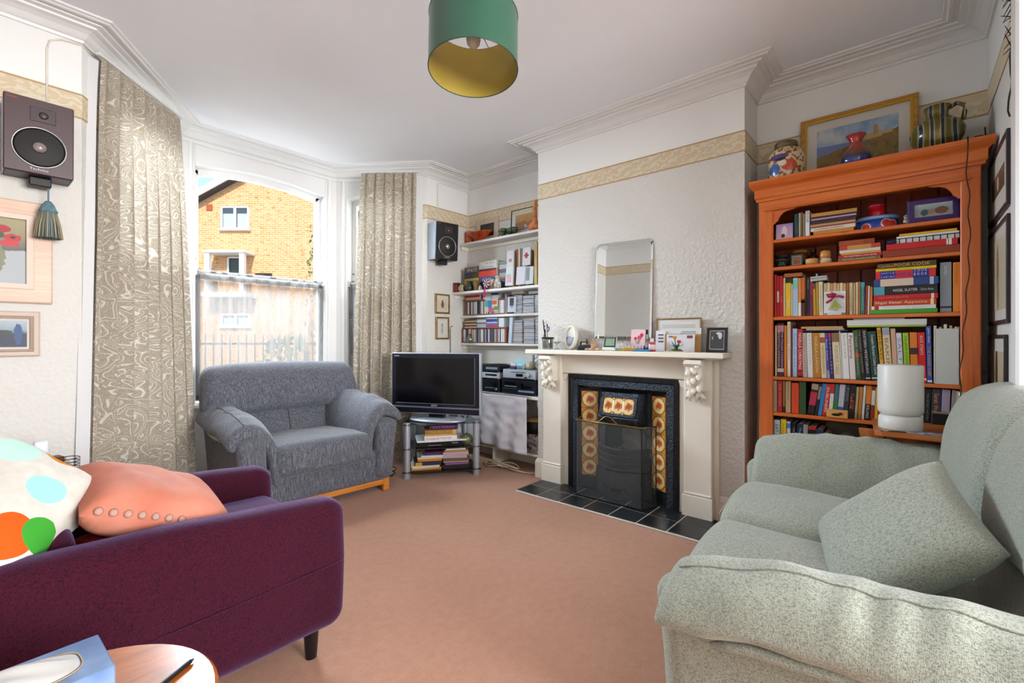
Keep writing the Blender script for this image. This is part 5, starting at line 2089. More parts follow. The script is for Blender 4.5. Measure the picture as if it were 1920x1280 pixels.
row([(1532, 1576, 530, 0, '#c2a071', 'tan paperback right of the bow card', {}), (1580, 1622, 529, 0, '#ddc9a6', 'pale cream paperback right of the bow card', {}), (1625, 1662, 528, 0, '#b3753c', 'brown paperback right of the bow card', {}), (1664, 1744, 529, 0, '#1f6f6c', 'teal paperback', dict(title='FRENCH PROVINCIAL', tcol='#b5d9cc', theight=.35, band=[(0.86, 1.0, '#3aa7b5')])),
     (1746, 1784, 535, .02, '#b02a26', 'small red paperback', {}), (1788, 1824, 536, .02, '#d6d3cd', 'small white paperback', {}), (1828, 1876, 538, .02, '#c7772b', 'small orange paperback', {})],
    SH[2], 'third shelf right half', K3, 1440, 0.15)
y = pos_on(1486, BX + .05)
o = flat_stack([(1470, 1504, 0.022, '#a3602a', 'brown book lying across the tops of the third shelf books', dict(d=0.13))], on_x(1487, 520.5, BFX).z + .004, BFX, 'third')
zt = on_x(1534, 527, BFX).z + .002
o = thing('leaflet_bundle', 'bundle of white leaflets lying on the third shelf books', 'leaflets', (BX + .02, pos_on(1534, BX), zt), rot=(-0.06, 0, 0.05))
for k in range(4):
    q = MB()
    q.cbox(0.0, 0.15, -0.038, 0.038, 0.0065 * k, 0.0065 * k + .0055, 0.0008)
    q.build('leaflet', pm(('#b9bcc0', '#d3d5d8', '#9fa3a8', '#dcdddf')[k], .5), o)
o = thing('small_jar', 'tiny black jar standing on the white leaflet bundle', 'jar', (BX + .07, pos_on(1531, BX + .05), zt + .0275))
q = MB()
q.lathe([(0.0, 0.0), (0.012, 0.0), (0.012, 0.018), (0.009, 0.024), (0.0, 0.024)], 14)
q.build('body', pm('#1a1a1c', .3), o)
q = MB()
q.box(-0.0125, -0.0115, -0.004, 0.004, 0.003, 0.015)
q.build('paper_label', pm('#d6d6d6'), o)
# bow card with the tree ornament
yl, yr = pos_on(1544.5, BX + .012), pos_on(1585.5, BX + .012)
cd = thing('gift_card', 'white card with a red ribbon bow and a green tree shape before the paperbacks', 'card', (BX + .012, (yl + yr) / 2, SH[2] + .0003), rot=(0, 0.05, 0))
q = MB()
q.cbox(0.0, 0.003, (yr - yl) / 2, (yl - yr) / 2, 0.012, 0.127, 0.0006)
q.build('card_panel', pm('#dcdde4', .6), cd)
q = MB()
q.cbox(0.0, 0.02, -0.03, 0.03, 0.0, 0.012, 0.001)
q.build('card_foot', pm('#cfcfd6', .6), cd)
q = MB()
q.prism([(0.028, 0.030), (-0.034, 0.040), (-0.002, 0.086)], -0.008, -0.0005, 'x')
q.prism([(0.002, 0.022), (-0.010, 0.024), (-0.010, 0.036), (0.002, 0.034)], -0.008, -0.0005, 'x')
tree = q.build('tree_ornament', pm('#b9b56a', .5), cd)
q = MB()
q.prism([(0.016, 0.038), (-0.022, 0.044), (-0.002, 0.074)], -0.010, -0.008, 'x')
q.build('tree_inlay', pm('#8fa052', .5), tree)
q = MB()
for P in ([(-0.006, 0.004, 0.094), (-0.010, 0.020, 0.112), (-0.008, 0.034, 0.110), (-0.008, 0.026, 0.098), (-0.006, 0.004, 0.094)], [(-0.006, 0.004, 0.094), (-0.010, -0.020, 0.100), (-0.008, -0.040, 0.092)], [(-0.006, 0.004, 0.094), (-0.010, 0.014, 0.080), (-0.006, 0.036, 0.066)], [(-0.006, 0.004, 0.094), (-0.012, -0.006, 0.108), (-0.010, 0.012, 0.120), (-0.006, 0.004, 0.096)]):
    q.tube(P, [0.003, 0.0055, 0.006, 0.0055, 0.003][:len(P)], 6)
q.build('ribbon_bow', pm('#b01a3c', .4), cd)
st = [(1632, 1758, 0.024, '#36a023', 'bright green book at the foot of the cookbook pile on the third shelf', {}),
      (1634, 1755, 0.022, '#e6e3e2', 'white book with red emblem in the cookbook pile on the third shelf', dict(title='food from the garden', tcol='#9aa0a8', trange=(0.15, 0.80), theight=.35, band=[(0.88, 0.95, '#b3262c')])),
      (1638, 1756, 0.034, '#c8401c', 'red-orange cookbook titled Appetite in the pile on the third shelf', dict(title='Nigel Slater', tcol='#f6efe6', trange=(0.53, 0.97), title2=('Appetite', 0.14, 0.50, '#f2d9a8'), theight=.52, band=[(0.04, 0.09, '#f2d9a8')])),
      (1638, 1759, 0.030, '#c2141c', 'red cookbook titled Real Food in the pile', dict(title="NIGEL SLATER'S REAL FOOD", tcol='#e88a6a', trange=(0.44, 0.92), theight=.30, band=[(0.06, 0.10, '#efe2d8')])),
      (1638, 1758, 0.050, '#15151a', 'thick black cookbook with turquoise corner in the pile', dict(title='NIGEL SLATER', tcol='#e9e6e0', trange=(0.30, 0.68), theight=.30, title2=('Kitchen diaries', 0.06, 0.25, '#b9bcc2'), band=[(0.82, 1.0, '#4b9fb5')])),
      (1638, 1760, 0.044, '#1c4585', 'blue book with cream spine label in the cookbook pile', dict(band=[(0.37, 0.89, '#d9c4b0'), (0.07, 0.13, '#b7c6dd')])),
      (1642, 1755, 0.046, '#d42430', 'red and blue book titled USA Cookbook in the pile', dict(band=[(0.66, 0.92, '#23288f'), (0.11, 0.37, '#23288f')], title2=('U*S*A', 0.39, 0.65, '#3a2f9c'), title='S H E I L A|L U K I N S', tcol='#dfe3f2', trange=(0.68, 0.90), theight=.6, extra=[('C O O K', 0.14, 0.35, '#dfe3f2', 0.012, 0.013), ('B O O K', 0.14, 0.35, '#dfe3f2', -0.006, 0.013)])),
      (1642, 1756, 0.016, '#e6c51c', 'yellow thin book under the Poor Cook book', dict(title='EAT WELL', tcol='#7fa04a', trange=(0.4, 0.65), theight=.5)),
      (1645, 1756, 0.030, '#4a3b12', 'olive book titled Poor Cook topping the pile on the third shelf', dict(title='POOR COOK', tcol='#d9b24a', trange=(0.10, 0.70), theight=.62, title2=('Caroline', 0.72, 0.97, '#c29a52')))]
st = [(a, b_, t * 0.85, c, l, e) for (a, b_, t, c, l, e) in st]
flat_stack(st, SH[2], BX + .012, 'third')
# second word of the red and blue spine
row([(1366, 1578, 491.5, 0, '#8f9ba5', 'thick grey book with green mark', dict(title='Leiths', tcol='#d9dde0', trange=(0.75, 0.93), theight=.22, band=[(0.08, 0.12, '#2c2f33')])),
     (1600, 1736, 491.5, 0, '#e08a2c', 'orange hardback', dict(title='LEON ESSENTIAL', tcol='#b5531c', trange=(0.55, 0.97), theight=.3))], SH[2], 'third shelf end', 9.6, 1620, 0.17)

# --- fourth shelf
row([(125, 160, 610, 0, '#d6c49e', 'thin cream book', {}), (165, 286, 606, 0, '#4b1c3c', 'aubergine book titled The Italian Cooking Encyclopedia', dict(title='THE ITALIAN COOKING|ENCYCLOPEDIA', tcol='#e0cbd6', trange=(0.17, 0.84), band=[(0.84, 0.96, '#c98a94'), (0.08, 0.15, '#cfc6bd')], d=.2)),
     (290, 338, 610, 0, '#e07a1a', 'bright orange book', {}), (346, 408, 603, 0, '#dcd5bb', 'tall cream book', dict(title='Marcella Hazan', tcol='#5a5a4a', trange=(0.3, 0.95), theight=.4)), (411, 438, 610, 0, '#7d1f1c', 'dark red thin book', {}), (442, 524, 616, 0, '#9fbbdc', 'sky blue book', dict(title='how to eat', tcol='#5d82b5', trange=(0.2, 0.9), theight=.35)),
     (527, 628, 617, 0, '#b3161e', 'red and black Christmas cookbook', dict(title='NIGELLA CHRISTMAS', tcol='#f2dede', trange=(0.16, 0.92), theight=.55, band=[(0.0, 0.03, '#1a1014'), (0.12, 0.14, '#1a1014')])),
     (630, 716, 624, -.03, '#b9a79c', 'taupe book', dict(title='SIMPLE SUPPERS', tcol='#8a756a', theight=.35)), (718, 815, 624, -.03, '#d9dad6', 'white cookbook', dict(title='KITCHEN', tcol='#c9a9a9', trange=(0.3, 0.95), theight=.35)),
     (818, 958, 624, -.03, '#b07628', 'caramel brown book with cream lettering', dict(title='NIGELLA LAWSON', tcol='#e6cf9c', trange=(0.12, 0.92), theight=.36)), (962, 1062, 624, -.04, '#d6c49c', 'cream book with a small picture', dict(title='MEDITERRANEAN', tcol='#8a7446', trange=(0.1, 0.72), theight=.4, band=[(0.78, 0.90, '#a5542c')])),
     (1064, 1120, 624, -.05, '#4a4a9c', 'violet blue book', dict(title='Rick Stein', tcol='#c9c9e6', trange=(0.4, 0.85), theight=.5, band=[(0.0, 0.18, '#8f8fd0')])), (1122, 1186, 624, -.05, '#35225c', 'deep purple book', dict(title='ENGLISH', tcol='#a594c4', theight=.45, band=[(0.9, 1.0, '#b3265c')])),
     (1190, 1326, 624, -.05, '#d9cdb2', 'ivory book with a brown photograph', dict(title='PLENTIFUL TABLE', tcol='#a98f5c', trange=(0.1, 0.72), theight=.5, band=[(0.80, 1.0, '#8a6a48')])), (1330, 1352, 618, -.05, '#cfd0c6', 'thin pale grey book', {}),
     (1356, 1474, 624, -.05, '#e0e2e0', 'white book with faint red lettering', dict(title='RIVER CAFE', tcol='#d29a9a', trange=(0.45, 0.95), theight=.35)), (1478, 1586, 624, -.05, '#ddd5d2', 'off-white book titled Persiana', dict(title='Persiana', tcol='#7a2338', trange=(0.45, 0.94), theight=.6)),
     (1590, 1680, 619, -.06, '#3f5a3c', 'green book with red label', dict(band=[(0.45, 0.53, '#c2402c'), (0.0, 0.06, '#1f4a2c')], title='THE GARDEN', tcol='#a8b89a', theight=.3)), (1684, 1752, 617, -.07, '#20201c', 'black book titled Collection', dict(title='THE COOKERY COLLECTION', tcol='#a89c84', theight=.5, trange=(0.15, 0.97))),
     (1756, 1858, 617, -.07, '#1d1c24', 'black book titled Eastern Vegetarian', dict(title='EASTERN VEGETARIAN', tcol='#d0cdd6', theight=.42, trange=(0.14, 0.96), band=[(0.03, 0.05, '#cfcfd4')]))],
    SH[3], 'fourth shelf', 9.6, 1440, 0.17)
row([(125, 268, 621, -.08, '#143f38', 'bottle green cookery course book', dict(title='Complete Illustrated Cookery Course', tcol='#d5dfd2', trange=(0.12, 0.93), theight=.45, band=[(0.04, 0.06, '#dfe6dc')], d=.18)),
     (276, 344, 614, -.07, '#d9a529', 'golden yellow book', dict(title='BREAD', tcol='#8f5a14', trange=(0.4, 0.95))), (348, 470, 614, -.06, '#d9c7a0', 'cream book with grey photograph', dict(title='BAKING', tcol='#9c6f2c', trange=(0.1, 0.8), theight=.5, band=[(0.86, 1.0, '#9aa0b0')])), (474, 556, 616, -.05, '#cfa58c', 'pinkish tan book', {}),
     (560, 650, 624, -.05, '#d5d7e0', 'pale lavender white book', dict(title='SALT', tcol='#8a8f9c', trange=(0.4, 0.9))), (654, 752, 624, -.04, '#9cc424', 'lime green book titled The Green Roasting Tin', dict(title='THE GREEN ROASTING TIN', tcol='#3f5a1c', trange=(0.2, 0.94), theight=.4)),
     (756, 880, 623, -.03, '#dd7d1e', 'orange book with a dark picture band', dict(band=[(0.56, 0.69, '#3a1f2c')])), (884, 1006, 623, -.03, '#cf1a20', 'scarlet book with white capital lettering', dict(title="RICK STEIN'S", tcol='#f4dcd4', trange=(0.55, 0.93), theight=.4, band=[(0.05, 0.09, '#f2e6e0')])),
     (1012, 1096, 611, -.02, '#2f55a8', 'blue book with yellow lettering', dict(title='Jamie Oliver', tcol='#e6e9f0', trange=(0.70, 0.96), theight=.6, title2=('THE NAKED CHEF', 0.12, 0.64, '#d9a82c'), band=[(0.02, 0.05, '#e6e9f0')]))],
    SH[3], 'fourth shelf right half', 8.535, 1620, 0.17)
yl, yr = pos_on(1753, BX + .004), pos_on(1799, BX + .004)
o = thing('magazine_file', 'grey-white cardboard magazine file at the end of the fourth shelf', 'file box', (BX + .006, (yl + yr) / 2, SH[3]))
hwf = (yl - yr) / 2
q = MB()
q.cbox(0, 0.004, -hwf, hwf, 0, 0.262, 0.001)
q.cbox(0.0, 0.24, hwf - .003, hwf, 0, 0.27, 0.001)
q.cbox(0.0, 0.24, -hwf, -hwf + .003, 0, 0.27, 0.001)
q.build('shell', pm('#c9ccc8', .55), o)
for k in range(5):
    q = MB()
    q.box(0.01, 0.23, -hwf + .006 + k * .018, -hwf + .016 + k * .018, 0.002, 0.27 + .006 * (k % 3))
    q.build('papers', pm(('#d9c9a4', '#b7a07c', '#e3dccb', '#c4b394', '#d6cbb2')[k], .8), o)
zt = SH[3] + .222
flat_stack([(1506, 1590, 0.008, '#1e2348', 'navy thin booklet lying over the fourth shelf books', dict(back=.0)), (1512, 1582, 0.008, '#cbb79a', 'pale patterned booklet lying over the fourth shelf books', {}), (1502, 1580, 0.012, '#c39a62', 'tan booklet lying over the fourth shelf books', {})], on_x(1545, 622.5, BFX).z + .003, BFX, 'fourth')
flat_stack([(1589, 1736, 0.008, '#a5c92c', 'thin lime green atlas under the large white book', dict(back=.0)), (1588, 1738, 0.030, '#d7d8da', 'large white book lying over the fourth shelf books', dict(d=.2)), (1600, 1696, 0.007, '#b7bac2', 'grey pamphlet on the large white book', {})], on_x(1660, 613.5, BFX).z + .002, BFX - .004, 'fourth')

# --- fifth shelf
row([(80, 134, 712, 0, '#b8ad98', 'stone grey paperback', dict(title='SILENCE', tcol='#6f6656', theight=.3)), (140, 215, 712, 0, '#bf1e24', 'crimson novel', dict(title='THE WOMEN', tcol='#e89a8a', trange=(0.2, 0.9), theight=.4)), (220, 258, 714, 0, '#8a6a32', 'olive novel with black foot', dict(band=[(0.0, 0.18, '#1c1a16')])), (262, 342, 712, 0, '#b99a72', 'tan novel', dict(title='LONDON', tcol='#8f7450', trange=(0.4, 0.95), theight=.35)),
     (352, 464, 718, 0, '#d9491f', 'vermilion novel', dict(title='NUTSHELL', tcol='#b8341a', trange=(0.3, 0.8), theight=.25)), (468, 570, 713, 0, '#2f4a28', 'forest green hardback', {}), (584, 690, 716, .14, '#151417', 'black novel with pink and white stripes', dict(band=[(0.30, 0.72, '#b52a44'), (0.80, 0.98, '#a8927f')])), (694, 742, 718, .14, '#241a1e', 'very dark novel', dict(band=[(0.5, 0.9, '#8a7f80')])),
     (746, 806, 715, .13, '#1f7fc0', 'bright blue leaning novel', {}), (812, 894, 718, .10, '#c22a24', 'red leaning novel', dict(title='DUBLINERS', tcol='#eadcd6', theight=.5)), (898, 960, 718, .08, '#b8301f', 'brick red leaning novel', dict(band=[(0.0, 0.7, '#d8d2cc')])), (964, 1026, 715, .08, '#3f6f78', 'slate and green leaning novel', dict(band=[(0.0, 0.5, '#1f7a3c')])), (1030, 1118, 718, .08, '#b9b7c4', 'pale lilac leaning novel', dict(band=[(0.2, 0.32, '#3a52a8')])),
     (1122, 1196, 720, .07, '#2a2f38', 'charcoal leaning novel', dict(title='POEMS', tcol='#7f8a9a', trange=(0.5, 0.9))), (1200, 1290, 720, .07, '#171314', 'black novel titled Circe', {}), (1294, 1336, 725, .06, '#b5a078', 'sand leaning novel', {}), (1340, 1396, 725, .06, '#b87a26', 'ochre leaning novel', {}), (1400, 1440, 720, .06, '#dcd9d6', 'white leaning novel', {}),
     (1444, 1524, 720, .06, '#dd7f1f', 'orange and black leaning novel', dict(band=[(0.0, 0.46, '#17171c')], title='KILLING', tcol='#e6e6ea', trange=(0.05, 0.42), theight=.5)), (1528, 1588, 724, .05, '#8f2a1e', 'brown-red and white leaning novel', dict(band=[(0.45, 0.88, '#dcdad8')])), (1592, 1644, 726, .04, '#e0b01e', 'golden leaning novel', {}), (1648, 1694, 726, .03, '#b52c1c', 'tomato red novel', {})],
    SH[4], 'fifth shelf', 8.0, 1440, 0.13)
# CIRCE, lettered upright down its spine
cbk = [o for o in bpy.data.objects if o.get('label', '').startswith('black novel titled Circe')][0]
q = MB()
for k, ch in enumerate('CIRCE'):
    put_text(q, ch, (-0.0013, 0.0085, 0.118 - k * 0.0165), (0, -1, 0), (0, 0, 1), 0.005 if ch == 'I' else 0.016, 0.0125)
q.build('title', pm('#dd6a3c', .5), cbk)
row([(512, 562, 724, .05, '#d6c9a2', 'cream novel behind the white lamp', {}), (566, 612, 731, .04, '#3c3f44', 'dark grey novel', dict(band=[(0.0, 0.28, '#cfd0d2')])), (616, 700, 724, .03, '#191b1c', 'black novel', dict(title='THE SECRET HISTORY', tcol='#8a8a80', theight=.35)), (706, 826, 727, .03, '#3b3648', 'slate purple novel with orange lettering', dict(title='Sarah Waters', tcol='#d99a4a', trange=(0.2, 0.88), theight=.5)),
     (832, 940, 728, .03, '#a39cb8', 'lavender novel with violet flower', dict(title='WILDFLOWERS', tcol='#c9a888', trange=(0.35, 0.9), theight=.3, band=[(0.12, 0.28, '#5c3f9c')])), (946, 1004, 731, .05, '#8f8d86', 'grey novel', {}), (1008, 1066, 733, .03, '#b8bdae', 'pale sage novel', {})], SH[4], 'fifth shelf beyond the lamp', 6.735, 1640, 0.13)
yl, yr = pos_on(1550, BX + .004), pos_on(1590, BX + .004)
o = thing('matchbox_drawer', 'little varnished wooden box with a black shoe motif on the fifth shelf', 'box', (BX - .004, (yl + yr) / 2, SH[4]))
q = MB()
q.cbox(0, 0.024, -(yl - yr) / 2, (yl - yr) / 2, 0, 0.042, 0.002)
q.build('box', wood('pale_varnish', '#c58a3c', '#d79f50', '#e0b068', 'y', 2, .35, False), o)
q = MB()
q.lathe([(0.0, 0.0), (0.012, 0.0), (0.012, 0.002), (0.0, 0.002)], 16, mat=Matrix.Translation((-0.001, 0.006, 0.018)) @ Matrix.Rotation(-pi / 2, 4, 'Y') @ Matrix.Diagonal((.6, 1.6, 1, 1)))
q.lathe([(0.0, 0.0), (0.008, 0.0), (0.008, 0.002), (0.0, 0.002)], 16, mat=Matrix.Translation((-0.001, -0.014, 0.024)) @ Matrix.Rotation(-pi / 2, 4, 'Y') @ Matrix.Diagonal((.9, 1.3, 1, 1)))
q.build('shoe_motif', pm('#17130f', .4), o)
q = MB()
q.box(-0.0042, -0.003, -0.022, -0.006, 0.024, 0.027)
q.build('motif_strap', pm('#b52c2c', .4), o)
o = thing('black_box', 'small black open-topped box at the end of the fifth shelf', 'box', (BX - .06, pos_on(1770, BX - .06) - .010, 0.7205))
q = MB()
q.cbox(0, 0.055, -0.050, 0.050, 0, 0.050, 0.002)
q.build('body', pm('#0d0c0d', .4), o)
q = MB()
q.cbox(-0.001, 0.056, -0.051, 0.051, 0.050, 0.054, 0.001)
q.build('rim', pm('#8a7a5c', .5), o)

# --- sixth shelf
row([(90, 182, 787, 0, '#c3dbe2', 'pale blue book titled Eat Better', dict(title='EAT BETTER', tcol='#24343c', trange=(0.2, 0.88), theight=.5, d=.2)), (190, 274, 786, 0, '#e3c41c', 'yellow cookbook', dict(title='GOOD AND HEALTHY', tcol='#8a7a1a', trange=(0.15, 0.9), theight=.3)), (282, 338, 790, 0, '#c2bcd0', 'lilac grey book with blue top', dict(band=[(0.82, 0.95, '#2c80bb')])), (342, 404, 792, .03, '#1b1516', 'black cookbook', dict(title='THE KITCHEN GARDEN', tcol='#b5a8a0', theight=.4)),
     (410, 506, 794, .04, '#1b2c4b', 'navy book with script title', dict(title='The Art of Eating', tcol='#b9c6dc', trange=(0.15, 0.9), theight=.4)), (510, 584, 796, .03, '#8f9390', 'grey green book', dict(title='VEG', tcol='#d6d9d6', trange=(0.3, 0.6))), (588, 700, 800, .03, '#c41a26', 'red book with black and white picture', dict(title='MORO', tcol='#f2e2da', trange=(0.05, 0.45), theight=.45, band=[(0.72, 0.92, '#1a1516')])),
     (720, 834, 805, 0, '#27375c', 'dark blue book', dict(title='The Middle Eastern', tcol='#c6d0e2', trange=(0.05, 0.9), theight=.4)), (840, 908, 812, 0, '#c9b79a', 'beige book', {})], SH[5], 'sixth shelf', 8.0, 1440, 0.18)
frame('leaning_portrait', 'dim green portrait print in a pale mount leaning on the sixth shelf', 'picture', (BX + .16, pos_on(1585, BX + .14), SH[5]), (0, 0.12, 0), 0.19, 0.215, 0.006, 0.008, pm('#4a4436', .5), mount=pm('#77755f', .6), mw=0.024,
      pic=picture_mat('dim_portrait', [(-0.1, '#2a3020'), (0.0, '#3c4229'), (0.1, '#4d4d36')], 12, [(-0.005, 0.02, .030, .036, '#7a7558')], .06))
rk = thing('letter_rack', 'brown wooden letter rack on the sixth shelf under the corner table', 'letter rack', (BX + .035, pos_on(1635, BX + .03), SH[5]))
q = MB()
q.cbox(0.0, 0.05, -0.060, 0.060, 0, 0.008, 0.001)
q.cbox(0.046, 0.052, -0.060, 0.060, 0.0, 0.165, 0.001)
q.cbox(0.0, 0.004, -0.060, 0.060, 0.0, 0.08, 0.001)
q.build('rack', M_PINE_D, rk)
cols = ['#c9bf1e', '#24408f', '#b0b4b8', '#2f8f3a', '#1c1c1e', '#d06a2c', '#3a7f4c', '#d6d6da', '#5c86a8']
for k in range(9):
    o = thing('pen', ['yellow', 'blue', 'grey', 'green', 'black', 'orange', 'dark green', 'white', 'steel blue'][k] + ' pen standing among the letter rack clutter', 'pen', (BX + .012 + .012 * (k % 3), pos_on(1604 + 4.6 * k, BX + .02), SH[5] + .0005), rot=(0.20 * sin(k * 1.7), 0.05, 0))
    q = MB()
    q.cyl((0, 0, 0), (0, 0, 0.135 + .012 * (k % 3)), 0.0036, n=8)
    q.build('barrel', pm(cols[k], .35), o)
    q = MB()
    q.cyl((0, 0, 0.135 + .012 * (k % 3)), (0, 0, 0.15 + .012 * (k % 3)), 0.0034, 0.001, 8)
    q.build('tip', pm('#17171a', .35), o)
# lower books hardly seen behind the sofa are left to the dark of the bottom shelf


# ================================================================== shelves in the left-hand alcove
AS = [(2.056, 3.17), (1.568, 3.08), (1.343, 3.19), (1.075, 3.19)]
ALAB = ['top', 'second', 'third', 'lowest']
for k, (z, x) in enumerate(AS):
    a = thing('alcove_shelf', '%s white painted shelf board in the alcove beside the chimney breast' % ALAB[k], 'shelf', (x, 2.84, z))
    q = MB()
    q.cbox(0.0, XA - x, -0.555, 0.558, -0.024, -0.0008, 0.003)
    q.build('board', M_WHITE, a)
    q = MB()
    q.cbox(0.02, XA - x, 0.540, 0.559, -0.060, -0.024, 0.003)
    q.cbox(XA - x - .018, XA - x, -0.555, 0.559, -0.060, -0.024, 0.003)
    q.build('batten', M_CREAM, a)
Z1, Z2, Z3, Z4 = [a[0] for a in AS]


def ya(px, x):
    return on_x(px, 600, x).y


# top shelf: glass and frames
M_AMBER = mottled('amber_art_glass', '#8f2a0c', '#c4581a', 14, 0.12, spec=0.6)
M_ORANGE_G = mottled('orange_art_glass', '#c9521c', '#f0a868', 22, 0.15, spec=0.6)
o = thing('glass_bowl', 'large amber glass bowl at the window end of the top alcove shelf', 'bowl', (3.235, ya(899, 3.235), Z1))
q = MB()
q.lathe([(0.0, 0.0), (0.045, 0.0), (0.060, 0.012), (0.105, 0.055), (0.150, 0.085), (0.160, 0.092), (0.156, 0.096), (0.100, 0.066), (0.050, 0.022), (0.0, 0.014)], 40, sx=0.38, sy=1.0)
q.build('bowl', M_AMBER, o)
o = thing('glass_vase', 'squat red-orange glass vase behind the amber bowl', 'vase', (3.262, 3.345, Z1))
q = MB()
q.lathe([(0.0, 0.0), (0.030, 0.0), (0.036, 0.05), (0.030, 0.10), (0.036, 0.128), (0.034, 0.128), (0.0, 0.11)], 28, sy=1.35)
q.build('body', mottled('red_orange_glass', '#c23a12', '#e8742c', 18, .15), o)
frame('framed_print', 'pale wood framed dark print leaning behind the amber bowl', 'picture', (3.292, ya(912, 3.28), Z1), (0, 0.06, 0), 0.30, 0.235, 0.055, 0.016, pm('#c9b3a0', .6), pic=picture_mat('dark_print', [(-0.1, '#3a2a1c'), (0.02, '#20261f'), (0.1, '#161a17')], 10, [(0.0, -0.03, .05, .03, '#8a4a22')], .05))
frame('framed_print', 'black edged print in a white mount leaning behind the green glass dish', 'picture', (3.290, ya(985, 3.28), Z1), (0, 0.06, 0), 0.36, 0.250, 0.008, 0.012, pm('#221c1c', .4), mount=pm('#cfd0d2', .6), mw=0.045, pic=picture_mat('brown_print', [(-0.1, '#8a5a2c'), (0.0, '#b0793c'), (0.1, '#c99a5c')], 14, None, .08))
o = thing('glass_dish', 'green petalled glass dish on the top alcove shelf', 'dish', (3.225, ya(953, 3.225), Z1))
M_GREENG = clear_glass('pale_green_glass', '#e6f2de', 0.06)
q = MB()
q.lathe([(0.0, 0.004), (0.028, 0.0), (0.034, 0.006), (0.0, 0.010)], 24)
q.build('foot', M_GREENG, o)
for k in range(7):
    q = MB()
    a = k * 2 * pi / 7
    q.lathe([(0.0, 0.0), (0.016, 0.006), (0.030, 0.028), (0.036, 0.050), (0.033, 0.050), (0.014, 0.014), (0.0, 0.006)], 14)
    q.build('petal_cup', M_GREENG, o, (0.026 * cos(a), 0.075 * sin(a), 0.006 + .010 * (k % 2)))
    q = MB()
    q.lathe([(0.036, 0.049), (0.0375, 0.052), (0.034, 0.052)], 14)
    q.build('petal_rim', pm('#4f7a3a', .2), o, (0.026 * cos(a), 0.075 * sin(a), 0.006 + .010 * (k % 2)))
o = thing('glass_vase', 'tall orange glass bottle vase at the chimney end of the top alcove shelf', 'vase', (3.225, ya(1003, 3.225), Z1))
q = MB()
q.lathe([(0.0, 0.0), (0.040, 0.0), (0.058, 0.022), (0.060, 0.045), (0.046, 0.070), (0.024, 0.088), (0.017, 0.12), (0.017, 0.20), (0.021, 0.26), (0.024, 0.268), (0.018, 0.262), (0.0, 0.10)], 28)
q.build('body', M_ORANGE_G, o)
o = thing('glass_stopper', 'clear round glass stopper ornament on the top alcove shelf', 'ornament', (3.245, ya(986, 3.245), Z1))
q = MB()
q.lathe([(0.0, 0.0), (0.016, 0.0), (0.016, 0.006), (0.005, 0.014), (0.005, 0.04), (0.017, 0.055), (0.020, 0.070), (0.014, 0.084), (0.0, 0.090)], 18)
q.build('body', clear_glass('clear_stopper', '#eef4f2', .25), o)

# second shelf: pots, piled books, cards
xx = 3.12
o = thing('red_box', 'small red lacquer caddy at the window end of the second alcove shelf', 'caddy', (3.112, 3.368, Z2))
q = MB()
q.cbox(-0.028, 0.028, -0.026, 0.026, 0, 0.080, 0.006)
q.build('body', mottled('red_lacquer', '#6e1e17', '#93342a', 18, .3), o)
q = MB()
q.cbox(-0.029, 0.029, -0.027, 0.027, 0.080, 0.092, 0.004)
q.build('lid', pm('#3f2732', .3), o)
o = thing('striped_pot', 'cream and brown striped round pot on the second alcove shelf', 'pot', (xx, ya(866, xx), Z2))
m, nt, b = newmat('striped_glaze')
v = coords(nt, 'Object')
w = node(nt, 'ShaderNodeTexWave', bands_direction='Y')
w.inputs['Scale'].default_value = 22
nt.links.new(v, w.inputs['Vector'])
nt.links.new(ramp(nt, w.outputs[0], [(0.4, '#d6cba9'), (0.6, '#6f5a3a')]), b.inputs['Base Color'])
b.inputs['Roughness'].default_value = .25
q = MB()
q.lathe([(0.0, 0.0), (0.022, 0.0), (0.038, 0.020), (0.040, 0.038), (0.030, 0.058), (0.018, 0.064), (0.018, 0.070), (0.0, 0.070)], 26)
q.build('body', m, o)
o = thing('dark_vase', 'dark green glazed vase with flared rim on the second alcove shelf', 'vase', (xx + .01, ya(879, xx), Z2))
q = MB()
q.lathe([(0.0, 0.0), (0.026, 0.0), (0.040, 0.022), (0.042, 0.045), (0.026, 0.072), (0.020, 0.082), (0.034, 0.098), (0.031, 0.098), (0.0, 0.07)], 26)
q.build('body', mottled('dark_green_glaze', '#232a2a', '#4f5a54', 14, .2), o)
o = thing('glazed_mug', 'green and amber glazed beaker on the second alcove shelf', 'beaker', (xx, ya(893.5, xx), Z2))
q = MB()
q.lathe([(0.0, 0.0), (0.026, 0.0), (0.030, 0.05), (0.033, 0.096), (0.030, 0.096), (0.026, 0.01), (0.0, 0.008)], 24)
q.build('body', mottled('amber_green_glaze', '#2f5a4a', '#a0702c', 8, .2, stretch=(1, 2, .4)), o)
o = thing('shell', 'small white shell on the second alcove shelf', 'shell', (xx - .01, ya(902, xx), Z2))
q = MB()
q.lathe([(0.0, 0.0), (0.016, 0.004), (0.020, 0.020), (0.010, 0.040), (0.0, 0.05)], 12)
q.build('body', pm('#cfcac4', .4), o)
o = thing('rosette', 'maroon and white striped ribbon rosette at the edge of the second alcove shelf', 'rosette', (3.068, ya(913, 3.07), Z2 + .050), rot=(0, 0, 0))
for k in range(14):
    q = MB()
    a = k * 2 * pi / 14
    q.tube([(0.0, 0.008 * cos(a), 0.008 * sin(a)), (-0.008, 0.026 * cos(a), 0.026 * sin(a)), (-0.004, 0.040 * cos(a), 0.040 * sin(a))], [0.004, 0.008, 0.006], 6)
    q.build('ribbon_loop', pm('#6e1f42' if k % 2 else '#d9cdd6', .5), o)
q = MB()
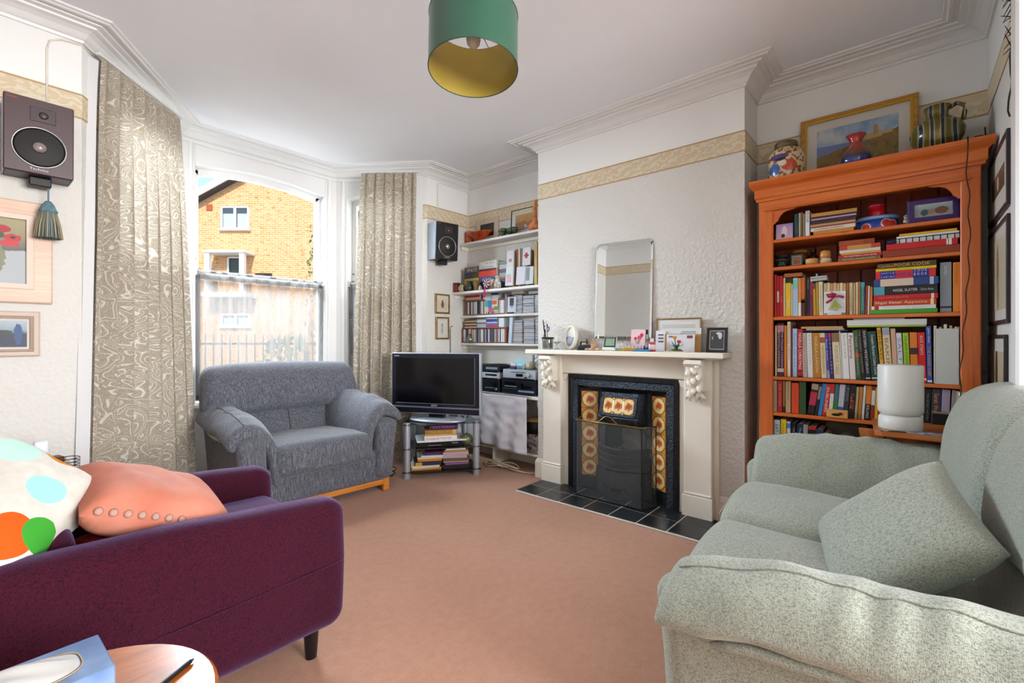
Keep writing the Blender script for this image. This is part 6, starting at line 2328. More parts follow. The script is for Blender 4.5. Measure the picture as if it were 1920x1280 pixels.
q.tube([(-0.004, 0.010, -0.030), (-0.010, 0.020, -0.060), (-0.006, 0.026, -0.105), (-0.002, 0.030, -0.125)], [0.006, 0.010, 0.014, 0.004], 6)
q.build('pink_tail', pm('#b52f63', .5), o)
q = MB()
q.cyl((0.008, 0.0, -0.05), (0.002, 0.0, 0.0), .004, n=6)
q.build('stem', pm('#6e1f42', .5), o)
o = thing('printed_mug', 'cream mug with brown print on the second alcove shelf', 'mug', (xx, ya(923.5, xx), Z2))
q = MB()
q.lathe([(0.0, 0.0), (0.030, 0.0), (0.032, 0.090), (0.029, 0.090), (0.027, 0.008), (0.0, 0.008)], 24)
q.build('body', mottled('mug_print', '#a3623c', '#e0d6c6', 26, .3, detail=1), o)
q = MB()
q.tube([(0, -0.030, 0.072), (0, -0.052, 0.066), (0, -0.054, 0.036), (0, -0.030, 0.022)], 0.005, 6)
q.build('handle', pm('#dcd6c8', .3), o)
o = thing('patterned_jug', 'white patterned jug holding a wooden stick on the second alcove shelf', 'jug', (xx - .005, ya(933.5, xx), Z2))
q = MB()
q.lathe([(0.0, 0.0), (0.026, 0.0), (0.036, 0.028), (0.030, 0.06), (0.018, 0.088), (0.024, 0.115), (0.021, 0.115), (0.0, 0.05)], 24)
q.build('body', mottled('jug_print', '#7d7a72', '#e3dfd8', 40, .3, detail=1), o)
q = MB()
q.cyl((0.006, -0.002, 0.05), (0.0, 0.012, 0.215), 0.0026, n=6)
q.build('stick', pm('#d9d0c0', .6), o)


def alcove_stack(px0, px1, z, items, x, d=0.16, where=''):
    y0, y1 = ya(px1, x), ya(px0, x)
    for (t, col, lab, ex) in items:
        R = Matrix.Rotation(FLAT, 3, 'X')
        book(lab, (x, y0, z + t / 2 + .0003), t - .0006, y1 - y0, d, col, rot=R.to_euler(), **ex)
        z += t


WH = 'pile on the second alcove shelf'
alcove_stack(871, 897, Z2, [(0.055, '#2c2a3c', 'thick navy book at the foot of the window-side ' + WH, {}), (0.016, '#c98f4a', 'thin orange-tan book in the window-side ' + WH, {}), (0.060, '#c4a03c', 'yellow game box in the window-side ' + WH, dict(title='SCRABBLE', tcol='#3c4a5c', trange=(0.1, 0.9), theight=.4)),
                            (0.055, '#3f3a2c', 'olive box in the window-side ' + WH, dict(band=[(0.6, 0.9, '#3c3462')])), (0.055, '#5f564e', 'grey photograph album topping the window-side ' + WH, dict(title='IN/7', tcol='#d8d2c8', trange=(0.1, 0.8), theight=.6))], 3.17, 0.12)
alcove_stack(898, 931, Z2, [(0.085, '#26303c', 'dark slate book at the foot of the middle ' + WH, {}), (0.046, '#3a4680', 'blue book in the middle ' + WH, dict(title='ATLAS', tcol='#c9cfe6', trange=(0.3, 0.8), theight=.5)), (0.055, '#cf3a1e', 'bright vermilion book in the middle ' + WH, {}),
                            (0.020, '#5c1a1a', 'dark red book in the middle ' + WH, {}), (0.032, '#c9c9c8', 'white book in the middle ' + WH, dict(title='VISUAL', tcol='#3a3a40', theight=.4)), (0.040, '#cfcabd', 'cream book topping the middle ' + WH, dict(title='THE ARTS', tcol='#6a655c', trange=(0.1, 0.7), theight=.4))], 3.17, 0.12)
alcove_stack(936, 953, Z2, [(0.10, '#39475a', 'blue-grey book at the foot of the card-side ' + WH, {}), (0.016, '#c9602c', 'thin orange book in the card-side ' + WH, {}), (0.038, '#9fb3bd', 'pale blue book in the card-side ' + WH, {}), (0.034, '#4a4668', 'violet grey book in the card-side ' + WH, {}), (0.040, '#c6bfb4', 'stone book in the card-side ' + WH, {}), (0.030, '#6f8a92', 'teal grey book topping the card-side ' + WH, {})], 3.19, 0.10)
row([(960, 966, 470, 0, '#b38f62', 'tan folder', {}), (966.5, 971, 467, 0, '#8f6a42', 'brown folder', {}), (971.5, 975, 465, 0, '#d6c7a8', 'cream folder', {}), (975.5, 979, 466, 0, '#7a4a32', 'chestnut folder', {}), (979.5, 984, 466, 0, '#a8834f', 'ochre folder', {}), (984.5, 990, 467, 0, '#c9b48c', 'sand folder', {}), (990.5, 995, 468, 0, '#94744a', 'umber folder', {})], Z2, 'second alcove shelf behind the cards', 1.0, 0.0, 0.12, bx=3.165)
row([(1001.5, 1007, 453, 0, '#b3904a', 'tall gold slipcase', dict(title='ANNALS', tcol='#6a4a1c', trange=(0.6, 0.95), theight=.4))], Z2, 'second alcove shelf against the chimney breast', 1.0, 0.0, 0.16, bx=3.10)


def card(label, px0, px1, py0, py1, x, tilt, base, prints=(), name='greeting_card', turn=0.0):
    y0, y1 = ya(px1, x), ya(px0, x)
    zb = on_x((px0 + px1) / 2, py1, x).z
    zt = on_x((px0 + px1) / 2, py0, x).z
    o = thing(name, label, 'card', (x, (y0 + y1) / 2, zb), rot=(0, tilt, turn))
    w = (y1 - y0) / 2
    q = MB()
    q.box(0, 0.0015, -w, w, 0, zt - zb)
    q.build('card_front', pm(base, .6), o)
    q = MB()
    q.box(0.012, 0.0135, -w, w, 0, (zt - zb) * .96)
    q.build('card_back', pm('#d9d8d8', .6), o)
    for (a, b2, c, e, colr) in prints:
        q = MB()
        q.box(-0.0008, 0, -w + 2 * w * a, -w + 2 * w * b2, (zt - zb) * c, (zt - zb) * e)
        q.build('print', mottled('print_' + colr, colr, colr, 10, .6) if False else pm(colr, .6), o)
    return o


card('tall white greeting card standing behind the pale pink card', 950, 963, 470, 500, 3.135, 0.04, '#dcd5dc', [(0.3, 0.7, 0.3, 0.5, '#a88a92')])
card('white greeting card with pale pink and green print on the second alcove shelf', 947, 961, 499, 535, 3.100, 0.10, '#d8dde2', [(0.2, 0.8, 0.15, 0.45, '#d9a9b4'), (0.3, 0.9, 0.45, 0.6, '#a9c9b4')])
card('plain lavender white greeting card at the middle of the second alcove shelf', 967, 984, 499, 533, 3.105, 0.10, '#dcdbe8')
card('white greeting card with a red star flower above the other cards', 979, 994, 464, 497, 3.13, 0.05, '#d9dde6', [(0.35, 0.65, 0.4, 0.72, '#c2362c'), (0.2, 0.8, 0.52, 0.60, '#7a2a24')])
card('grey and mint greeting card nearest the chimney breast', 985, 999, 499, 532, 3.10, 0.08, '#cfdedd', [(0.5, 0.95, 0.2, 0.95, '#8d8f94')])

# CD racks: third and lowest shelf
M_RACK = wood('rack_wood', '#6f3418', '#8a4420', '#9c5428', 'y', 2, .45, False)
CDC = ['#c9cbd0', '#2a2c33', '#b9a98f', '#8f959e', '#e3e2df', '#3a4a63', '#6d5a66', '#a3a8b0', '#d0c4ae', '#1c1d22', '#8a7f93', '#cfd6dc', '#55606e', '#d9d9de', '#7c4440', '#b4bcc4']
cd_up = {}


def cd_upright(x, y, z, t, col, h=0.125, lab='', grp='', lean=0.0):
    k = (round(t, 4), col, h)
    if k not in cd_up:
        q = MB()
        q.cbox(0, 0.125, -t / 2, t / 2, 0, h, 0.0006)
        cd_up[k] = q.build('cd_case', pm(col, .3))
        o = cd_up[k]
    else:
        o = cd_up[k].copy()
        COL.objects.link(o)
    o.location = (x, y, z)
    o.rotation_euler = (lean, 0, 0)
    tag(o, lab, 'cd', grp)


def cd_rack(label, px0, px1, z, x, n, lab, grp, hh=0.135, seed=1):
    y0, y1 = ya(px1, x), ya(px0, x)
    r = thing('cd_rack', label, 'rack', (x, (y0 + y1) / 2, z))
    w = (y1 - y0) / 2
    q = MB()
    q.cbox(-0.004, 0.10, -w - .010, w + .010, 0.0, 0.010, 0.001)
    q.cbox(-0.004, 0.10, -w - .010, w + .010, hh + .014, hh + .024, 0.001)
    q.build('rack_board', M_RACK, r)
    for sy in (-1, 1):
        q = MB()
        q.cbox(-0.004, 0.10, sy * (w + .006) - .005, sy * (w + .006) + .005, 0.010, hh + .014, 0.001)
        q.build('rack_side', M_RACK, r)
    rnd = random.Random(seed)
    t = 2 * w / n
    for k in range(n):
        cd_upright(x, y0 + t * (k + .5), z + .0102, round(t * .90, 4), rnd.choice(CDC), 0.122, lab, grp)
    return hh + .024


h3 = cd_rack('dark wooden CD rack on the third alcove shelf', 877, 946, Z3, 3.20, 30, 'slim CD case upright in the rack on the third alcove shelf', 'CDs in the upper alcove rack', 0.124, 3)
h4 = cd_rack('dark wooden CD rack on the lowest alcove shelf', 869, 948, Z4, 3.20, 38, 'slim CD case upright in the rack on the lowest alcove shelf', 'CDs in the lower alcove rack', 0.124, 9)
cd_flat = {}


def cd_stack(px0, px1, z, ztop, x, lab, grp, seed, t=0.0108):
    y0, y1 = ya(px1, x), ya(px0, x)
    rnd = random.Random(seed)
    z0 = z
    while z0 + t < ztop:
        col = rnd.choice(['#d3d8df', '#c3c9d2', '#e2e4e8', '#b5bfcc', '#d9d3cf', '#9aa5b5', '#dfe3e9', '#cfc3c6'])
        k = (col, round(y1 - y0, 3))
        if k not in cd_flat:
            q = MB()
            w = (y1 - y0) / 2
            q.cbox(0, 0.11, -w, w, 0.0040, t, 0.0005)
            nf = len(q.f)
            q.box(0.002, 0.11, -w + .0005, w - .0005, 0.0, 0.0041)
            cd_flat[k] = q.build('cd_case', pm(col, .3))
            cd_flat[k].data.materials.append(pm('#16171c', .4))
            for pf in cd_flat[k].data.polygons[nf:]:
                pf.material_index = 1
            o = cd_flat[k]
        else:
            o = cd_flat[k].copy()
            COL.objects.link(o)
        o.location = (x + rnd.uniform(0, .006), (y0 + y1) / 2 + rnd.uniform(-.002, .002), z0)
        tag(o, lab, 'cd', grp)
        z0 += t
    # shade in the gaps is painted: every case has a dark base
    return z0


G3 = 'CDs lying in stacks on the third alcove shelf'
G4 = 'CDs lying in stacks on the lowest alcove shelf'
L3, L4 = 'CD case lying flat in a stack on the third alcove shelf', 'CD case lying flat in a stack on the lowest alcove shelf'
WHERE = {1: 'next to the portrait postcard', 2: 'wider middle', 3: 'against the chimney breast', 4: 'next to the leaning booklet', 5: 'wider middle', 6: 'against the chimney breast'}


def cd_words(lab, sd):
    return 'CD case lying flat in the %s stack, %s' % (WHERE[sd], lab.split('on the ')[1]) if sd in (2, 5) else 'CD case lying flat in the stack %s, %s' % (WHERE[sd], lab.split('on the ')[1])


for (a, b2, py, sd) in ((965, 978.5, 552, 1), (980, 1000.5, 552, 2), (1002.5, 1011, 551, 3)):
    cd_stack(a, b2, Z3 + .0005, on_x((a + b2) / 2, py, 3.2).z, 3.205, cd_words(L3, sd), G3 + ' ' + WHERE[sd], sd)
for (a, b2, py, sd) in ((960, 979, 600, 4), (981.5, 1001, 597, 5), (1003, 1011, 594, 6)):
    cd_stack(a, b2, Z4 + .0005, on_x((a + b2) / 2, py, 3.2).z, 3.205, cd_words(L4, sd), G4 + ' ' + WHERE[sd], sd)
row([(946.5, 950, 551, 0, '#8d93a0', 'grey steel bookend', {})], Z3, 'third alcove shelf', 1.0, 0.0, 0.10, bx=3.20)
card('black and white portrait postcard on the third alcove shelf', 951, 967.5, 556, 585, 3.198, 0.04, '#c4cad4', [(0.28, 0.74, 0.42, 0.92, '#3a3440'), (0.36, 0.62, 0.28, 0.62, '#8f98a8')], name='postcard')
card('bright picture postcard of leaves and flowers on the third alcove shelf', 908.5, 933, 560, 584, 3.186, 0.06, '#d6b9a0', [(0.1, 0.45, 0.55, 0.85, '#d05a3c'), (0.45, 0.75, 0.30, 0.9, '#2c7fb5'), (0.3, 0.7, 0.0, 0.3, '#c94f7c'), (0.75, 1.0, 0.4, 0.9, '#4aa59a'), (0.0, 0.3, 0.1, 0.4, '#4f8f4a')], name='postcard')
alcove_stack(873, 899, Z3 + h3, [(0.012, '#b08a6c', 'tan booklet on the upper CD rack', {}), (0.014, '#d0c2a8', 'cream booklet on the upper CD rack', {}), (0.022, '#a3242c', 'crimson book on the upper CD rack', {}), (0.016, '#c98f7a', 'pink booklet topping the heap on the upper CD rack', {})], 3.20, .10)
alcove_stack(906, 920, Z3 + h3, [(0.016, '#cfd3da', 'white CD box on the upper CD rack', {}), (0.020, '#b9bfca', 'silver CD box on the upper CD rack', {}), (0.014, '#d6cfbe', 'ivory CD box on the upper CD rack', {})], 3.20, .10)
alcove_stack(921, 935, Z3 + h3, [(0.034, '#a9c2da', 'pale blue CD box on the upper CD rack', {}), (0.020, '#2b2830', 'black CD box on the upper CD rack', {})], 3.20, .10)
alcove_stack(959, 981, on_x(970, 551, 3.2).z + .001, [(0.026, '#dbd6c8', 'cream box on the stacked CDs of the third alcove shelf', {})], 3.20, .10)
alcove_stack(991, 1011, on_x(1000, 550.5, 3.2).z + .001, [(0.028, '#ccd2da', 'white box beside the chimney breast on the third alcove shelf', {}), (0.010, '#3f5f8a', 'blue booklet beside the chimney breast on the third alcove shelf', {}), (0.016, '#c9962c', 'yellow box touching the underside of the second alcove shelf', {})], 3.20, .09)
alcove_stack(871, 893, Z4 + h4, [(0.012, '#d9cfc4', 'white CD box on the lower CD rack', {}), (0.014, '#5f3a26', 'brown CD box on the lower CD rack', {}), (0.012, '#d3ccc2', 'pale CD box on the lower CD rack', {}), (0.018, '#7a4a30', 'chestnut CD box on the lower CD rack', {}), (0.012, '#cfc6b6', 'bone CD box on the lower CD rack', {}), (0.016, '#6d4430', 'dark brown CD box topping the window end of the lower CD rack', {})], 3.20, .10)
alcove_stack(894, 911, Z4 + h4, [(0.018, '#a8b6bc', 'grey-blue CD box on the lower CD rack', {}), (0.020, '#90a8b8', 'steel blue CD box on the lower CD rack', {}), (0.010, '#8f2c50', 'magenta CD box on the lower CD rack', {}), (0.024, '#b9c9c4', 'mint CD box on the lower CD rack', {}), (0.012, '#7d8a98', 'slate CD box on the lower CD rack', {})], 3.20, .10)
alcove_stack(912, 932, Z4 + h4, [(0.022, '#b53f78', 'pink CD box on the lower CD rack', {}), (0.016, '#5f6f8a', 'dusty blue CD box on the lower CD rack', {}), (0.014, '#b9c4d6', 'ice blue CD box on the lower CD rack', {}), (0.026, '#2f3f9c', 'royal blue CD box on the lower CD rack', {}), (0.010, '#ccd2dc', 'pearl CD box topping the lower CD rack', {})], 3.20, .10)
row([(935, 945, 596, 0, '#cfd3da', 'white boxed CD set', {})], Z4 + h4 + .0003, 'lower CD rack', 1.0, 0.0, 0.08, bx=3.20)
row([(952.5, 958.5, 595, .09, '#b9cbdc', 'pale blue leaning booklet', {})], Z4, 'lowest alcove shelf', 1.0, 0.0, 0.09, bx=3.192)
# corked flask hanging by a loop at the shelf edge
o = thing('corked_flask', 'round glass flask with a wooden stopper at the end of the lowest alcove shelf', 'flask', (3.168 + .03, ya(880, 3.19), Z4 + .0005))
q = MB()
q.lathe([(0.0, 0.0), (0.024, 0.0), (0.037, 0.018), (0.040, 0.036), (0.030, 0.058), (0.014, 0.072), (0.012, 0.090), (0.0, 0.090)], 24)
q.build('glass', clear_glass('flask_glass', '#d7ddd6', .25), o)
q = MB()
q.lathe([(0.0, 0.003), (0.022, 0.003), (0.032, 0.018), (0.030, 0.026), (0.0, 0.030)], 14)
q.build('pebbles', mottled('pale_pebbles', '#8a8478', '#e8e4da', 60, .6, detail=1), o)
q = MB()
q.lathe([(0.0, 0.088), (0.012, 0.088), (0.013, 0.135), (0.0, 0.137)], 14)
q.build('stopper', pm('#c9a487', .6), o)
q = MB()
q.tube([(0, 0, 0.134), (0.004, -0.004, 0.16), (0.002, 0.002, 0.185)], 0.0018, 5)
q.build('string', pm('#d6cdb8', .7), o)
# wall hook rail beside the shelves
o = thing('wall_hook', 'thin grey metal hook rod on the wall beside the lowest alcove shelf', 'hook', (3.05, 3.394, 0.80))
q = MB()
q.tube([(0, 0, 0.0), (0, -0.002, 0.42), (0.008, -0.004, 0.436), (0.03, -0.004, 0.438)], 0.0035, 6)
q.build('rod', pm('#6f6a66', .4, .6), o)


# ================================================================== mirror and things on the mantelpiece
MZ = 1.0345
M_MIRROR, nt, b = newmat('silvered_mirror')
b.inputs['Base Color'].default_value = rgba('#dfe4e6')
b.inputs['Metallic'].default_value = 1.0
b.inputs['Roughness'].default_value = 0.02
mi = thing('mirror', 'tall frameless mirror with rounded top corners above the mantelpiece', 'mirror', (2.975, 1.528, 1.118), rot=(0.014, 0.02, 0.052))
w, h, r = 0.212, 0.680, 0.035
outl = [(-w, 0.0), (w, 0.0)] + [(w - r + r * sin(a), h - r + r * cos(a)) for a in [pi / 2 - i * pi / 12 for i in range(7)]] + [(-w + r - r * sin(a), h - r + r * cos(a)) for a in [i * pi / 12 for i in range(7)]]


def inset(p, d):
    return (p[0] * (1 - d / w), d + p[1] * (1 - 2 * d / h))


q = MB()
q.prism([(a, b2) for a, b2 in outl], -0.004, 0.006, 'x')
q.build('backing', pm('#2a2420', .5), mi)
q = MB()
inn = [inset(p, 0.014) for p in outl]
q.add([(-0.0075, *p) for p in inn], [tuple(range(len(inn)))[::-1]])
q.build('glass', M_MIRROR, mi)
q = MB()
n = len(outl)
for i in range(n):
    j = (i + 1) % n
    q.add([(-0.0042, *outl[i]), (-0.0042, *outl[j]), (-0.0075, *inn[j]), (-0.0075, *inn[i])], [(3, 2, 1, 0)])
q.build('bevel', M_MIRROR, mi)
for sy in (-1, 1):
    q = MB()
    q.cbox(-0.012, 0.0, sy * (w - .03) - .006, sy * (w - .03) + .006, -0.004, 0.030, 0.002)
    q.build('clip', pm('#cfe0da', .2), mi)


def my(px, x=2.90):
    return on_x(px, 600, x).y


M_CLEARJAR = clear_glass('jar_glass', '#e6eeec', 0.15)
o = thing('pen_jar', 'glass jar crammed with pens at the alcove end of the mantelpiece', 'jar', (2.90, my(1027), MZ))
q = MB()
q.lathe([(0.0, 0.0), (0.038, 0.0), (0.042, 0.010), (0.042, 0.070), (0.040, 0.086), (0.037, 0.086), (0.038, 0.010), (0.0, 0.006)], 26)
q.build('glass', M_CLEARJAR, o)
q = MB()
q.lathe([(0.041, 0.080), (0.050, 0.086), (0.048, 0.094), (0.038, 0.090)], 26)
q.build('rim', pm('#16181c', .4), o)
rnd = random.Random(21)
q = MB()
q.lathe([(0.0, 0.008), (0.034, 0.010), (0.036, 0.050), (0.030, 0.066), (0.0, 0.072)], 16)
q.build('trinkets', mottled('trinket_mix', '#6e3a3a', '#c9b58c', 55, .5, detail=1), o)
for k, c in enumerate(['#1a2140', '#b33a52', '#d9d6da', '#c78a2c', '#5a3a8a', '#16181c', '#d9d9e4']):
    p = thing('pen', ['navy', 'crimson', 'white', 'orange', 'violet', 'black', 'silver'][k] + ' pen standing in the glass pen jar', 'pen', (2.90 + rnd.uniform(-.016, .016), my(1027) + rnd.uniform(-.014, .014), MZ + .076), rot=(rnd.uniform(-.22, .22), rnd.uniform(-.18, .12), 0))
    q = MB()
    L = rnd.uniform(0.09, 0.15)
    q.cyl((0, 0, 0), (0, 0, L), .0042, n=8)
    q.build('barrel', pm(c, .35), p)
    q = MB()
    q.cyl((0, 0, L), (0, 0, L + .016), .0040, .002, 8)
    q.build('cap', pm('#16181c' if k % 2 else c, .35), p)
sc = thing('scissors', 'blue handled scissors leaning out of the glass pen jar', 'scissors', (2.885, my(1019), MZ + .070), rot=(0.42, 0, 0))
q = MB()
q.cyl((0, 0, 0), (0, 0, 0.07), .004, .006, 8)
q.build('blade', pm('#8f98a2', .3, .8), sc)
for sy in (-1, 1):
    q = MB()
    q.tube([(0, sy * 0.013 + 0.012 * cos(a), 0.098 + 0.020 * sin(a)) for a in [i * 2 * pi / 12 for i in range(12)]], 0.0042, 6, closed=True)
    q.tube([(0, 0, 0.064), (0, sy * .006, 0.08)], .0045, 6)
    q.build('handle', pm('#2a4a6a', .4), sc)
o = thing('candle_holder', 'small glass goblet with a white candle stub on the mantelpiece', 'candle holder', (2.885, my(1044, 2.885), MZ))
q = MB()
q.lathe([(0.0, 0.0), (0.022, 0.0), (0.018, 0.006), (0.006, 0.014), (0.006, 0.040), (0.024, 0.052), (0.028, 0.062), (0.024, 0.060), (0.0, 0.048)], 22)
q.build('goblet', M_CLEARJAR, o)
q = MB()
q.lathe([(0.0, 0.050), (0.020, 0.052), (0.028, 0.064), (0.0, 0.068)], 18)
q.build('wax', pm('#d9d3bd', .5), o)
q = MB()
q.cyl((0, 0.004, .066), (0, 0.004, .112), .008, n=12)
q.build('candle', pm('#e0ddd4', .5), o)
o = thing('oval_portrait', 'cream oval photo frame on the mantelpiece', 'oval picture', (2.93, my(1067, 2.92), MZ), rot=(0, 0.12, -0.28))
oa, ob = 0.068, 0.094


def oval_ring(mb, s0, x0, s1, x1, n=36):
    for i in range(n):
        a, c = 2 * pi * i / n, 2 * pi * (i + 1) / n
        mb.add([(x0, oa * s0 * cos(a), ob + ob * s0 * sin(a)), (x0, oa * s0 * cos(c), ob + ob * s0 * sin(c)), (x1, oa * s1 * cos(c), ob + ob * s1 * sin(c)), (x1, oa * s1 * cos(a), ob + ob * s1 * sin(a))], [(3, 2, 1, 0)], True)


q = MB()
oval_ring(q, 1.0, 0.008, 1.0, -0.004)
oval_ring(q, 1.0, -0.004, 0.90, -0.014)
oval_ring(q, 0.90, -0.014, 0.80, -0.014)
oval_ring(q, 0.80, -0.014, 0.72, -0.006)
q.build('frame', pm('#ddd6c6', .4), o)
q = MB()
q.add([(-0.004, oa * .74 * cos(2 * pi * i / 30), ob * .74 * sin(2 * pi * i / 30)) for i in range(30)], [tuple(range(30))[::-1]])
q.build('photograph', picture_mat('sepia_portrait', [(-0.07, '#6f6a72'), (-0.02, '#b9b6bd'), (0.03, '#cfc6b8'), (0.07, '#d9d2c4')], 20, [(0.006, -0.03, .03, .03, '#8d92a4')], .04), o, (0, 0, ob))
q = MB()
q.cbox(0.006, 0.050, -0.010, 0.010, 0.0, 0.004, 0.001)
q.build('strut', pm('#6f5a40', .6), o)
o = thing('snapshot_row', 'dark miniature framed photo behind the stapler on the mantelpiece', 'photograph', (2.945, my(1094, 2.945), MZ), rot=(0, 0.12, 0))
q = MB()
q.cbox(0, 0.005, -0.032, 0.032, 0, 0.062, 0.001)
q.build('frame', pm('#231c1a', .5), o)
q = MB()
q.box(-0.001, 0.0, -0.026, 0.018, 0.006, 0.054)
q.build('print', picture_mat('small_snap', [(0.0, '#8a7a5c'), (0.03, '#d6c8a8'), (0.06, '#c9b58c')], 40, None, .02), o)
o = thing('stapler', 'black stapler lying on the mantelpiece', 'stapler', (2.875, my(1095, 2.875), MZ), rz=0.1)
q = MB()
q.soft(0.016, 0.050, 0.014, 0.010, (3, 6, 2), lambda p, u: (p.x, p.y, p.z * (1 - .25 * u.y) + (.006 * (1 - u.y ** 2) if u.z > 0 else 0)), c=(0, 0, 0.020))
q.build('body', pm('#20232b', .4), o)
q = MB()
q.cbox(-0.015, 0.015, -0.055, 0.05, 0.0, 0.006, 0.002)
q.build('base', pm('#2e2224', .4), o)
o = thing('nail_varnish', 'small grey bottle of nail varnish with black cap on the mantelpiece', 'bottle', (2.905, my(1100, 2.905), MZ))
q = MB()
q.lathe([(0.0, 0.0), (0.015, 0.0), (0.016, 0.034), (0.008, 0.044), (0.0, 0.044)], 16)
q.build('glass', pm('#a8bab8', .12), o)
q = MB()
q.lathe([(0.0075, 0.044), (0.006, 0.078), (0.0, 0.079)], 12)
q.build('cap', pm('#26323a', .3), o)
o = thing('leaning_snapshot', 'brown and tan snapshot leaning below the mirror', 'photograph', (2.955, my(1110, 2.95), MZ), rot=(0, 0.12, 0))
q = MB()
q.box(0, 0.003, -0.028, 0.028, 0, 0.064)
q.build('print', picture_mat('tan_snap', [(0.0, '#4a2a2c'), (0.03, '#c79a5c'), (0.06, '#b3854a')], 30, [(0.006, 0.03, .012, .016, '#c9a898')], .05), o)
o = thing('seashells', 'scatter of tan shells lying on the mantelpiece edge', 'shells', (2.865, my(1112, 2.865), MZ))
for k in range(5):
    q = MB()
    q.lathe([(0.0, 0.0), (0.012, 0.002), (0.014, 0.008), (0.006, 0.016), (0.0, 0.018)], 10, sy=1.6)
    q.build('shell', pm(('#b98f6c', '#d0a884', '#a87a58', '#cfb49a', '#b48a68')[k], .5), o, (0.006 * (k % 2), -0.05 + .024 * k, 0))
# weather clock
o = thing('weather_clock', 'small black and white digital weather clock on the mantelpiece', 'clock', (2.885, my(1143, 2.885), MZ), rz=-0.06)
q = MB()
q.soft(0.022, 0.052, 0.012, 0.009, (3, 6, 2), c=(0, 0, 0.012))
q.build('base', pm('#d9d9d6', .3), o)
q = MB()
q.cbox(-0.005, 0.005, -0.050, 0.050, 0.0, 0.080, 0.002)
cs = q.build('case', pm('#c9c9c8', .3), o, (0.0, 0, 0.016), (0, 0.22, 0))
q = MB()
q.cbox(-0.0062, -0.004, -0.047, 0.047, 0.004, 0.077, 0.0008)
q.build('bezel', pm('#1f242e', .25), cs)
q = MB()
q.cbox(-0.0072, -0.005, -0.036, 0.034, 0.018, 0.068, 0.0008)
q.build('lcd', pm('#86a583', .2), cs)
q = MB()
put_text(q, '12:45', (-0.0078, 0.030, 0.046), (0, -1, 0), (0, 0, 1), 0.055, 0.016)
put_text(q, '21.5 48', (-0.0078, 0.030, 0.024), (0, -1, 0), (0, 0, 1), 0.055, 0.014)
q.build('digits', pm('#5f7f62', .3), cs)
o = thing('green_soap', 'pale green sponge lying beside the weather clock', 'sponge', (2.90, my(1161, 2.90), MZ))
q = MB()
q.cbox(-0.02, 0.02, -0.028, 0.028, 0, 0.012, 0.003)
q.build('block', pm('#9fc596', .8), o)
o = thing('yellow_dish', 'shallow yellow oval dish at the middle of the mantelpiece', 'dish', (2.865, my(1180, 2.865), MZ))
q = MB()
q.lathe([(0.0, 0.0), (0.048, 0.0), (0.062, 0.020), (0.066, 0.026), (0.060, 0.024), (0.044, 0.008), (0.0, 0.006)], 32, sx=0.55, sy=1.0)
q.build('body', mottled('ochre_glaze', '#bd9438', '#d2ab55', 12, .3), o)
o = thing('lilac_garland', 'short lilac beaded garland in front of the flower card', 'garland', (2.905, my(1186, 2.905), MZ))
for k in range(13):
    q = MB()
    q.lathe([(0.0, 0.0), (0.006, 0.004), (0.007, 0.016), (0.0, 0.026)], 8)
    q.build('bead', pm('#b7a4cc' if k % 2 else '#dcd6e6', .5), o, (0.003 * (k % 2), 0.075 - .0125 * k, 0.012))
q = MB()
q.cbox(-0.012, 0.012, -0.085, 0.085, 0.0, 0.013, 0.002)
q.build('strip', pm('#cfc6dc', .6), o)
o = card('pink greeting card with red carnations on the mantelpiece', 1182, 1208, 617, 654, 2.935, 0.12, '#e3c3c6', [])
for (yy, zz, rr, c) in ((0.018, 0.072, .011, '#c93a52'), (-0.006, 0.078, .012, '#d04a60'), (-0.026, 0.094, .014, '#c43350'), (-0.022, 0.076, .008, '#d9607a')):
    q = MB()
    q.lathe([(0.0, 0.0), (rr, 0.0), (rr * .8, 0.0012), (0.0, 0.0015)], 9, mat=Matrix.Translation((-0.0006, yy, zz)) @ Matrix.Rotation(-pi / 2, 4, 'Y'))
    q.build('carnation', pm(c, .6), o)
q = MB()
for (y0, z0, y1, z1) in ((0.018, 0.066, 0.006, 0.034), (-0.006, 0.070, 0.000, 0.034), (-0.024, 0.080, -0.004, 0.034)):
    q.cyl((-0.001, y0, z0), (-0.001, y1, z1), .0012, n=5)
q.build('stalks', pm('#7a5a5c', .6), o)
o = thing('blue_pen_case', 'flat bright blue pen case on the mantelpiece edge', 'pen case', (2.850, my(1203, 2.85), MZ), rz=0.04)
q = MB()
q.soft(0.012, 0.058, 0.006, 0.005, (2, 6, 2), c=(0, 0, 0.0065))
q.build('case', pm('#2f86bd', .4), o)
o = thing('red_jar_candle', 'tiny dark red glass jar behind the blue pen case', 'jar', (2.915, my(1214, 2.915), MZ))
q = MB()
q.lathe([(0.0, 0.0), (0.013, 0.0), (0.014, 0.022), (0.010, 0.026), (0.0, 0.026)], 14)
q.build('body', pm('#6a1c14', .15), o)
o = thing('purple_egg', 'dark purple glass egg on the mantelpiece', 'ornament', (2.91, my(1209.5, 2.91) + .008, MZ))
q = MB()
q.lathe([(0.0, 0.0), (0.008, 0.003), (0.010, 0.016), (0.006, 0.032), (0.0, 0.038)], 12)
q.build('body', pm('#3c2448', .15), o)
o = thing('lotion_bottle', 'pink lotion bottle with white cap on the mantelpiece', 'bottle', (2.885, my(1222.5, 2.885), MZ))
q = MB()
q.lathe([(0.0, 0.0), (0.020, 0.0), (0.021, 0.052), (0.012, 0.062), (0.0, 0.062)], 18, sy=1.05)
q.build('body', pm('#c7404a', .25), o)
q = MB()
q.lathe([(0.0212, 0.012), (0.0212, 0.045)], 18, sy=1.05)
q.build('paper_label', pm('#dcc9cc', .5), o)
q = MB()
q.cyl((0, 0, .061), (0, 0, .084), .011, n=14)
q.build('cap', pm('#e6e0d8', .4), o)
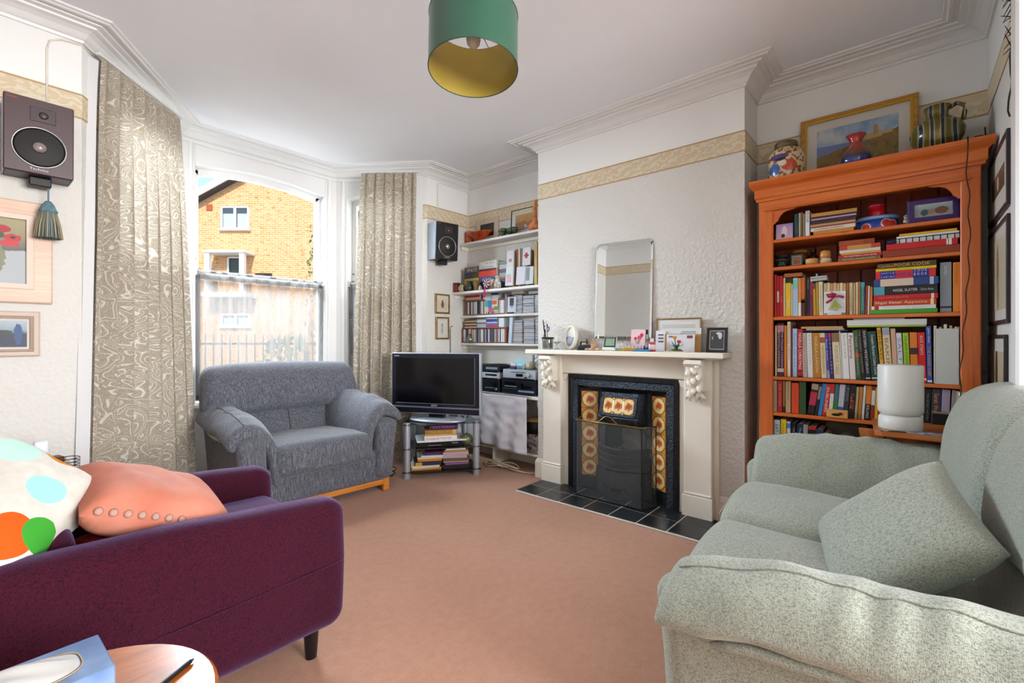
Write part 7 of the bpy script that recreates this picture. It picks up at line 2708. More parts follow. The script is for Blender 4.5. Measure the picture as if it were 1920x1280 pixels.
M_GILT = mottled('gilt_frame', '#7a6230', '#a3874a', 30, .35, metal=.5)
frame('framed_print', 'thin gilt framed print standing behind the letters on the mantelpiece', 'picture', (2.972, my(1271, 2.965), MZ), (0, 0.05, 0), 0.290, 0.215, 0.008, 0.012, M_GILT, mount=pm('#d9d8d6', .6), mw=0.032, pic=picture_mat('grey_print', [(-0.1, '#b9b8b2'), (0.0, '#c2c1ba'), (0.1, '#c9c7c0')], 12, [(0.0, 0.006, .07, .005, '#4f4f4a')], .02))
for (nm, lb, x, p0, p1, hh, col, tl) in (('letter', 'tall white letter standing on the mantelpiece', 2.955, 1239, 1314, 0.150, '#d6dcda', .06), ('envelope', 'brown manila envelope standing among the letters', 2.935, 1246, 1313, 0.112, '#b08347', .08), ('letter', 'white franked letter with a blue logo at the front of the letters', 2.918, 1249, 1302, 0.110, '#d9d7dc', .10), ('leaflet', 'patterned white leaflet at the mirror end of the letters', 2.945, 1229, 1247, 0.135, '#dfdce4', .06)):
    y0, y1 = my(p1, x), my(p0, x)
    o = thing(nm, lb, 'letter', (x, (y0 + y1) / 2, MZ), rot=(0, tl, 0))
    q = MB()
    q.box(0, 0.003, -(y1 - y0) / 2, (y1 - y0) / 2, 0, hh)
    q.build('sheet', pm(col, .7), o)
    w = (y1 - y0) / 2
    if 'franked' in lb:
        for (a, b2, c, e, colr) in ((0.55, 0.85, .090, .101, '#2c4a94'), (-0.85, -0.45, .086, .100, '#8a3a3a'), (-0.85, -0.45, .100, .104, '#3a5a7a')):
            q = MB()
            q.box(-0.0006, 0, w * a, w * b2, c, e)
            q.build('logo', pm(colr, .6), o)
        q = MB()
        put_text(q, 'Cardholder', (-0.0008, w * .82, .092), (0, -1, 0), (0, 0, 1), w * .22, .005)
        put_text(q, 'Mr Holder', (-0.0006, w * .05, .060), (0, -1, 0), (0, 0, 1), w * .4, .005) if False else None
        q.build('logo_lettering', pm('#dfe3ee', .6), o)
    if 'tall' in lb:
        q = MB()
        for k in range(2):
            q.box(-0.0006, 0, -w * .75, -w * .05 + .01 * k, .126 - .010 * k, .130 - .010 * k)
        q.build('print_lines', pm('#7d8288', .6), o)
    if 'patterned' in lb:
        q = MB()
        for k in range(3):
            q.box(-0.0006, 0, -w * .6, w * .5, .060 + .022 * k, .068 + .022 * k)
        q.build('print_lines', pm('#4a4048', .6), o)
o = thing('flower_ornament', 'ceramic posy ornament with yellow and red blooms on the mantelpiece', 'ornament', (2.880, my(1268, 2.88), MZ))
q = MB()
q.lathe([(0.0, 0.0), (0.030, 0.0), (0.032, 0.008), (0.020, 0.018), (0.0, 0.022)], 20, sy=1.3)
q.build('base', mottled('mossy_glaze', '#2f3a1e', '#5d6a34', 30, .3), o)
rnd = random.Random(4)
for k in range(10):
    q = MB()
    a = rnd.uniform(0, 6.28)
    q.tube([(0, 0, 0.015), (0.008 * cos(a), 0.014 * sin(a), 0.04), (0.016 * cos(a), 0.034 * sin(a), 0.050 + rnd.uniform(-.015, .02))], [0.004, 0.006, 0.001], 6)
    q.build('leaf', pm(('#2c4f44', '#3f6a4a', '#24403a')[k % 3], .3), o)
for (yy, zz, c) in ((0.008, 0.088, '#cf9a2c'), (-0.018, 0.062, '#b8404a'), (-0.034, 0.044, '#d9cfc6')):
    q = MB()
    q.lathe([(0.0, 0.0), (0.008, 0.004), (0.013, 0.014), (0.011, 0.022), (0.004, 0.018), (0.0, 0.014)], 10)
    q.build('bloom', pm(c, .35), o, (-0.004, yy, zz - .010))
q = MB()
q.cyl((0, 0, .015), (-0.004, 0.008, .080), .003, n=6)
q.build('stem', pm('#3f6a4a', .4), o)
o = thing('note_slab', 'cream notepad lying under the posy ornament end of the mantelpiece', 'notepad', (2.838, my(1268, 2.84), MZ))
q = MB()
q.cbox(-0.014, 0.010, -0.075, 0.075, 0, 0.005, 0.001)
q.build('pad', pm('#cfc9b4', .7), o)
frame('framed_photograph', 'black framed dark photograph with pale figure at the end of the mantelpiece', 'photograph', (2.935, my(1342.5, 2.92), MZ), (0, 0.10, -0.05), 0.122, 0.150, 0.016, 0.012, pm('#1f1b1a', .4), mount=pm('#b9b8ba', .5), mw=0.006,
      pic=picture_mat('dark_figure', [(-0.06, '#3a3a3c'), (-0.02, '#2f2f32'), (0.06, '#4a4a4c')], 25, [(-0.018, 0.026, .012, .020, '#cfcfd0'), (0.026, 0.012, .005, .010, '#a89a9a'), (-0.010, 0.040, .014, .008, '#d6d6d6')], .03))

# ================================================================== top of the bookcase
TZ = 2.0187
o = thing('ginger_jar', 'painted oriental ginger jar with dark lid on top of the bookcase', 'jar', (3.10, on_x(1474, 300, 3.10).y, TZ))
m, nt, b = newmat('painted_porcelain')
v = coords(nt, 'Object')
n1 = noise_tex(nt, v, 36, 2)
c = ramp(nt, n1, [(0.40, '#8a4a2c'), (0.46, '#c9b389'), (0.60, '#d3c19c'), (0.68, '#5a6a4a')])
sep = node(nt, 'ShaderNodeSeparateXYZ')
nt.links.new(v, sep.inputs[0])
for (yy, zz, ry, rz_, colr) in ((0.020, 0.135, .050, .020, '#4a3f7a'), (-0.030, 0.085, .040, .035, '#c24a2c'), (0.045, 0.070, .034, .036, '#3f5a9c'), (0.0, 0.10, .020, .020, '#d9cdb9'), (0.012, 0.122, .030, .010, '#1c1a22')):
    dy = math_n(nt, 'POWER', math_n(nt, 'DIVIDE', math_n(nt, 'SUBTRACT', sep.outputs[1], yy), ry), 2.0)
    dz = math_n(nt, 'POWER', math_n(nt, 'DIVIDE', math_n(nt, 'SUBTRACT', sep.outputs[2], zz), rz_), 2.0)
    f = math_n(nt, 'LESS_THAN', math_n(nt, 'ADD', math_n(nt, 'ADD', dy, dz), math_n(nt, 'MULTIPLY', noise_tex(nt, v, 60, 2), 1.0)), 1.35)
    c = mixc(nt, f, c, colr)
nt.links.new(c, b.inputs['Base Color'])
b.inputs['Roughness'].default_value = 0.2
q = MB()
q.lathe([(0.0, 0.0), (0.080, 0.0), (0.088, 0.01), (0.094, 0.06), (0.096, 0.12), (0.092, 0.160), (0.076, 0.188), (0.058, 0.200), (0.056, 0.206), (0.0, 0.206)], 36)
q.build('body', m, o)
q = MB()
q.lathe([(0.060, 0.200), (0.060, 0.232), (0.054, 0.240), (0.0, 0.241)], 30)
q.build('lid', mottled('lid_glaze', '#3a2f22', '#7a6a4a', 40, .3), o)


def landscape_mat():
    m, nt, b = newmat('castle_landscape')
    v = coords(nt, 'Object')
    sep = node(nt, 'ShaderNodeSeparateXYZ')
    nt.links.new(v, sep.inputs[0])
    n = noise_tex(nt, v, 24, 5, 0.7)
    n2 = noise_tex(nt, v, 7, 3, 0.6)
    f = math_n(nt, 'ADD', math_n(nt, 'ADD', sep.outputs[2], math_n(nt, 'MULTIPLY', sep.outputs[1], 0.22)), math_n(nt, 'MULTIPLY', math_n(nt, 'SUBTRACT', n2, 0.5), 0.05))
    land = ramp(nt, n, [(0.3, '#4a4a26'), (0.42, '#6f5a28'), (0.52, '#8a6a30'), (0.6, '#6a7030'), (0.7, '#9c5a30')])
    skyc = ramp(nt, noise_tex(nt, v, 10, 4), [(0.35, '#6f8fb0'), (0.5, '#93a9bd'), (0.65, '#b9bfc0')])
    hill = math_n(nt, 'LESS_THAN', f, 0.0)
    blue = math_n(nt, 'LESS_THAN', math_n(nt, 'ADD', sep.outputs[2], math_n(nt, 'MULTIPLY', sep.outputs[1], -0.05)), 0.012)
    c = mixc(nt, blue, skyc, '#6a7aa8')
    c = mixc(nt, hill, c, land)
    # buildings
    for (y0, y1, z0, z1, colr) in ((-0.115, -0.03, 0.010, 0.040, '#b8935c'), (-0.098, -0.078, 0.03, 0.082, '#a8854f'), (-0.16, -0.10, 0.022, 0.040, '#b59c72')):
        a = math_n(nt, 'MULTIPLY', math_n(nt, 'GREATER_THAN', sep.outputs[1], y0), math_n(nt, 'LESS_THAN', sep.outputs[1], y1))
        d = math_n(nt, 'MULTIPLY', math_n(nt, 'GREATER_THAN', sep.outputs[2], z0), math_n(nt, 'LESS_THAN', sep.outputs[2], z1))
        c = mixc(nt, math_n(nt, 'MULTIPLY', a, d), c, colr)
    nt.links.new(c, b.inputs['Base Color'])
    b.inputs['Roughness'].default_value = 0.35
    return m


M_GOLD = wood('gold_wood_frame', '#8f5a18', '#b07a24', '#c79436', 'y', 2, .35, False)
frame('framed_landscape', 'gold framed landscape painting with a hilltop castle on the bookcase', 'painting', (3.255, (on_x(1500, 230, 3.22).y + on_x(1722, 170, 3.22).y) / 2, TZ), (0, 0.06, 0), 0.535, 0.402, 0.030, 0.022, M_GOLD, mount=pm('#cfc9bf', .6), mw=0.052, pic=landscape_mat(), inner=pm('#b98f2a', .3, .5))
o = thing('red_vase', 'red and blue art glass vase in front of the landscape painting', 'vase', (3.09, on_x(1605, 300, 3.09).y, TZ))
m, nt, b = newmat('red_blue_glass')
v = coords(nt, 'Object')
sep = node(nt, 'ShaderNodeSeparateXYZ')
nt.links.new(v, sep.inputs[0])
f = math_n(nt, 'ADD', sep.outputs[2], math_n(nt, 'MULTIPLY', math_n(nt, 'SUBTRACT', noise_tex(nt, v, 12, 3), .5), .09))
nt.links.new(ramp(nt, f, [(0.02, '#1c3a9c'), (0.055, '#1f2a4a'), (0.08, '#6a3a2c'), (0.12, '#9c3422'), (0.17, '#a8201c')]), b.inputs['Base Color'])
b.inputs['Roughness'].default_value = 0.1
b.inputs['Coat Weight'].default_value = .5
q = MB()
q.lathe([(0.0, 0.0), (0.040, 0.0), (0.062, 0.025), (0.070, 0.055), (0.060, 0.090), (0.036, 0.120), (0.026, 0.140), (0.028, 0.160), (0.046, 0.186), (0.042, 0.186), (0.024, 0.160), (0.0, 0.12)], 32)
q.build('body', m, o)
o = thing('glazed_jug', 'olive and silver striped bulbous jug on top of the bookcase', 'jug', (3.10, on_x(1757, 250, 3.10).y, TZ))
m, nt, b = newmat('olive_striped_glaze')
v = coords(nt, 'Object', (1, 1, 0.15))
w_ = node(nt, 'ShaderNodeTexWave', bands_direction='Y')
w_.inputs['Scale'].default_value = 7.5
w_.inputs['Distortion'].default_value = 2.5
nt.links.new(v, w_.inputs['Vector'])
nt.links.new(ramp(nt, w_.outputs[0], [(0.25, '#6a5f22'), (0.5, '#8a7f44'), (0.72, '#a8a48c'), (0.86, '#2a3242')]), b.inputs['Base Color'])
b.inputs['Roughness'].default_value = 0.16
b.inputs['Metallic'].default_value = 0.35
q = MB()
q.lathe([(0.0, 0.0), (0.055, 0.0), (0.072, 0.020), (0.098, 0.075), (0.104, 0.110), (0.092, 0.145), (0.060, 0.172), (0.044, 0.186), (0.042, 0.205), (0.052, 0.236), (0.047, 0.236), (0.036, 0.200), (0.0, 0.15)], 36)
q.build('body', m, o)
q = MB()
q.tube([(0, -0.044, 0.222), (0, -0.070, 0.236), (0, -0.094, 0.222), (0, -0.098, 0.190), (0, -0.092, 0.150)], [0.010, 0.010, 0.010, 0.009, 0.010], 10)
q.build('handle', m, o)
o = thing('plug_adaptor', 'black plug adaptor on the corner of the bookcase top', 'adaptor', (3.00, on_x(1834, 268, 3.0).y, TZ))
q = MB()
q.soft(0.022, 0.016, 0.011, 0.006, (3, 3, 2), c=(0, 0, 0.0115))
q.build('body', pm('#111113', .4), o)
q = MB()
q.tube([(0.0, -0.012, 0.014), (0.02, -0.030, 0.030), (0.05, -0.034, 0.024), (0.09, -0.033, 0.012), (0.13, -0.034, 0.10)], 0.003, 6)
q.build('lead', pm('#111113', .5), o)
o = thing('hanging_flex', 'thin black flex trailing down the stile of the bookcase', 'cable', (2.970, -0.20, 0.75))
q = MB()
pts = []
for i in range(40):
    t = i / 39
    pts.append((-0.0045 - (0.056 if t < .02 else 0.0), -0.012 * sin(t * 5) + 0.012 * (t - .5) + 0.004 * sin(t * 40) + .006, 1.16 - 1.14 * t))
pts = [(0.02, pts[0][1], 1.274), (-0.056, pts[0][1], 1.274), (-0.062, pts[0][1], 1.25), (-0.058, pts[0][1], 1.22)] + [(-0.045, pts[0][1], 1.19)] + pts[1:]
q.tube(pts, 0.0025, 5)
q.build('flex', pm('#2a1a14', .5), o)
# wire fairy lights along the top of the rear wall
o = thing('wire_garland', 'dark wire twig garland hanging down the wall by the picture frames', 'garland', (2.50, -0.292, 1.95))
rnd = random.Random(8)
pts = []
for i in range(26):
    t = i / 25
    pts.append((0.02 * sin(t * 9) + 0.05 * max(0, .35 - t) * 3 + rnd.uniform(-.008, .008), 0.004 + 0.004 * sin(i), 0.005 + 0.66 * t))
q = MB()
q.tube(pts, 0.003, 5)
q.build('wire', pm('#17140f', .6), o)
for k in range(16):
    i = 9 + k
    p = pts[min(25, i)]
    q = MB()
    for j in range(2):
        a = rnd.uniform(0, 6.28)
        q.cyl(p, (p[0] + 0.07 * cos(a), p[1] + 0.008 + .02 * abs(sin(a)), p[2] + 0.045 * sin(a)), .0022, .001, 5)
    q.build('twig', pm('#17140f', .6), o)


# ================================================================== pictures on the walls
def poppies_mat():
    return picture_mat('poppies_in_glass', [(-0.17, '#a9aeb2'), (-0.07, '#c3c6c6'), (-0.03, '#5c4a44'), (0.02, '#6a625a'), (0.07, '#8d8462'), (0.16, '#a39a6e')], 9,
                       [(-0.055, -0.03, .030, .07, '#7d7f62'), (-0.075, 0.10, .026, .018, '#a3121c'), (-0.105, 0.062, .030, .018, '#b81822'), (-0.095, 0.036, .032, .015, '#c22530'), (-0.03, 0.075, .04, .03, '#8f1018'), (-0.07, 0.070, .012, .014, '#3a4a2c'), (-0.108, 0.064, .008, .006, '#1c1420')], .05)


# picture plane faces -x in the builder; turned so that it faces the camera side of each wall
FRONT = pi / 2      # for walls facing -y
M_WASH = wood('limed_pink_frame', '#cfa48a', '#dcb9a2', '#e2c8b4', 'y', 1.5, .6, False)
frame('framed_painting', 'still life of red poppies in a limed pink frame on the front wall', 'painting', (0.030, 3.197, 1.287), (0, 0, FRONT), 0.480, 0.480, 0.085, 0.026, M_WASH, pic=poppies_mat(), inner=pm('#e2cdbd', .6))
frame('framed_photograph', 'small harbour photograph in a cream stepped frame under the poppy painting', 'photograph', (0.085, 3.197, 1.035), (0, 0, FRONT), 0.285, 0.212, 0.030, 0.020, pm('#c9b5a6', .5), mount=pm('#d6cdc6', .6), mw=0.014, inner=pm('#a08672', .5),
      pic=picture_mat('harbour_photo', [(-0.06, '#2c3444'), (-0.03, '#5c6470'), (0.0, '#39434a'), (0.02, '#8d9aa4'), (0.06, '#a9b4bc')], 18, [(-0.07, 0.0, .014, .05, '#2c4a7a'), (-0.02, 0.006, .03, .012, '#2f3a36')], .03))
for (nm, a, b2, c, e, lab, pic) in (('framed_print', 816, 843, 551, 588, 'upper small gilt framed print of a brown figure near the alcove shelves', picture_mat('brown_figure', [(-0.1, '#cbb9a4'), (0.1, '#d9cdb9')], 20, [(0.0, -0.008, .018, .032, '#7a5432'), (0.0, 0.026, .009, .010, '#5a3a24')], .02)),
                                    ('framed_print', 817, 842, 594, 636, 'lower small gilt framed sketch near the alcove shelves', picture_mat('pale_sketch', [(-0.1, '#cfc9c0'), (0.1, '#d6d2c9')], 20, [(0.006, -0.02, .014, .036, '#a9aaa4'), (0.004, 0.03, .010, .016, '#8d8a90')], .02))):
    p0, p1 = on_y(a, e, 3.39), on_y(b2, e, 3.39)
    zt = on_y((a + b2) / 2, c, 3.39).z
    zb = on_y((a + b2) / 2, e, 3.39).z
    frame(nm, lab, 'picture', ((p0.x + p1.x) / 2, 3.397, zb), (0, 0, FRONT), p1.x - p0.x, zt - zb, 0.016, 0.014, M_GILT, mount=pm('#cfc6b4', .6), mw=0.018, pic=pic)
M_DKWOOD = pm('#2a2228', .4)
for (lab, x0, x1, z0, z1, mw, pic, tl) in (('top dark framed sepia print beside the bookcase', 2.62, 3.17, 1.640, 1.935, 0.085, picture_mat('sepia_print', [(-0.1, '#5a4632'), (0.1, '#8f7a5c')], 24, [(0.0, 0.0, .03, .03, '#c9b595')], .1), 0.0),
                                           ('middle dark framed figure drawing beside the bookcase', 2.62, 3.16, 1.180, 1.605, 0.045, picture_mat('figure_drawing', [(-0.2, '#b9b09a'), (0.2, '#c4bca8')], 20, [(0.01, 0.03, .035, .10, '#8a775a'), (0.0, -0.09, .03, .06, '#94835f')], .05), 0.0),
                                           ('lowest dark framed figure study beside the bookcase', 2.68, 3.17, 0.800, 1.135, 0.055, picture_mat('figure_study', [(-0.2, '#b3a589'), (0.2, '#bdb096')], 20, [(0.01, 0.0, .04, .12, '#4f3a26')], .05), 0.0)):
    frame('framed_print', lab, 'picture', ((x0 + x1) / 2, -0.298, z0), (0, 0, -FRONT), x1 - x0, z1 - z0, 0.016, 0.012, M_DKWOOD, mount=pm('#c9c6bd', .6), mw=mw, pic=pic)

# ================================================================== loudspeakers
M_SPK = mottled('black_vinyl', '#1b1518', '#241c1f', 30, .4)


def speaker(label, loc, rz, tilt, ring='#a8a6a6', front='#2e2022'):
    """front faces local -y, origin at the middle of the back"""
    t = thing('wall_speaker', label, 'loudspeaker', loc, rot=(tilt, 0, rz))
    w, h, d = 0.114, 0.168, 0.155
    q = MB()
    q.cbox(-w + .004, w - .004, -d, 0, -h, h, 0.004)
    q.build('cabinet', M_SPK, t)
    for sx in (-1, 1):
        q = MB()
        q.cbox(min(sx * w, sx * (w - .004)), max(sx * w, sx * (w - .004)), -d + .004, 0, -h, h, 0.0015)
        q.build('side_panel', pm('#9aa3ad', .35, .5), t)
    q = MB()
    q.cbox(-w, w, -d - .012, -d, -h, h, 0.004)
    q.build('baffle', pm(front, .4), t)
    yf = -d - .012
    q = MB()
    q.tube([(0.088 * cos(a), yf - .002, -0.048 + 0.088 * sin(a)) for a in [i * 2 * pi / 40 for i in range(40)]], 0.0035, 6, closed=True)
    q.build('woofer_ring', pm(ring, .3, .6), t)
    q = MB()
    M = Matrix.Translation((0, yf, -0.048)) @ Matrix.Rotation(pi / 2, 4, 'X')
    q.lathe([(0.086, 0.001), (0.078, 0.004), (0.030, -0.006 + .008), (0.026, 0.003)], 32, mat=M)
    q.build('cone', pm('#191416', .6), t)
    q = MB()
    q.lathe([(0.026, 0.002), (0.022, 0.010), (0.012, 0.016), (0.0, 0.018)], 20, mat=M)
    q.build('dust_cap', pm('#a39a96', .25, .6), t)
    q = MB()
    q.cbox(-0.032, 0.052, yf - .003, yf, 0.068, 0.132, 0.002)
    tw = q.build('tweeter_plate', pm('#3a2c2e', .35), t)
    q = MB()
    q.lathe([(0.016, 0.003), (0.010, 0.006), (0.0, 0.008)], 16, mat=Matrix.Translation((0.012, yf, 0.100)) @ Matrix.Rotation(pi / 2, 4, 'X'))
    q.build('tweeter', pm('#5a4c4c', .3, .4), tw)
    q = MB()
    put_text(q, 'Technics', (-0.032, yf - .001, -0.152), (1, 0, 0), (0, 0, 1), 0.060, 0.011)
    q.build('brand_lettering', pm('#cfcaca', .4), t)
    q = MB()
    q.cbox(-0.104, -0.072, yf - .001, yf + .002, 0.150, 0.154, 0.0005)
    q.build('red_badge', pm('#a8363a', .4), t)
    q = MB()
    q.cbox(-0.03, 0.045, -0.10, -0.03, -h - .040, -h, 0.004)
    q.build('bracket', pm('#1c1416', .5), t)
    return t


speaker('black wall loudspeaker high on the front wall above the poppy painting', (0.215, 3.19, 2.045), 0.0, 0.04, front='#472f31')  # brown glare on the black baffle is painted into its front colour
speaker('black wall loudspeaker with silver side high by the alcove shelves', (2.885, 3.375, 2.015), -0.20, 0.05, front='#151416')

# tassel hanging from the speaker bracket
o = thing('tassel', 'blue and tan curtain tassel hanging under the left loudspeaker', 'tassel', (0.250, 3.115, 1.595))
q = MB()
q.cyl((0, 0, 0.175), (0, 0, 0.285), .0035, n=6)
q.build('cord', pm('#5f7d88', .8), o)
q = MB()
q.lathe([(0.0, 0.120), (0.032, 0.122), (0.034, 0.130), (0.028, 0.140), (0.022, 0.158), (0.010, 0.176), (0.0, 0.178)], 18)
q.build('head', mottled('tassel_wool', '#4a6a76', '#6f8d96', 40, .9), o)
for k in range(40):
    a = k * 2 * pi / 40
    q = MB()
    r0, r1 = 0.027, 0.046 + 0.003 * sin(k * 3.1)
    q.tube([(r0 * cos(a), r0 * sin(a), 0.124), (r1 * .86 * cos(a), r1 * .86 * sin(a), 0.06), (r1 * cos(a), r1 * sin(a), 0.0)], .0034, 5)
    q.build('strand', pm(('#5a7a86', '#a8987a', '#6d8288', '#8a8068')[k % 4], .9), o)


# ================================================================== patterned curtains
def damask():
    m, nt, b = newmat('scroll_damask')
    v = coords(nt, 'UV', (1.0, 1.0, 1))
    n1 = noise_tex(nt, v, 6.5, 0.6, 0.5, 1.6)
    n2 = noise_tex(nt, v, 15, 0.5, 0.5, 2.2)
    l1 = math_n(nt, 'ABSOLUTE', math_n(nt, 'SINE', math_n(nt, 'MULTIPLY', n1, 34.0)))
    l2 = math_n(nt, 'ABSOLUTE', math_n(nt, 'SINE', math_n(nt, 'MULTIPLY', n2, 22.0)))
    f = math_n(nt, 'MAXIMUM', math_n(nt, 'SUBTRACT', 1.0, l1), math_n(nt, 'MULTIPLY', math_n(nt, 'SUBTRACT', 1.0, l2), 0.85))
    c = ramp(nt, f, [(0.60, '#a09482'), (0.78, '#c4bcae'), (0.92, '#d3ccc1')])
    nt.links.new(c, b.inputs['Base Color'])
    b.inputs['Roughness'].default_value = 0.75
    b.inputs['Specular IOR Level'].default_value = 0.2
    b.inputs['Sheen Weight'].default_value = 0.15
    # light glows through the cloth a little
    out = nt.nodes['Material Output']
    tl = node(nt, 'ShaderNodeBsdfTranslucent')
    nt.links.new(c, tl.inputs[0])
    mx = node(nt, 'ShaderNodeMixShader')
    mx.inputs[0].default_value = 0.12
    nt.links.new(b.outputs[0], mx.inputs[1])
    nt.links.new(tl.outputs[0], mx.inputs[2])
    nt.links.new(mx.outputs[0], out.inputs[0])
    return m


M_DAMASK = damask()
M_LINER = pm('#d9d8d8', .85)


def curtain(label, top, bot, z0, z1, folds, amp, seed, edge_side):
    """top, bot: plan end points of the hem and heading; deep pleats between them"""
    t = thing('curtain', label, 'curtain', (0, 0, 0))
    rnd = random.Random(seed)
    ph = [rnd.uniform(0, 6.28) for _ in range(6)]
    T0, T1, B0, B1 = [Vector(p) for p in (*top, *bot)]

    def fn(u, v):
        k = 1 - v            # 0 at the heading
        a = T0.lerp(T1, u)
        b2 = B0.lerp(B1, u)
        e = k ** 0.8
        p = a.lerp(b2, e)
        d = (T1 - T0).normalized()
        n = Vector((d.y, -d.x))
        am = amp * (0.55 + 0.75 * min(1, k * 3))
        f = sin(u * folds * 2 * pi + ph[0] + 0.5 * sin(k * 2.4 + ph[1]) + 0.8 * sin(u * 5 + ph[2]) * k)
        g = 0.35 * sin(u * folds * 4 * pi + ph[3] + k)
        pinch = 1.0
        q = p + n * (am * (f + g * .5)) + d * (0.9 * am * cos(u * folds * 2 * pi + ph[0]))
        return (q.x, q.y, z0 + (z1 - z0) * v)
    q = MB()
    L = (T1 - T0).length * 1.9
    q.grid(fn, int(folds * 22), 22, True, lambda u, v: (u * L, v * (z1 - z0)))
    q.build('cloth', M_DAMASK, t)
    q = MB()
    q.grid(lambda u, v: (fn(u, 1)[0], fn(u, 1)[1], z1 - 0.004 + 0.018 * v), int(folds * 14), 1, True, lambda u, v: (u * L, 2.5 + v * .02))
    q.build('heading', M_DAMASK, t)
    # pale lining turned forward along one edge
    q = MB()
    ue = 0.0 if edge_side < 0 else 1.0
    d = (T1 - T0).normalized()
    n = Vector((d.y, -d.x))
    q.grid(lambda u, v: tuple(Vector(fn(ue, v)) + Vector((d.x, d.y, 0)) * edge_side * (0.05 * u) + Vector((n.x, n.y, 0)) * (-0.012 - .03 * u)), 3, 20)
    q.build('lining', M_LINER, t)
    # rail with gliders
    q = MB()
    q.cbox(-0.02, (T1 - T0).length + .02, -0.012, 0.012, 0.0, 0.014, 0.003)
    q.build('rail', M_WHITE, t, (T0.x, T0.y, z1 + .016), (0, 0, atan2(d.y, d.x)))
    return t


curtain('full-length taupe scroll-patterned curtain by the poppy painting', ((0.455, 3.235), (0.930, 3.735)), ((0.375, 3.175), (1.030, 3.775)), 0.015, 2.585, 7.0, 0.021, 2, -1)
curtain('full-length taupe scroll-patterned curtain between the bay window and the alcove', ((2.300, 3.735), (2.610, 3.345)), ((2.240, 3.790), (2.640, 3.375)), 0.015, 2.585, 6.0, 0.022, 5, 1)

# ================================================================== pendant lamp
PC = Vector((1.307, 1.318, 0))
lp = thing('pendant_lamp', 'green drum pendant lampshade with gold lining hanging from the ceiling', 'lamp', (PC.x, PC.y, 2.70))
ZB, ZT, R = -0.520, -0.298, 0.176
tiltm = Matrix.Translation((0, 0, -0.41)) @ Matrix.Rotation(radians(-6.0), 4, Vector((_RT[0], _RT[1], 0))) @ Matrix.Translation((0, 0, 0.41))
M_SHADE, nt, b = newmat('green_shade_card')
b.inputs['Base Color'].default_value = rgba('#23543f')
b.inputs['Roughness'].default_value = 0.45
b.inputs['Sheen Weight'].default_value = 0.2
M_GOLDIN = mottled('gold_lining', '#a8933f', '#b8a04a', 4, 0.35, metal=0.35)
sh = MB()
n = 64
sh.add([(R * cos(2 * pi * i / n), R * sin(2 * pi * i / n), z) for z in (ZB, ZT) for i in range(n)], [(i, (i + 1) % n, n + (i + 1) % n, n + i) for i in range(n)], True, tiltm)
sh.build('shade', M_SHADE, lp)
sh = MB()
r2 = R - 0.0025
sh.add([(r2 * cos(2 * pi * i / n), r2 * sin(2 * pi * i / n), z) for z in (ZB, ZT) for i in range(n)], [(n + i, n + (i + 1) % n, (i + 1) % n, i) for i in range(n)], True, tiltm)
sh.build('shade_lining', M_GOLDIN, lp)
for z in (ZB, ZT):
    q = MB()
    q.tube([tuple(tiltm @ Vector((R * cos(2 * pi * i / 48), R * sin(2 * pi * i / 48), z))) for i in range(48)], 0.0026, 6, closed=True)
    q.build('shade_rim', pm('#3a4a42', .5), lp)
q = MB()
for k in range(3):
    a = k * 2 * pi / 3 + 2.5
    q.tube([tuple(tiltm @ Vector((0.02 * cos(a), 0.02 * sin(a), ZT + .0))), tuple(tiltm @ Vector((R * cos(a), R * sin(a), ZT)))], 0.0018, 5)
q.build('spider_frame', pm('#8a8a84', .4, .6), lp)
q = MB()
q.cyl((0, 0, ZT + .02), (0, 0, 0), .003, n=8)
q.build('flex', M_WHITE, lp)
q = MB()
q.lathe([(0.0, -0.022), (0.030, -0.020), (0.046, -0.006), (0.048, 0.0), (0.0, 0.0)], 24)
q.build('ceiling_rose', M_WHITE, lp)
q = MB()
q.cyl((0, 0, ZT - .035), (0, 0, ZT + .025), .016, n=16)
q.build('lamp_holder', M_WHITE, lp)
q = MB()
q.lathe([(0.0, -0.098), (0.014, -0.094), (0.025, -0.080), (0.029, -0.062), (0.025, -0.042), (0.015, -0.018), (0.013, 0.0), (0.0, 0.0)], 22, (0, 0, ZT - .033))
q.build('bulb', pm('#d6d6d2', .25), lp)

# ================================================================== round side table in the foreground
M_TABLE, nt, b = newmat('polished_table_top')
v = coords(nt, 'Object', (3, 14, 14))
nt.links.new(ramp(nt, noise_tex(nt, v, 2.5, 5, .6, .8), [(0.3, '#9a4d12'), (0.6, '#b8621c'), (0.8, '#7a3a10')]), b.inputs['Base Color'])
b.inputs['Roughness'].default_value = 0.3
b.inputs['Coat Weight'].default_value = 0.7
b.inputs['Coat Roughness'].default_value = 0.18
rt = thing('side_table', 'round polished wooden side table beside the maroon armchair', 'table', (0.094, 1.023, 0))
q = MB()
q.lathe([(0.0, 0.475), (0.205, 0.475), (0.214, 0.482), (0.214, 0.494), (0.208, 0.500), (0.0, 0.500)], 56, smooth=False)
q.build('table_top', M_TABLE, rt)
for k in range(3):
    a = k * 2 * pi / 3 + .4
    q = MB()
    q.tube([(0.10 * cos(a), 0.10 * sin(a), 0.476), (0.16 * cos(a), 0.16 * sin(a), 0.0)], [.016, .011], 12)
    q.build('leg', M_TABLE, rt)
q = MB()
q.lathe([(0.10, 0.450), (0.11, 0.450), (0.11, 0.476), (0.10, 0.476)], 24)
q.build('apron', M_TABLE, rt)
tb = thing('tissue_box', 'blue and grey tissue box with a white tissue pulled up on the side table', 'tissue box', (0.045, 1.078, 0.5005), 0.03)
m = mottled('blue_box_print', '#3f5f8f', '#7d97bd', 12, .4)
q = MB()
q.cbox(-0.115, 0.115, -0.066, 0.066, 0.0, 0.070, 0.002)
q.build('carton', m, tb)
q = MB()
n = 40
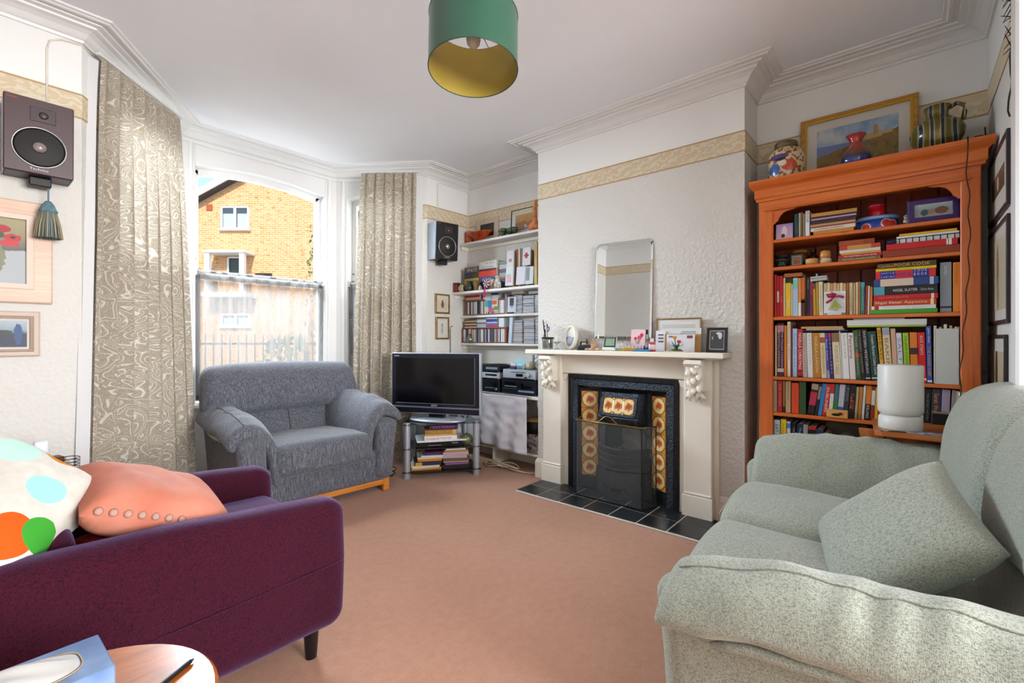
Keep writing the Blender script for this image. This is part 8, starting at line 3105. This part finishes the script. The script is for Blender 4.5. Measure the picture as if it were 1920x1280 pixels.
ov = [(0.088 * (abs(cos(a)) ** .6) * (1 if cos(a) > 0 else -1) - .006, 0.046 * (abs(sin(a)) ** .6) * (1 if sin(a) > 0 else -1)) for a in [i * 2 * pi / n for i in range(n)]]
q.tube([(x, y, 0.0708) for x, y in ov], 0.0012, 5, closed=True)
q.build('opening_edge', pm('#b5946c', .6), tb)


def tissue(u, v):
    a = u * 2 * pi
    r = 1 - v
    cx = (abs(cos(a)) ** .6) * (1 if cos(a) > 0 else -1)
    cy_ = (abs(sin(a)) ** .6) * (1 if sin(a) > 0 else -1)
    x, y = 0.085 * cx * r - .006, 0.043 * cy_ * r
    return (x, y, 0.0710 + 0.022 * (1 - r ** 2) * (0.6 + 0.4 * cos(x * 20)) + 0.0035 * sin(y * 160 + 2 * sin(x * 30)) * (1 - r ** 3))


q = MB()
q.grid(tissue, 40, 10)
q.build('tissue', pm('#bdbab6', .9), tb)
mg = thing('magazine', 'pink patterned magazine on the near side of the round side table', 'magazine', (0.105, 0.935, 0.5005), 0.12)
q = MB()
q.cbox(-0.11, 0.11, -0.07, 0.07, 0.0, 0.010, 0.001)
q.build('pages', pm('#d9d4d6', .7), mg)
q = MB()
q.cbox(-0.11, 0.11, -0.07, 0.07, 0.010, 0.0112, 0.0004)
q.build('cover', mottled('pink_floral', '#a88f9c', '#d9a9bb', 26, .5, detail=1), mg)
pn = thing('pen', 'black pen lying on the round side table by the tissue box', 'pen', (0.225, 1.010, 0.505), rot=(0, pi / 2, 0.55))
q = MB()
q.cyl((0, 0, -0.06), (0, 0, 0.06), .0042, n=10)
q.build('barrel', pm('#17161a', .35), pn)
q = MB()
q.cyl((0, 0, 0.055), (0, 0, 0.066), .0042, .002, 10)
q.build('tip', pm('#3a3a40', .35), pn)

# ================================================================== corner table with the white lamp
M_TBL = wood('honey_pine', '#8f4a18', '#b0622a', '#bd7438', 'y', 1.4, .35, False)
M_TBLZ = wood('honey_pine_upright', '#8f4a18', '#b0622a', '#bd7438', 'z', 1.4, .35, False)
ct = thing('corner_table', 'small pine bracket table in front of the bookcase', 'table', (2.76, -0.055, 0))
q = MB()
pts = [(-0.205, -0.19), (-0.205, 0.145), (-0.190, 0.170), (0.165, 0.195), (0.190, 0.195), (0.190, -0.19)]
q.prism(pts[::-1], 0.700, 0.720)
q.build('table_top', M_TBL, ct)
q = MB()
q.cbox(-0.03, -0.012, -0.17, 0.14, 0.640, 0.700, 0.003)
q.build('apron', M_TBL, ct)
for (x, y) in ((0.0, 0.125), (0.15, 0.125), (0.0, -0.17), (0.15, -0.17)):
    q = MB()
    q.cbox(x - .018, x + .018, y - .018, y + .018, 0.0, 0.700, 0.004)
    q.build('leg', M_TBLZ, ct)
q = MB()
br = [(0.0, 0.0), (0.0, 0.085)] + [(0.080 * cos(a), 0.0 + 0.085 * sin(a) * .0 + 0.085 - 0.085 * (1 - sin(a)) * .9) for a in [pi / 2 - i * pi / 16 for i in range(9)]]
arc = [(0.0, 0.0)] + [(0.09 * sin(a), 0.10 * (1 - cos(a))) for a in [i * pi / 16 for i in range(9)]] + [(0.0, 0.10)]
q.prism([(y + 0.145, z + 0.60) for y, z in arc], -0.05, -0.025, 'x')
q.build('curved_bracket', M_TBLZ, ct)
lm = thing('table_lamp', 'white opal glass cylinder lamp on the pine corner table', 'lamp', (2.665, 0.030, 0.7205))
M_OPAL = pm('#cfcec9', .4, 0, .4)
q = MB()
q.lathe([(0.0, 0.0), (0.072, 0.0), (0.077, 0.006), (0.077, 0.052), (0.071, 0.060), (0.067, 0.064)], 44)
q.build('base', M_OPAL, lm)
q = MB()
q.lathe([(0.067, 0.064), (0.072, 0.070), (0.079, 0.080), (0.0795, 0.10), (0.0795, 0.278), (0.077, 0.283), (0.0, 0.283)], 44)
q.build('shade', M_OPAL, lm)
o = thing('coaster', 'zebra patterned coaster beside the white lamp', 'coaster', (2.605, 0.060, 0.7205), .2)
q = MB()
q.cbox(-0.042, 0.042, -0.042, 0.042, 0, 0.005, 0.001)
m, nt, b = newmat('zebra_print')
w_ = node(nt, 'ShaderNodeTexWave')
w_.inputs['Scale'].default_value = 22
w_.inputs['Distortion'].default_value = 4
nt.links.new(coords(nt, 'Object'), w_.inputs['Vector'])
nt.links.new(ramp(nt, w_.outputs[0], [(0.45, '#3a2f24'), (0.55, '#b59a72')]), b.inputs['Base Color'])
q.build('mat', m, o)
o = thing('leaflet', 'grey and blue printed leaflet lying on the pine corner table', 'leaflet', (2.600, -0.055, 0.7205), -.15)
q = MB()
q.cbox(-0.032, 0.032, -0.062, 0.062, 0, 0.003, 0.0006)
q.build('paper', mottled('leaflet_print', '#4a5560', '#a8b4be', 50, .6, detail=1), o)
o = thing('lamp_flex', 'thin white flex looping down by the skirting beside the sofa', 'cable', (2.93, 0.80, 0))
q = MB()
q.tube([(0.03, -0.02, 0.14), (0.0, 0.03, 0.135), (-0.05, 0.05, 0.09), (-0.075, 0.035, 0.045), (-0.05, 0.0, 0.012), (0.0, -0.04, 0.006)], 0.003, 6)
q.build('flex', pm('#d9d6ce', .5), o)
o = thing('white_hook', 'small white plastic clip fixed low on the bookcase stile', 'clip', (2.972, -0.196, 0.845))
q = MB()
q.soft(0.008, 0.016, 0.026, 0.007, (2, 3, 4), lambda p, u: (p.x, p.y + .010 * u.z, p.z), c=(0, 0, 0))
q.build('body', pm('#dcdcd8', .35), o)
q = MB()
q.soft(0.006, 0.010, 0.008, 0.005, (2, 2, 2), c=(0, 0.020, -0.022))
q.build('finger', pm('#dcdcd8', .35), o)

# ================================================================== phone and boxes behind the armchair
sk = thing('window_stool', 'low wooden stool behind the maroon armchair under the poppy painting', 'stool', (0.16, 2.86, 0))
q = MB()
q.cbox(-0.16, 0.16, -0.15, 0.15, 0.50, 0.53, 0.004)
q.build('seat', M_TBL, sk)
for sx in (-1, 1):
    for sy in (-1, 1):
        q = MB()
        q.cbox(sx * .13 - .018, sx * .13 + .018, sy * .12 - .018, sy * .12 + .018, 0, 0.50, 0.004)
        q.build('leg', M_TBLZ, sk)
for (k, (x, y, w_, h, a, lab)) in enumerate(((0.08, 2.90, 0.05, 0.120, .1, 'tall brown wooden block at the wall end of the stool'), (0.165, 2.91, 0.035, 0.112, .5, 'brown wooden block beside the white telephone'), (0.245, 2.90, 0.034, 0.062, .2, 'low brown wooden block at the curtain end of the stool'))):
    o = thing('wooden_block', lab, 'block', (x, y, 0.5305), a)
    q = MB()
    q.cbox(-w_, w_, -0.03, 0.03, 0, h, 0.004)
    q.build('block', mottled('dark_block', '#5a2c18', '#7a4228', 12, .5), o)
    q = MB()
    q.cbox(-w_ * .8, w_ * .8, -0.031, -0.029, h * .4, h * .6, 0.001)
    q.build('groove', pm('#3c1c10', .6), o)
o = thing('telephone', 'white cordless telephone handset standing among the wooden blocks', 'telephone', (0.205, 2.82, 0.5305), .1)
q = MB()
q.cbox(-0.030, 0.030, -0.03, 0.03, 0, 0.030, 0.005)
q.build('cradle', pm('#c9ccd2', .35), o)
q = MB()
q.soft(0.024, 0.014, 0.068, 0.010, (3, 2, 6), lambda p, u: (p.x, p.y + .006 * u.z * u.z, p.z), c=(0, 0, 0.084))
q.build('handset', pm('#d9dbe2', .35), o)
o = thing('wire_basket', 'small wire basket with leads at the curtain end of the stool', 'basket', (0.285, 2.82, 0.5305))
for k in range(5):
    q = MB()
    q.tube([(0.04 * cos(a), 0.04 * sin(a), 0.006 + k * 0.014) for a in [i * 2 * pi / 20 for i in range(20)]], .0018, 5, closed=True)
    q.build('wire', pm('#2a2a2e', .4), o)
q = MB()
for i in range(8):
    a = i * pi / 4
    q.cyl((0.04 * cos(a), 0.04 * sin(a), 0.0), (0.042 * cos(a), 0.042 * sin(a), 0.064), .0018, n=5)
q.build('upright_wire', pm('#8a8d94', .4), o)


# ================================================================== the street outside
def brick_mat(name, c1, c2, mortar):
    m, nt, b = newmat(name)
    v = coords(nt, 'Object', (1, 1, 1), (pi / 2, 0, 0))
    br = node(nt, 'ShaderNodeTexBrick')
    br.inputs['Color1'].default_value = rgba(c1)
    br.inputs['Color2'].default_value = rgba(c2)
    br.inputs['Mortar'].default_value = rgba(mortar)
    br.inputs['Scale'].default_value = 1.0
    br.inputs['Brick Width'].default_value = 0.225
    br.inputs['Row Height'].default_value = 0.075
    br.inputs['Mortar Size'].default_value = 0.008
    br.inputs['Bias'].default_value = -0.2
    nt.links.new(v, br.inputs['Vector'])
    n = noise_tex(nt, coords(nt, 'Object', (3, 3, 9)), 1.5, 3)
    f = ramp(nt, n, [(0.56, '#000000'), (0.68, '#ffffff')])
    nt.links.new(mixc(nt, f, br.outputs[0], '#b57a44'), b.inputs['Base Color'])
    b.inputs['Roughness'].default_value = 0.9
    b.inputs['Specular IOR Level'].default_value = 0.1
    return m


M_BRICK = brick_mat('sunny_orange_brick', '#c99566', '#d6a67a', '#dcc3a2')
M_BRICK2 = brick_mat('red_brown_brick', '#a8633a', '#b87448', '#c4a284')
M_PVC = pm('#e6e6e4', .4)
M_ROOF = mottled('slate_roof', '#3a3638', '#4f4a4a', 3, .8)
M_DARKGLASS = pm('#39424c', .08, 0, .6)

gr = MB()
gr.box(-60, 60, 4.7, 90, -0.62, -0.60)
gr.box(-60, -1.5, -60, 4.7, -0.62, -0.60)
tag(gr.build('ground_outside', mottled('street_asphalt', '#6f6e6c', '#85827e', 2, .9)), kind='structure')


def at_street(s, lat, z=0.0):
    """a spot in the street: s metres ahead along the view, lat metres to the right of it"""
    return Vector((_FW[0] * s + _RT[0] * lat, _FW[1] * s + _RT[1] * lat, z))


HS = 18.0
hs = thing('exterior_brick_house', 'sunlit orange brick gable house across the street', 'house', at_street(HS, 0, -0.6), YAW - pi / 2)
xl, xr, xa_, ze, za = -15.6, -6.9, -9.4, 0.6 + 4.4, 0.6 + 7.86
# gable wall: eaves on the left, apex, right eaves
q = MB()
q.prism([(xl, 0.0), (xr, 0.0), (xr, za - (xr - xa_) * .55), (xa_, za), (xl, za - (xa_ - xl) * .55)], 0.0, 6.0, 'y')
q.build('wall', M_BRICK, hs)


def roof_slope(x0, z0, x1, z1, nm):
    q = MB()
    q.add([(x0, -0.35, z0), (x1, -0.35, z1), (x1, -0.35, z1 + .28), (x0, -0.35, z0 + .28), (x0, 6.2, z0), (x1, 6.2, z1), (x1, 6.2, z1 + .28), (x0, 6.2, z0 + .28)],
          [(0, 1, 2, 3), (7, 6, 5, 4), (3, 2, 6, 7), (4, 5, 1, 0), (0, 3, 7, 4), (1, 5, 6, 2)])
    return q.build(nm, M_ROOF, hs)


sl_ = .55
roof_slope(xl - .4, za - (xa_ - xl + .4) * sl_, xa_, za, 'roof')
roof_slope(xa_, za, xr + .3, za - (xr + .3 - xa_) * sl_, 'roof')
q = MB()
x0, x1 = xl - .4, xa_
z0, z1 = za - (xa_ - x0) * sl_, za
q.add([(x0, -0.40, z0 + .02), (x1, -0.40, z1 + .02), (x1, -0.40, z1 + .30), (x0, -0.40, z0 + .30), (x0, -0.34, z0 + .02), (x1, -0.34, z1 + .02), (x1, -0.34, z1 + .30), (x0, -0.34, z0 + .30)],
      [(0, 1, 2, 3), (7, 6, 5, 4), (3, 2, 6, 7), (4, 5, 1, 0)])
q.build('bargeboard', M_PVC, hs)


def px_local(px, py, s=HS):
    return ((px - 960) / F_PX * s, EYE + 0.6 - (py - 634) / F_PX * s)


def house_window(parent, px0, px1, py0, py1, s=HS, lights=2, y=0.0, sill=True, glass=None):
    (xa2, zt), (xb, zb) = px_local(px0, py0, s), px_local(px1, py1, s)
    f = MB()
    b_ = 0.07
    for (u0, u1, w0, w1) in ((xa2, xb, zb, zb + b_), (xa2, xb, zt - b_, zt), (xa2, xa2 + b_, zb, zt), (xb - b_, xb, zb, zt)):
        f.cbox(u0, u1, y - 0.06, y + .04, w0, w1, 0.01)
    for k in range(1, lights):
        xm = xa2 + (xb - xa2) * k / lights
        f.cbox(xm - .05, xm + .05, y - 0.06, y + .04, zb, zt, 0.01)
    wo = f.build('window', M_PVC, parent)
    g = MB()
    g.add([(xa2 + .04, y - 0.02, zb + .04), (xb - .04, y - 0.02, zb + .04), (xb - .04, y - 0.02, zt - .04), (xa2 + .04, y - 0.02, zt - .04)], [(0, 1, 2, 3)])
    g.build('pane', glass or M_DARKGLASS, wo)
    if lights == 2:
        for k in range(2):
            c = MB()
            u0 = xa2 + .07 + (xb - xa2) / 2 * k
            c.add([(u0 + .02, y - 0.025, zb + .07), (u0 + (xb - xa2) / 2 - .14, y - 0.025, zb + .07), (u0 + (xb - xa2) / 2 - .14, y - 0.025, zb + (zt - zb) * .68), (u0 + .02, y - 0.025, zb + (zt - zb) * .68)], [(0, 1, 2, 3)])
            c.build('blind', pm('#a8b0b6', .7), wo)
    if sill:
        q = MB()
        q.cbox(xa2 - .06, xb + .06, y - .14, y, zb - .06, zb, 0.01)
        q.build('window_sill', M_PVC, wo)
    return wo


house_window(hs, 415, 468, 387, 430)
house_window(hs, 427, 461, 481, 516, lights=1, glass=pm('#1f2c24', .1))
house_window(hs, 416, 470, 588, 612)
q = MB()
(xa2, zt), (xb, _) = px_local(402, 475), px_local(478, 475)
q.cbox(xa2, xb, -0.75, 0.0, zt - .10, zt, 0.02)
po = q.build('porch_roof', M_PVC, hs)
for px in (409, 472):
    (xx_, _) = px_local(px, 480)
    q = MB()
    q.cbox(xx_ - .09, xx_ + .09, -0.70, -0.52, zt - 1.6, zt - .08, 0.01)
    q.build('porch_post', M_PVC, hs)
q = MB()
q.cbox(xa2 - .1, xb + .1, -0.8, 0.0, zt - 1.75, zt - 1.58, 0.02)
q.build('balcony_slab', M_PVC, hs)
q = MB()
(xx_, zz) = px_local(393, 389)
q.cbox(xx_ - .12, xx_ + .12, -0.03, 0.02, zz - .12, zz + .12, .01)
q.build('air_brick', pm('#a3522c', .8), hs)
q = MB()
(xx_, zz) = px_local(496, 516)
q.soft(0.32, 0.05, 0.07, 0.04, (4, 2, 2), c=(xx_, -0.08, zz))
q.build('lamp_bracket', pm('#241f1c', .6), hs)

# neighbouring house further along
h2 = thing('exterior_neighbour_house', 'red-brown brick house with dark roof beyond the narrow bay window', 'house', at_street(26, 0, -0.6), YAW - pi / 2)
q = MB()
q.prism([(-9.0, 0), (1.0, 0), (1.0, 7.2), (-9.0, 7.2)], 0, 6, 'y')
q.build('wall', M_BRICK2, h2)
q = MB()
q.add([(-9.2, -.3, 7.2), (1.2, -.3, 7.2), (1.2, 3.0, 9.6), (-9.2, 3.0, 9.6), (-9.2, 6.3, 7.2), (1.2, 6.3, 7.2)], [(0, 1, 2, 3), (3, 2, 5, 4), (0, 3, 4), (1, 5, 2)])
q.build('roof', M_ROOF, h2)
for (a, b2, c, e) in ((654, 676, 412, 446), (654, 676, 486, 512), (654, 676, 580, 610)):
    house_window(h2, a, b2, c, e, 26, 2)

# front wall with railings
rl = thing('front_railings', 'black iron railings along the front garden wall outside the bay', 'railings', at_street(7.2, 0, -0.6), YAW - pi / 2)
q = MB()
q.cbox(-6.0, -1.4, -0.12, 0.12, 0, 0.95, 0.02)
q.build('garden_wall', M_BRICK2, rl)
M_RAIL = pm('#1a1a1c', .5)
q = MB()
q.cbox(-6.0, -1.4, -0.015, 0.015, 1.62, 1.65, 0.004)
q.cbox(-6.0, -1.4, -0.015, 0.015, 1.02, 1.05, 0.004)
q.build('rail', M_RAIL, rl)
bar = MB().cyl((0, 0, 0.95), (0, 0, 1.78), 0.011, 0.008, 6).build('bar', M_RAIL, rl, (-5.9, 0, 0))
for k in range(1, 36):
    copy_part(bar, rl, (-5.9 + .128 * k, 0, 0))


def bush(label, loc, r, h, seed, col):
    t = thing('hedge_shrub', label, 'shrub', loc)
    rnd = random.Random(seed)
    q = MB()
    for k in range(420):
        a, zz, rr = rnd.uniform(0, 6.28), rnd.random(), rnd.random() ** .5
        R_ = r * (1 - .5 * zz * zz) * (0.55 + .45 * rr)
        c = Vector((R_ * cos(a), R_ * sin(a), h * zz + .05))
        s = rnd.uniform(.05, .10)
        e = Euler((rnd.uniform(0, 6), rnd.uniform(0, 6), rnd.uniform(0, 6))).to_matrix()
        q.add([c + e @ Vector(p) for p in ((-s, 0, 0), (0, -s * .4, 0), (s, 0, 0), (0, s * .4, 0))], [(0, 1, 2, 3)])
    f = q.build('foliage', mottled('hedge_leaf_' + col, col, '#5f7a3a', 6, .7), t)
    f['kind'] = 'stuff'
    q = MB()
    q.cyl((0, 0, 0), (0, 0, h * .6), .05, .03, 8)
    q.build('trunk', pm('#4a3a2a', .9), t)


bush('green garden shrub behind the railings below the far house', at_street(9.5, -4.6, -0.6), 0.6, 1.7, 1, '#33502a')
bush('smaller green shrub behind the railings near the narrow bay window', at_street(9.0, -3.4, -0.6), 0.5, 1.9, 2, '#3c5a30')
bush('dark climbing shrub at the corner of the brick house', at_street(17.0, -7.1, -0.6), 0.5, 5.8, 3, '#2c3a24')
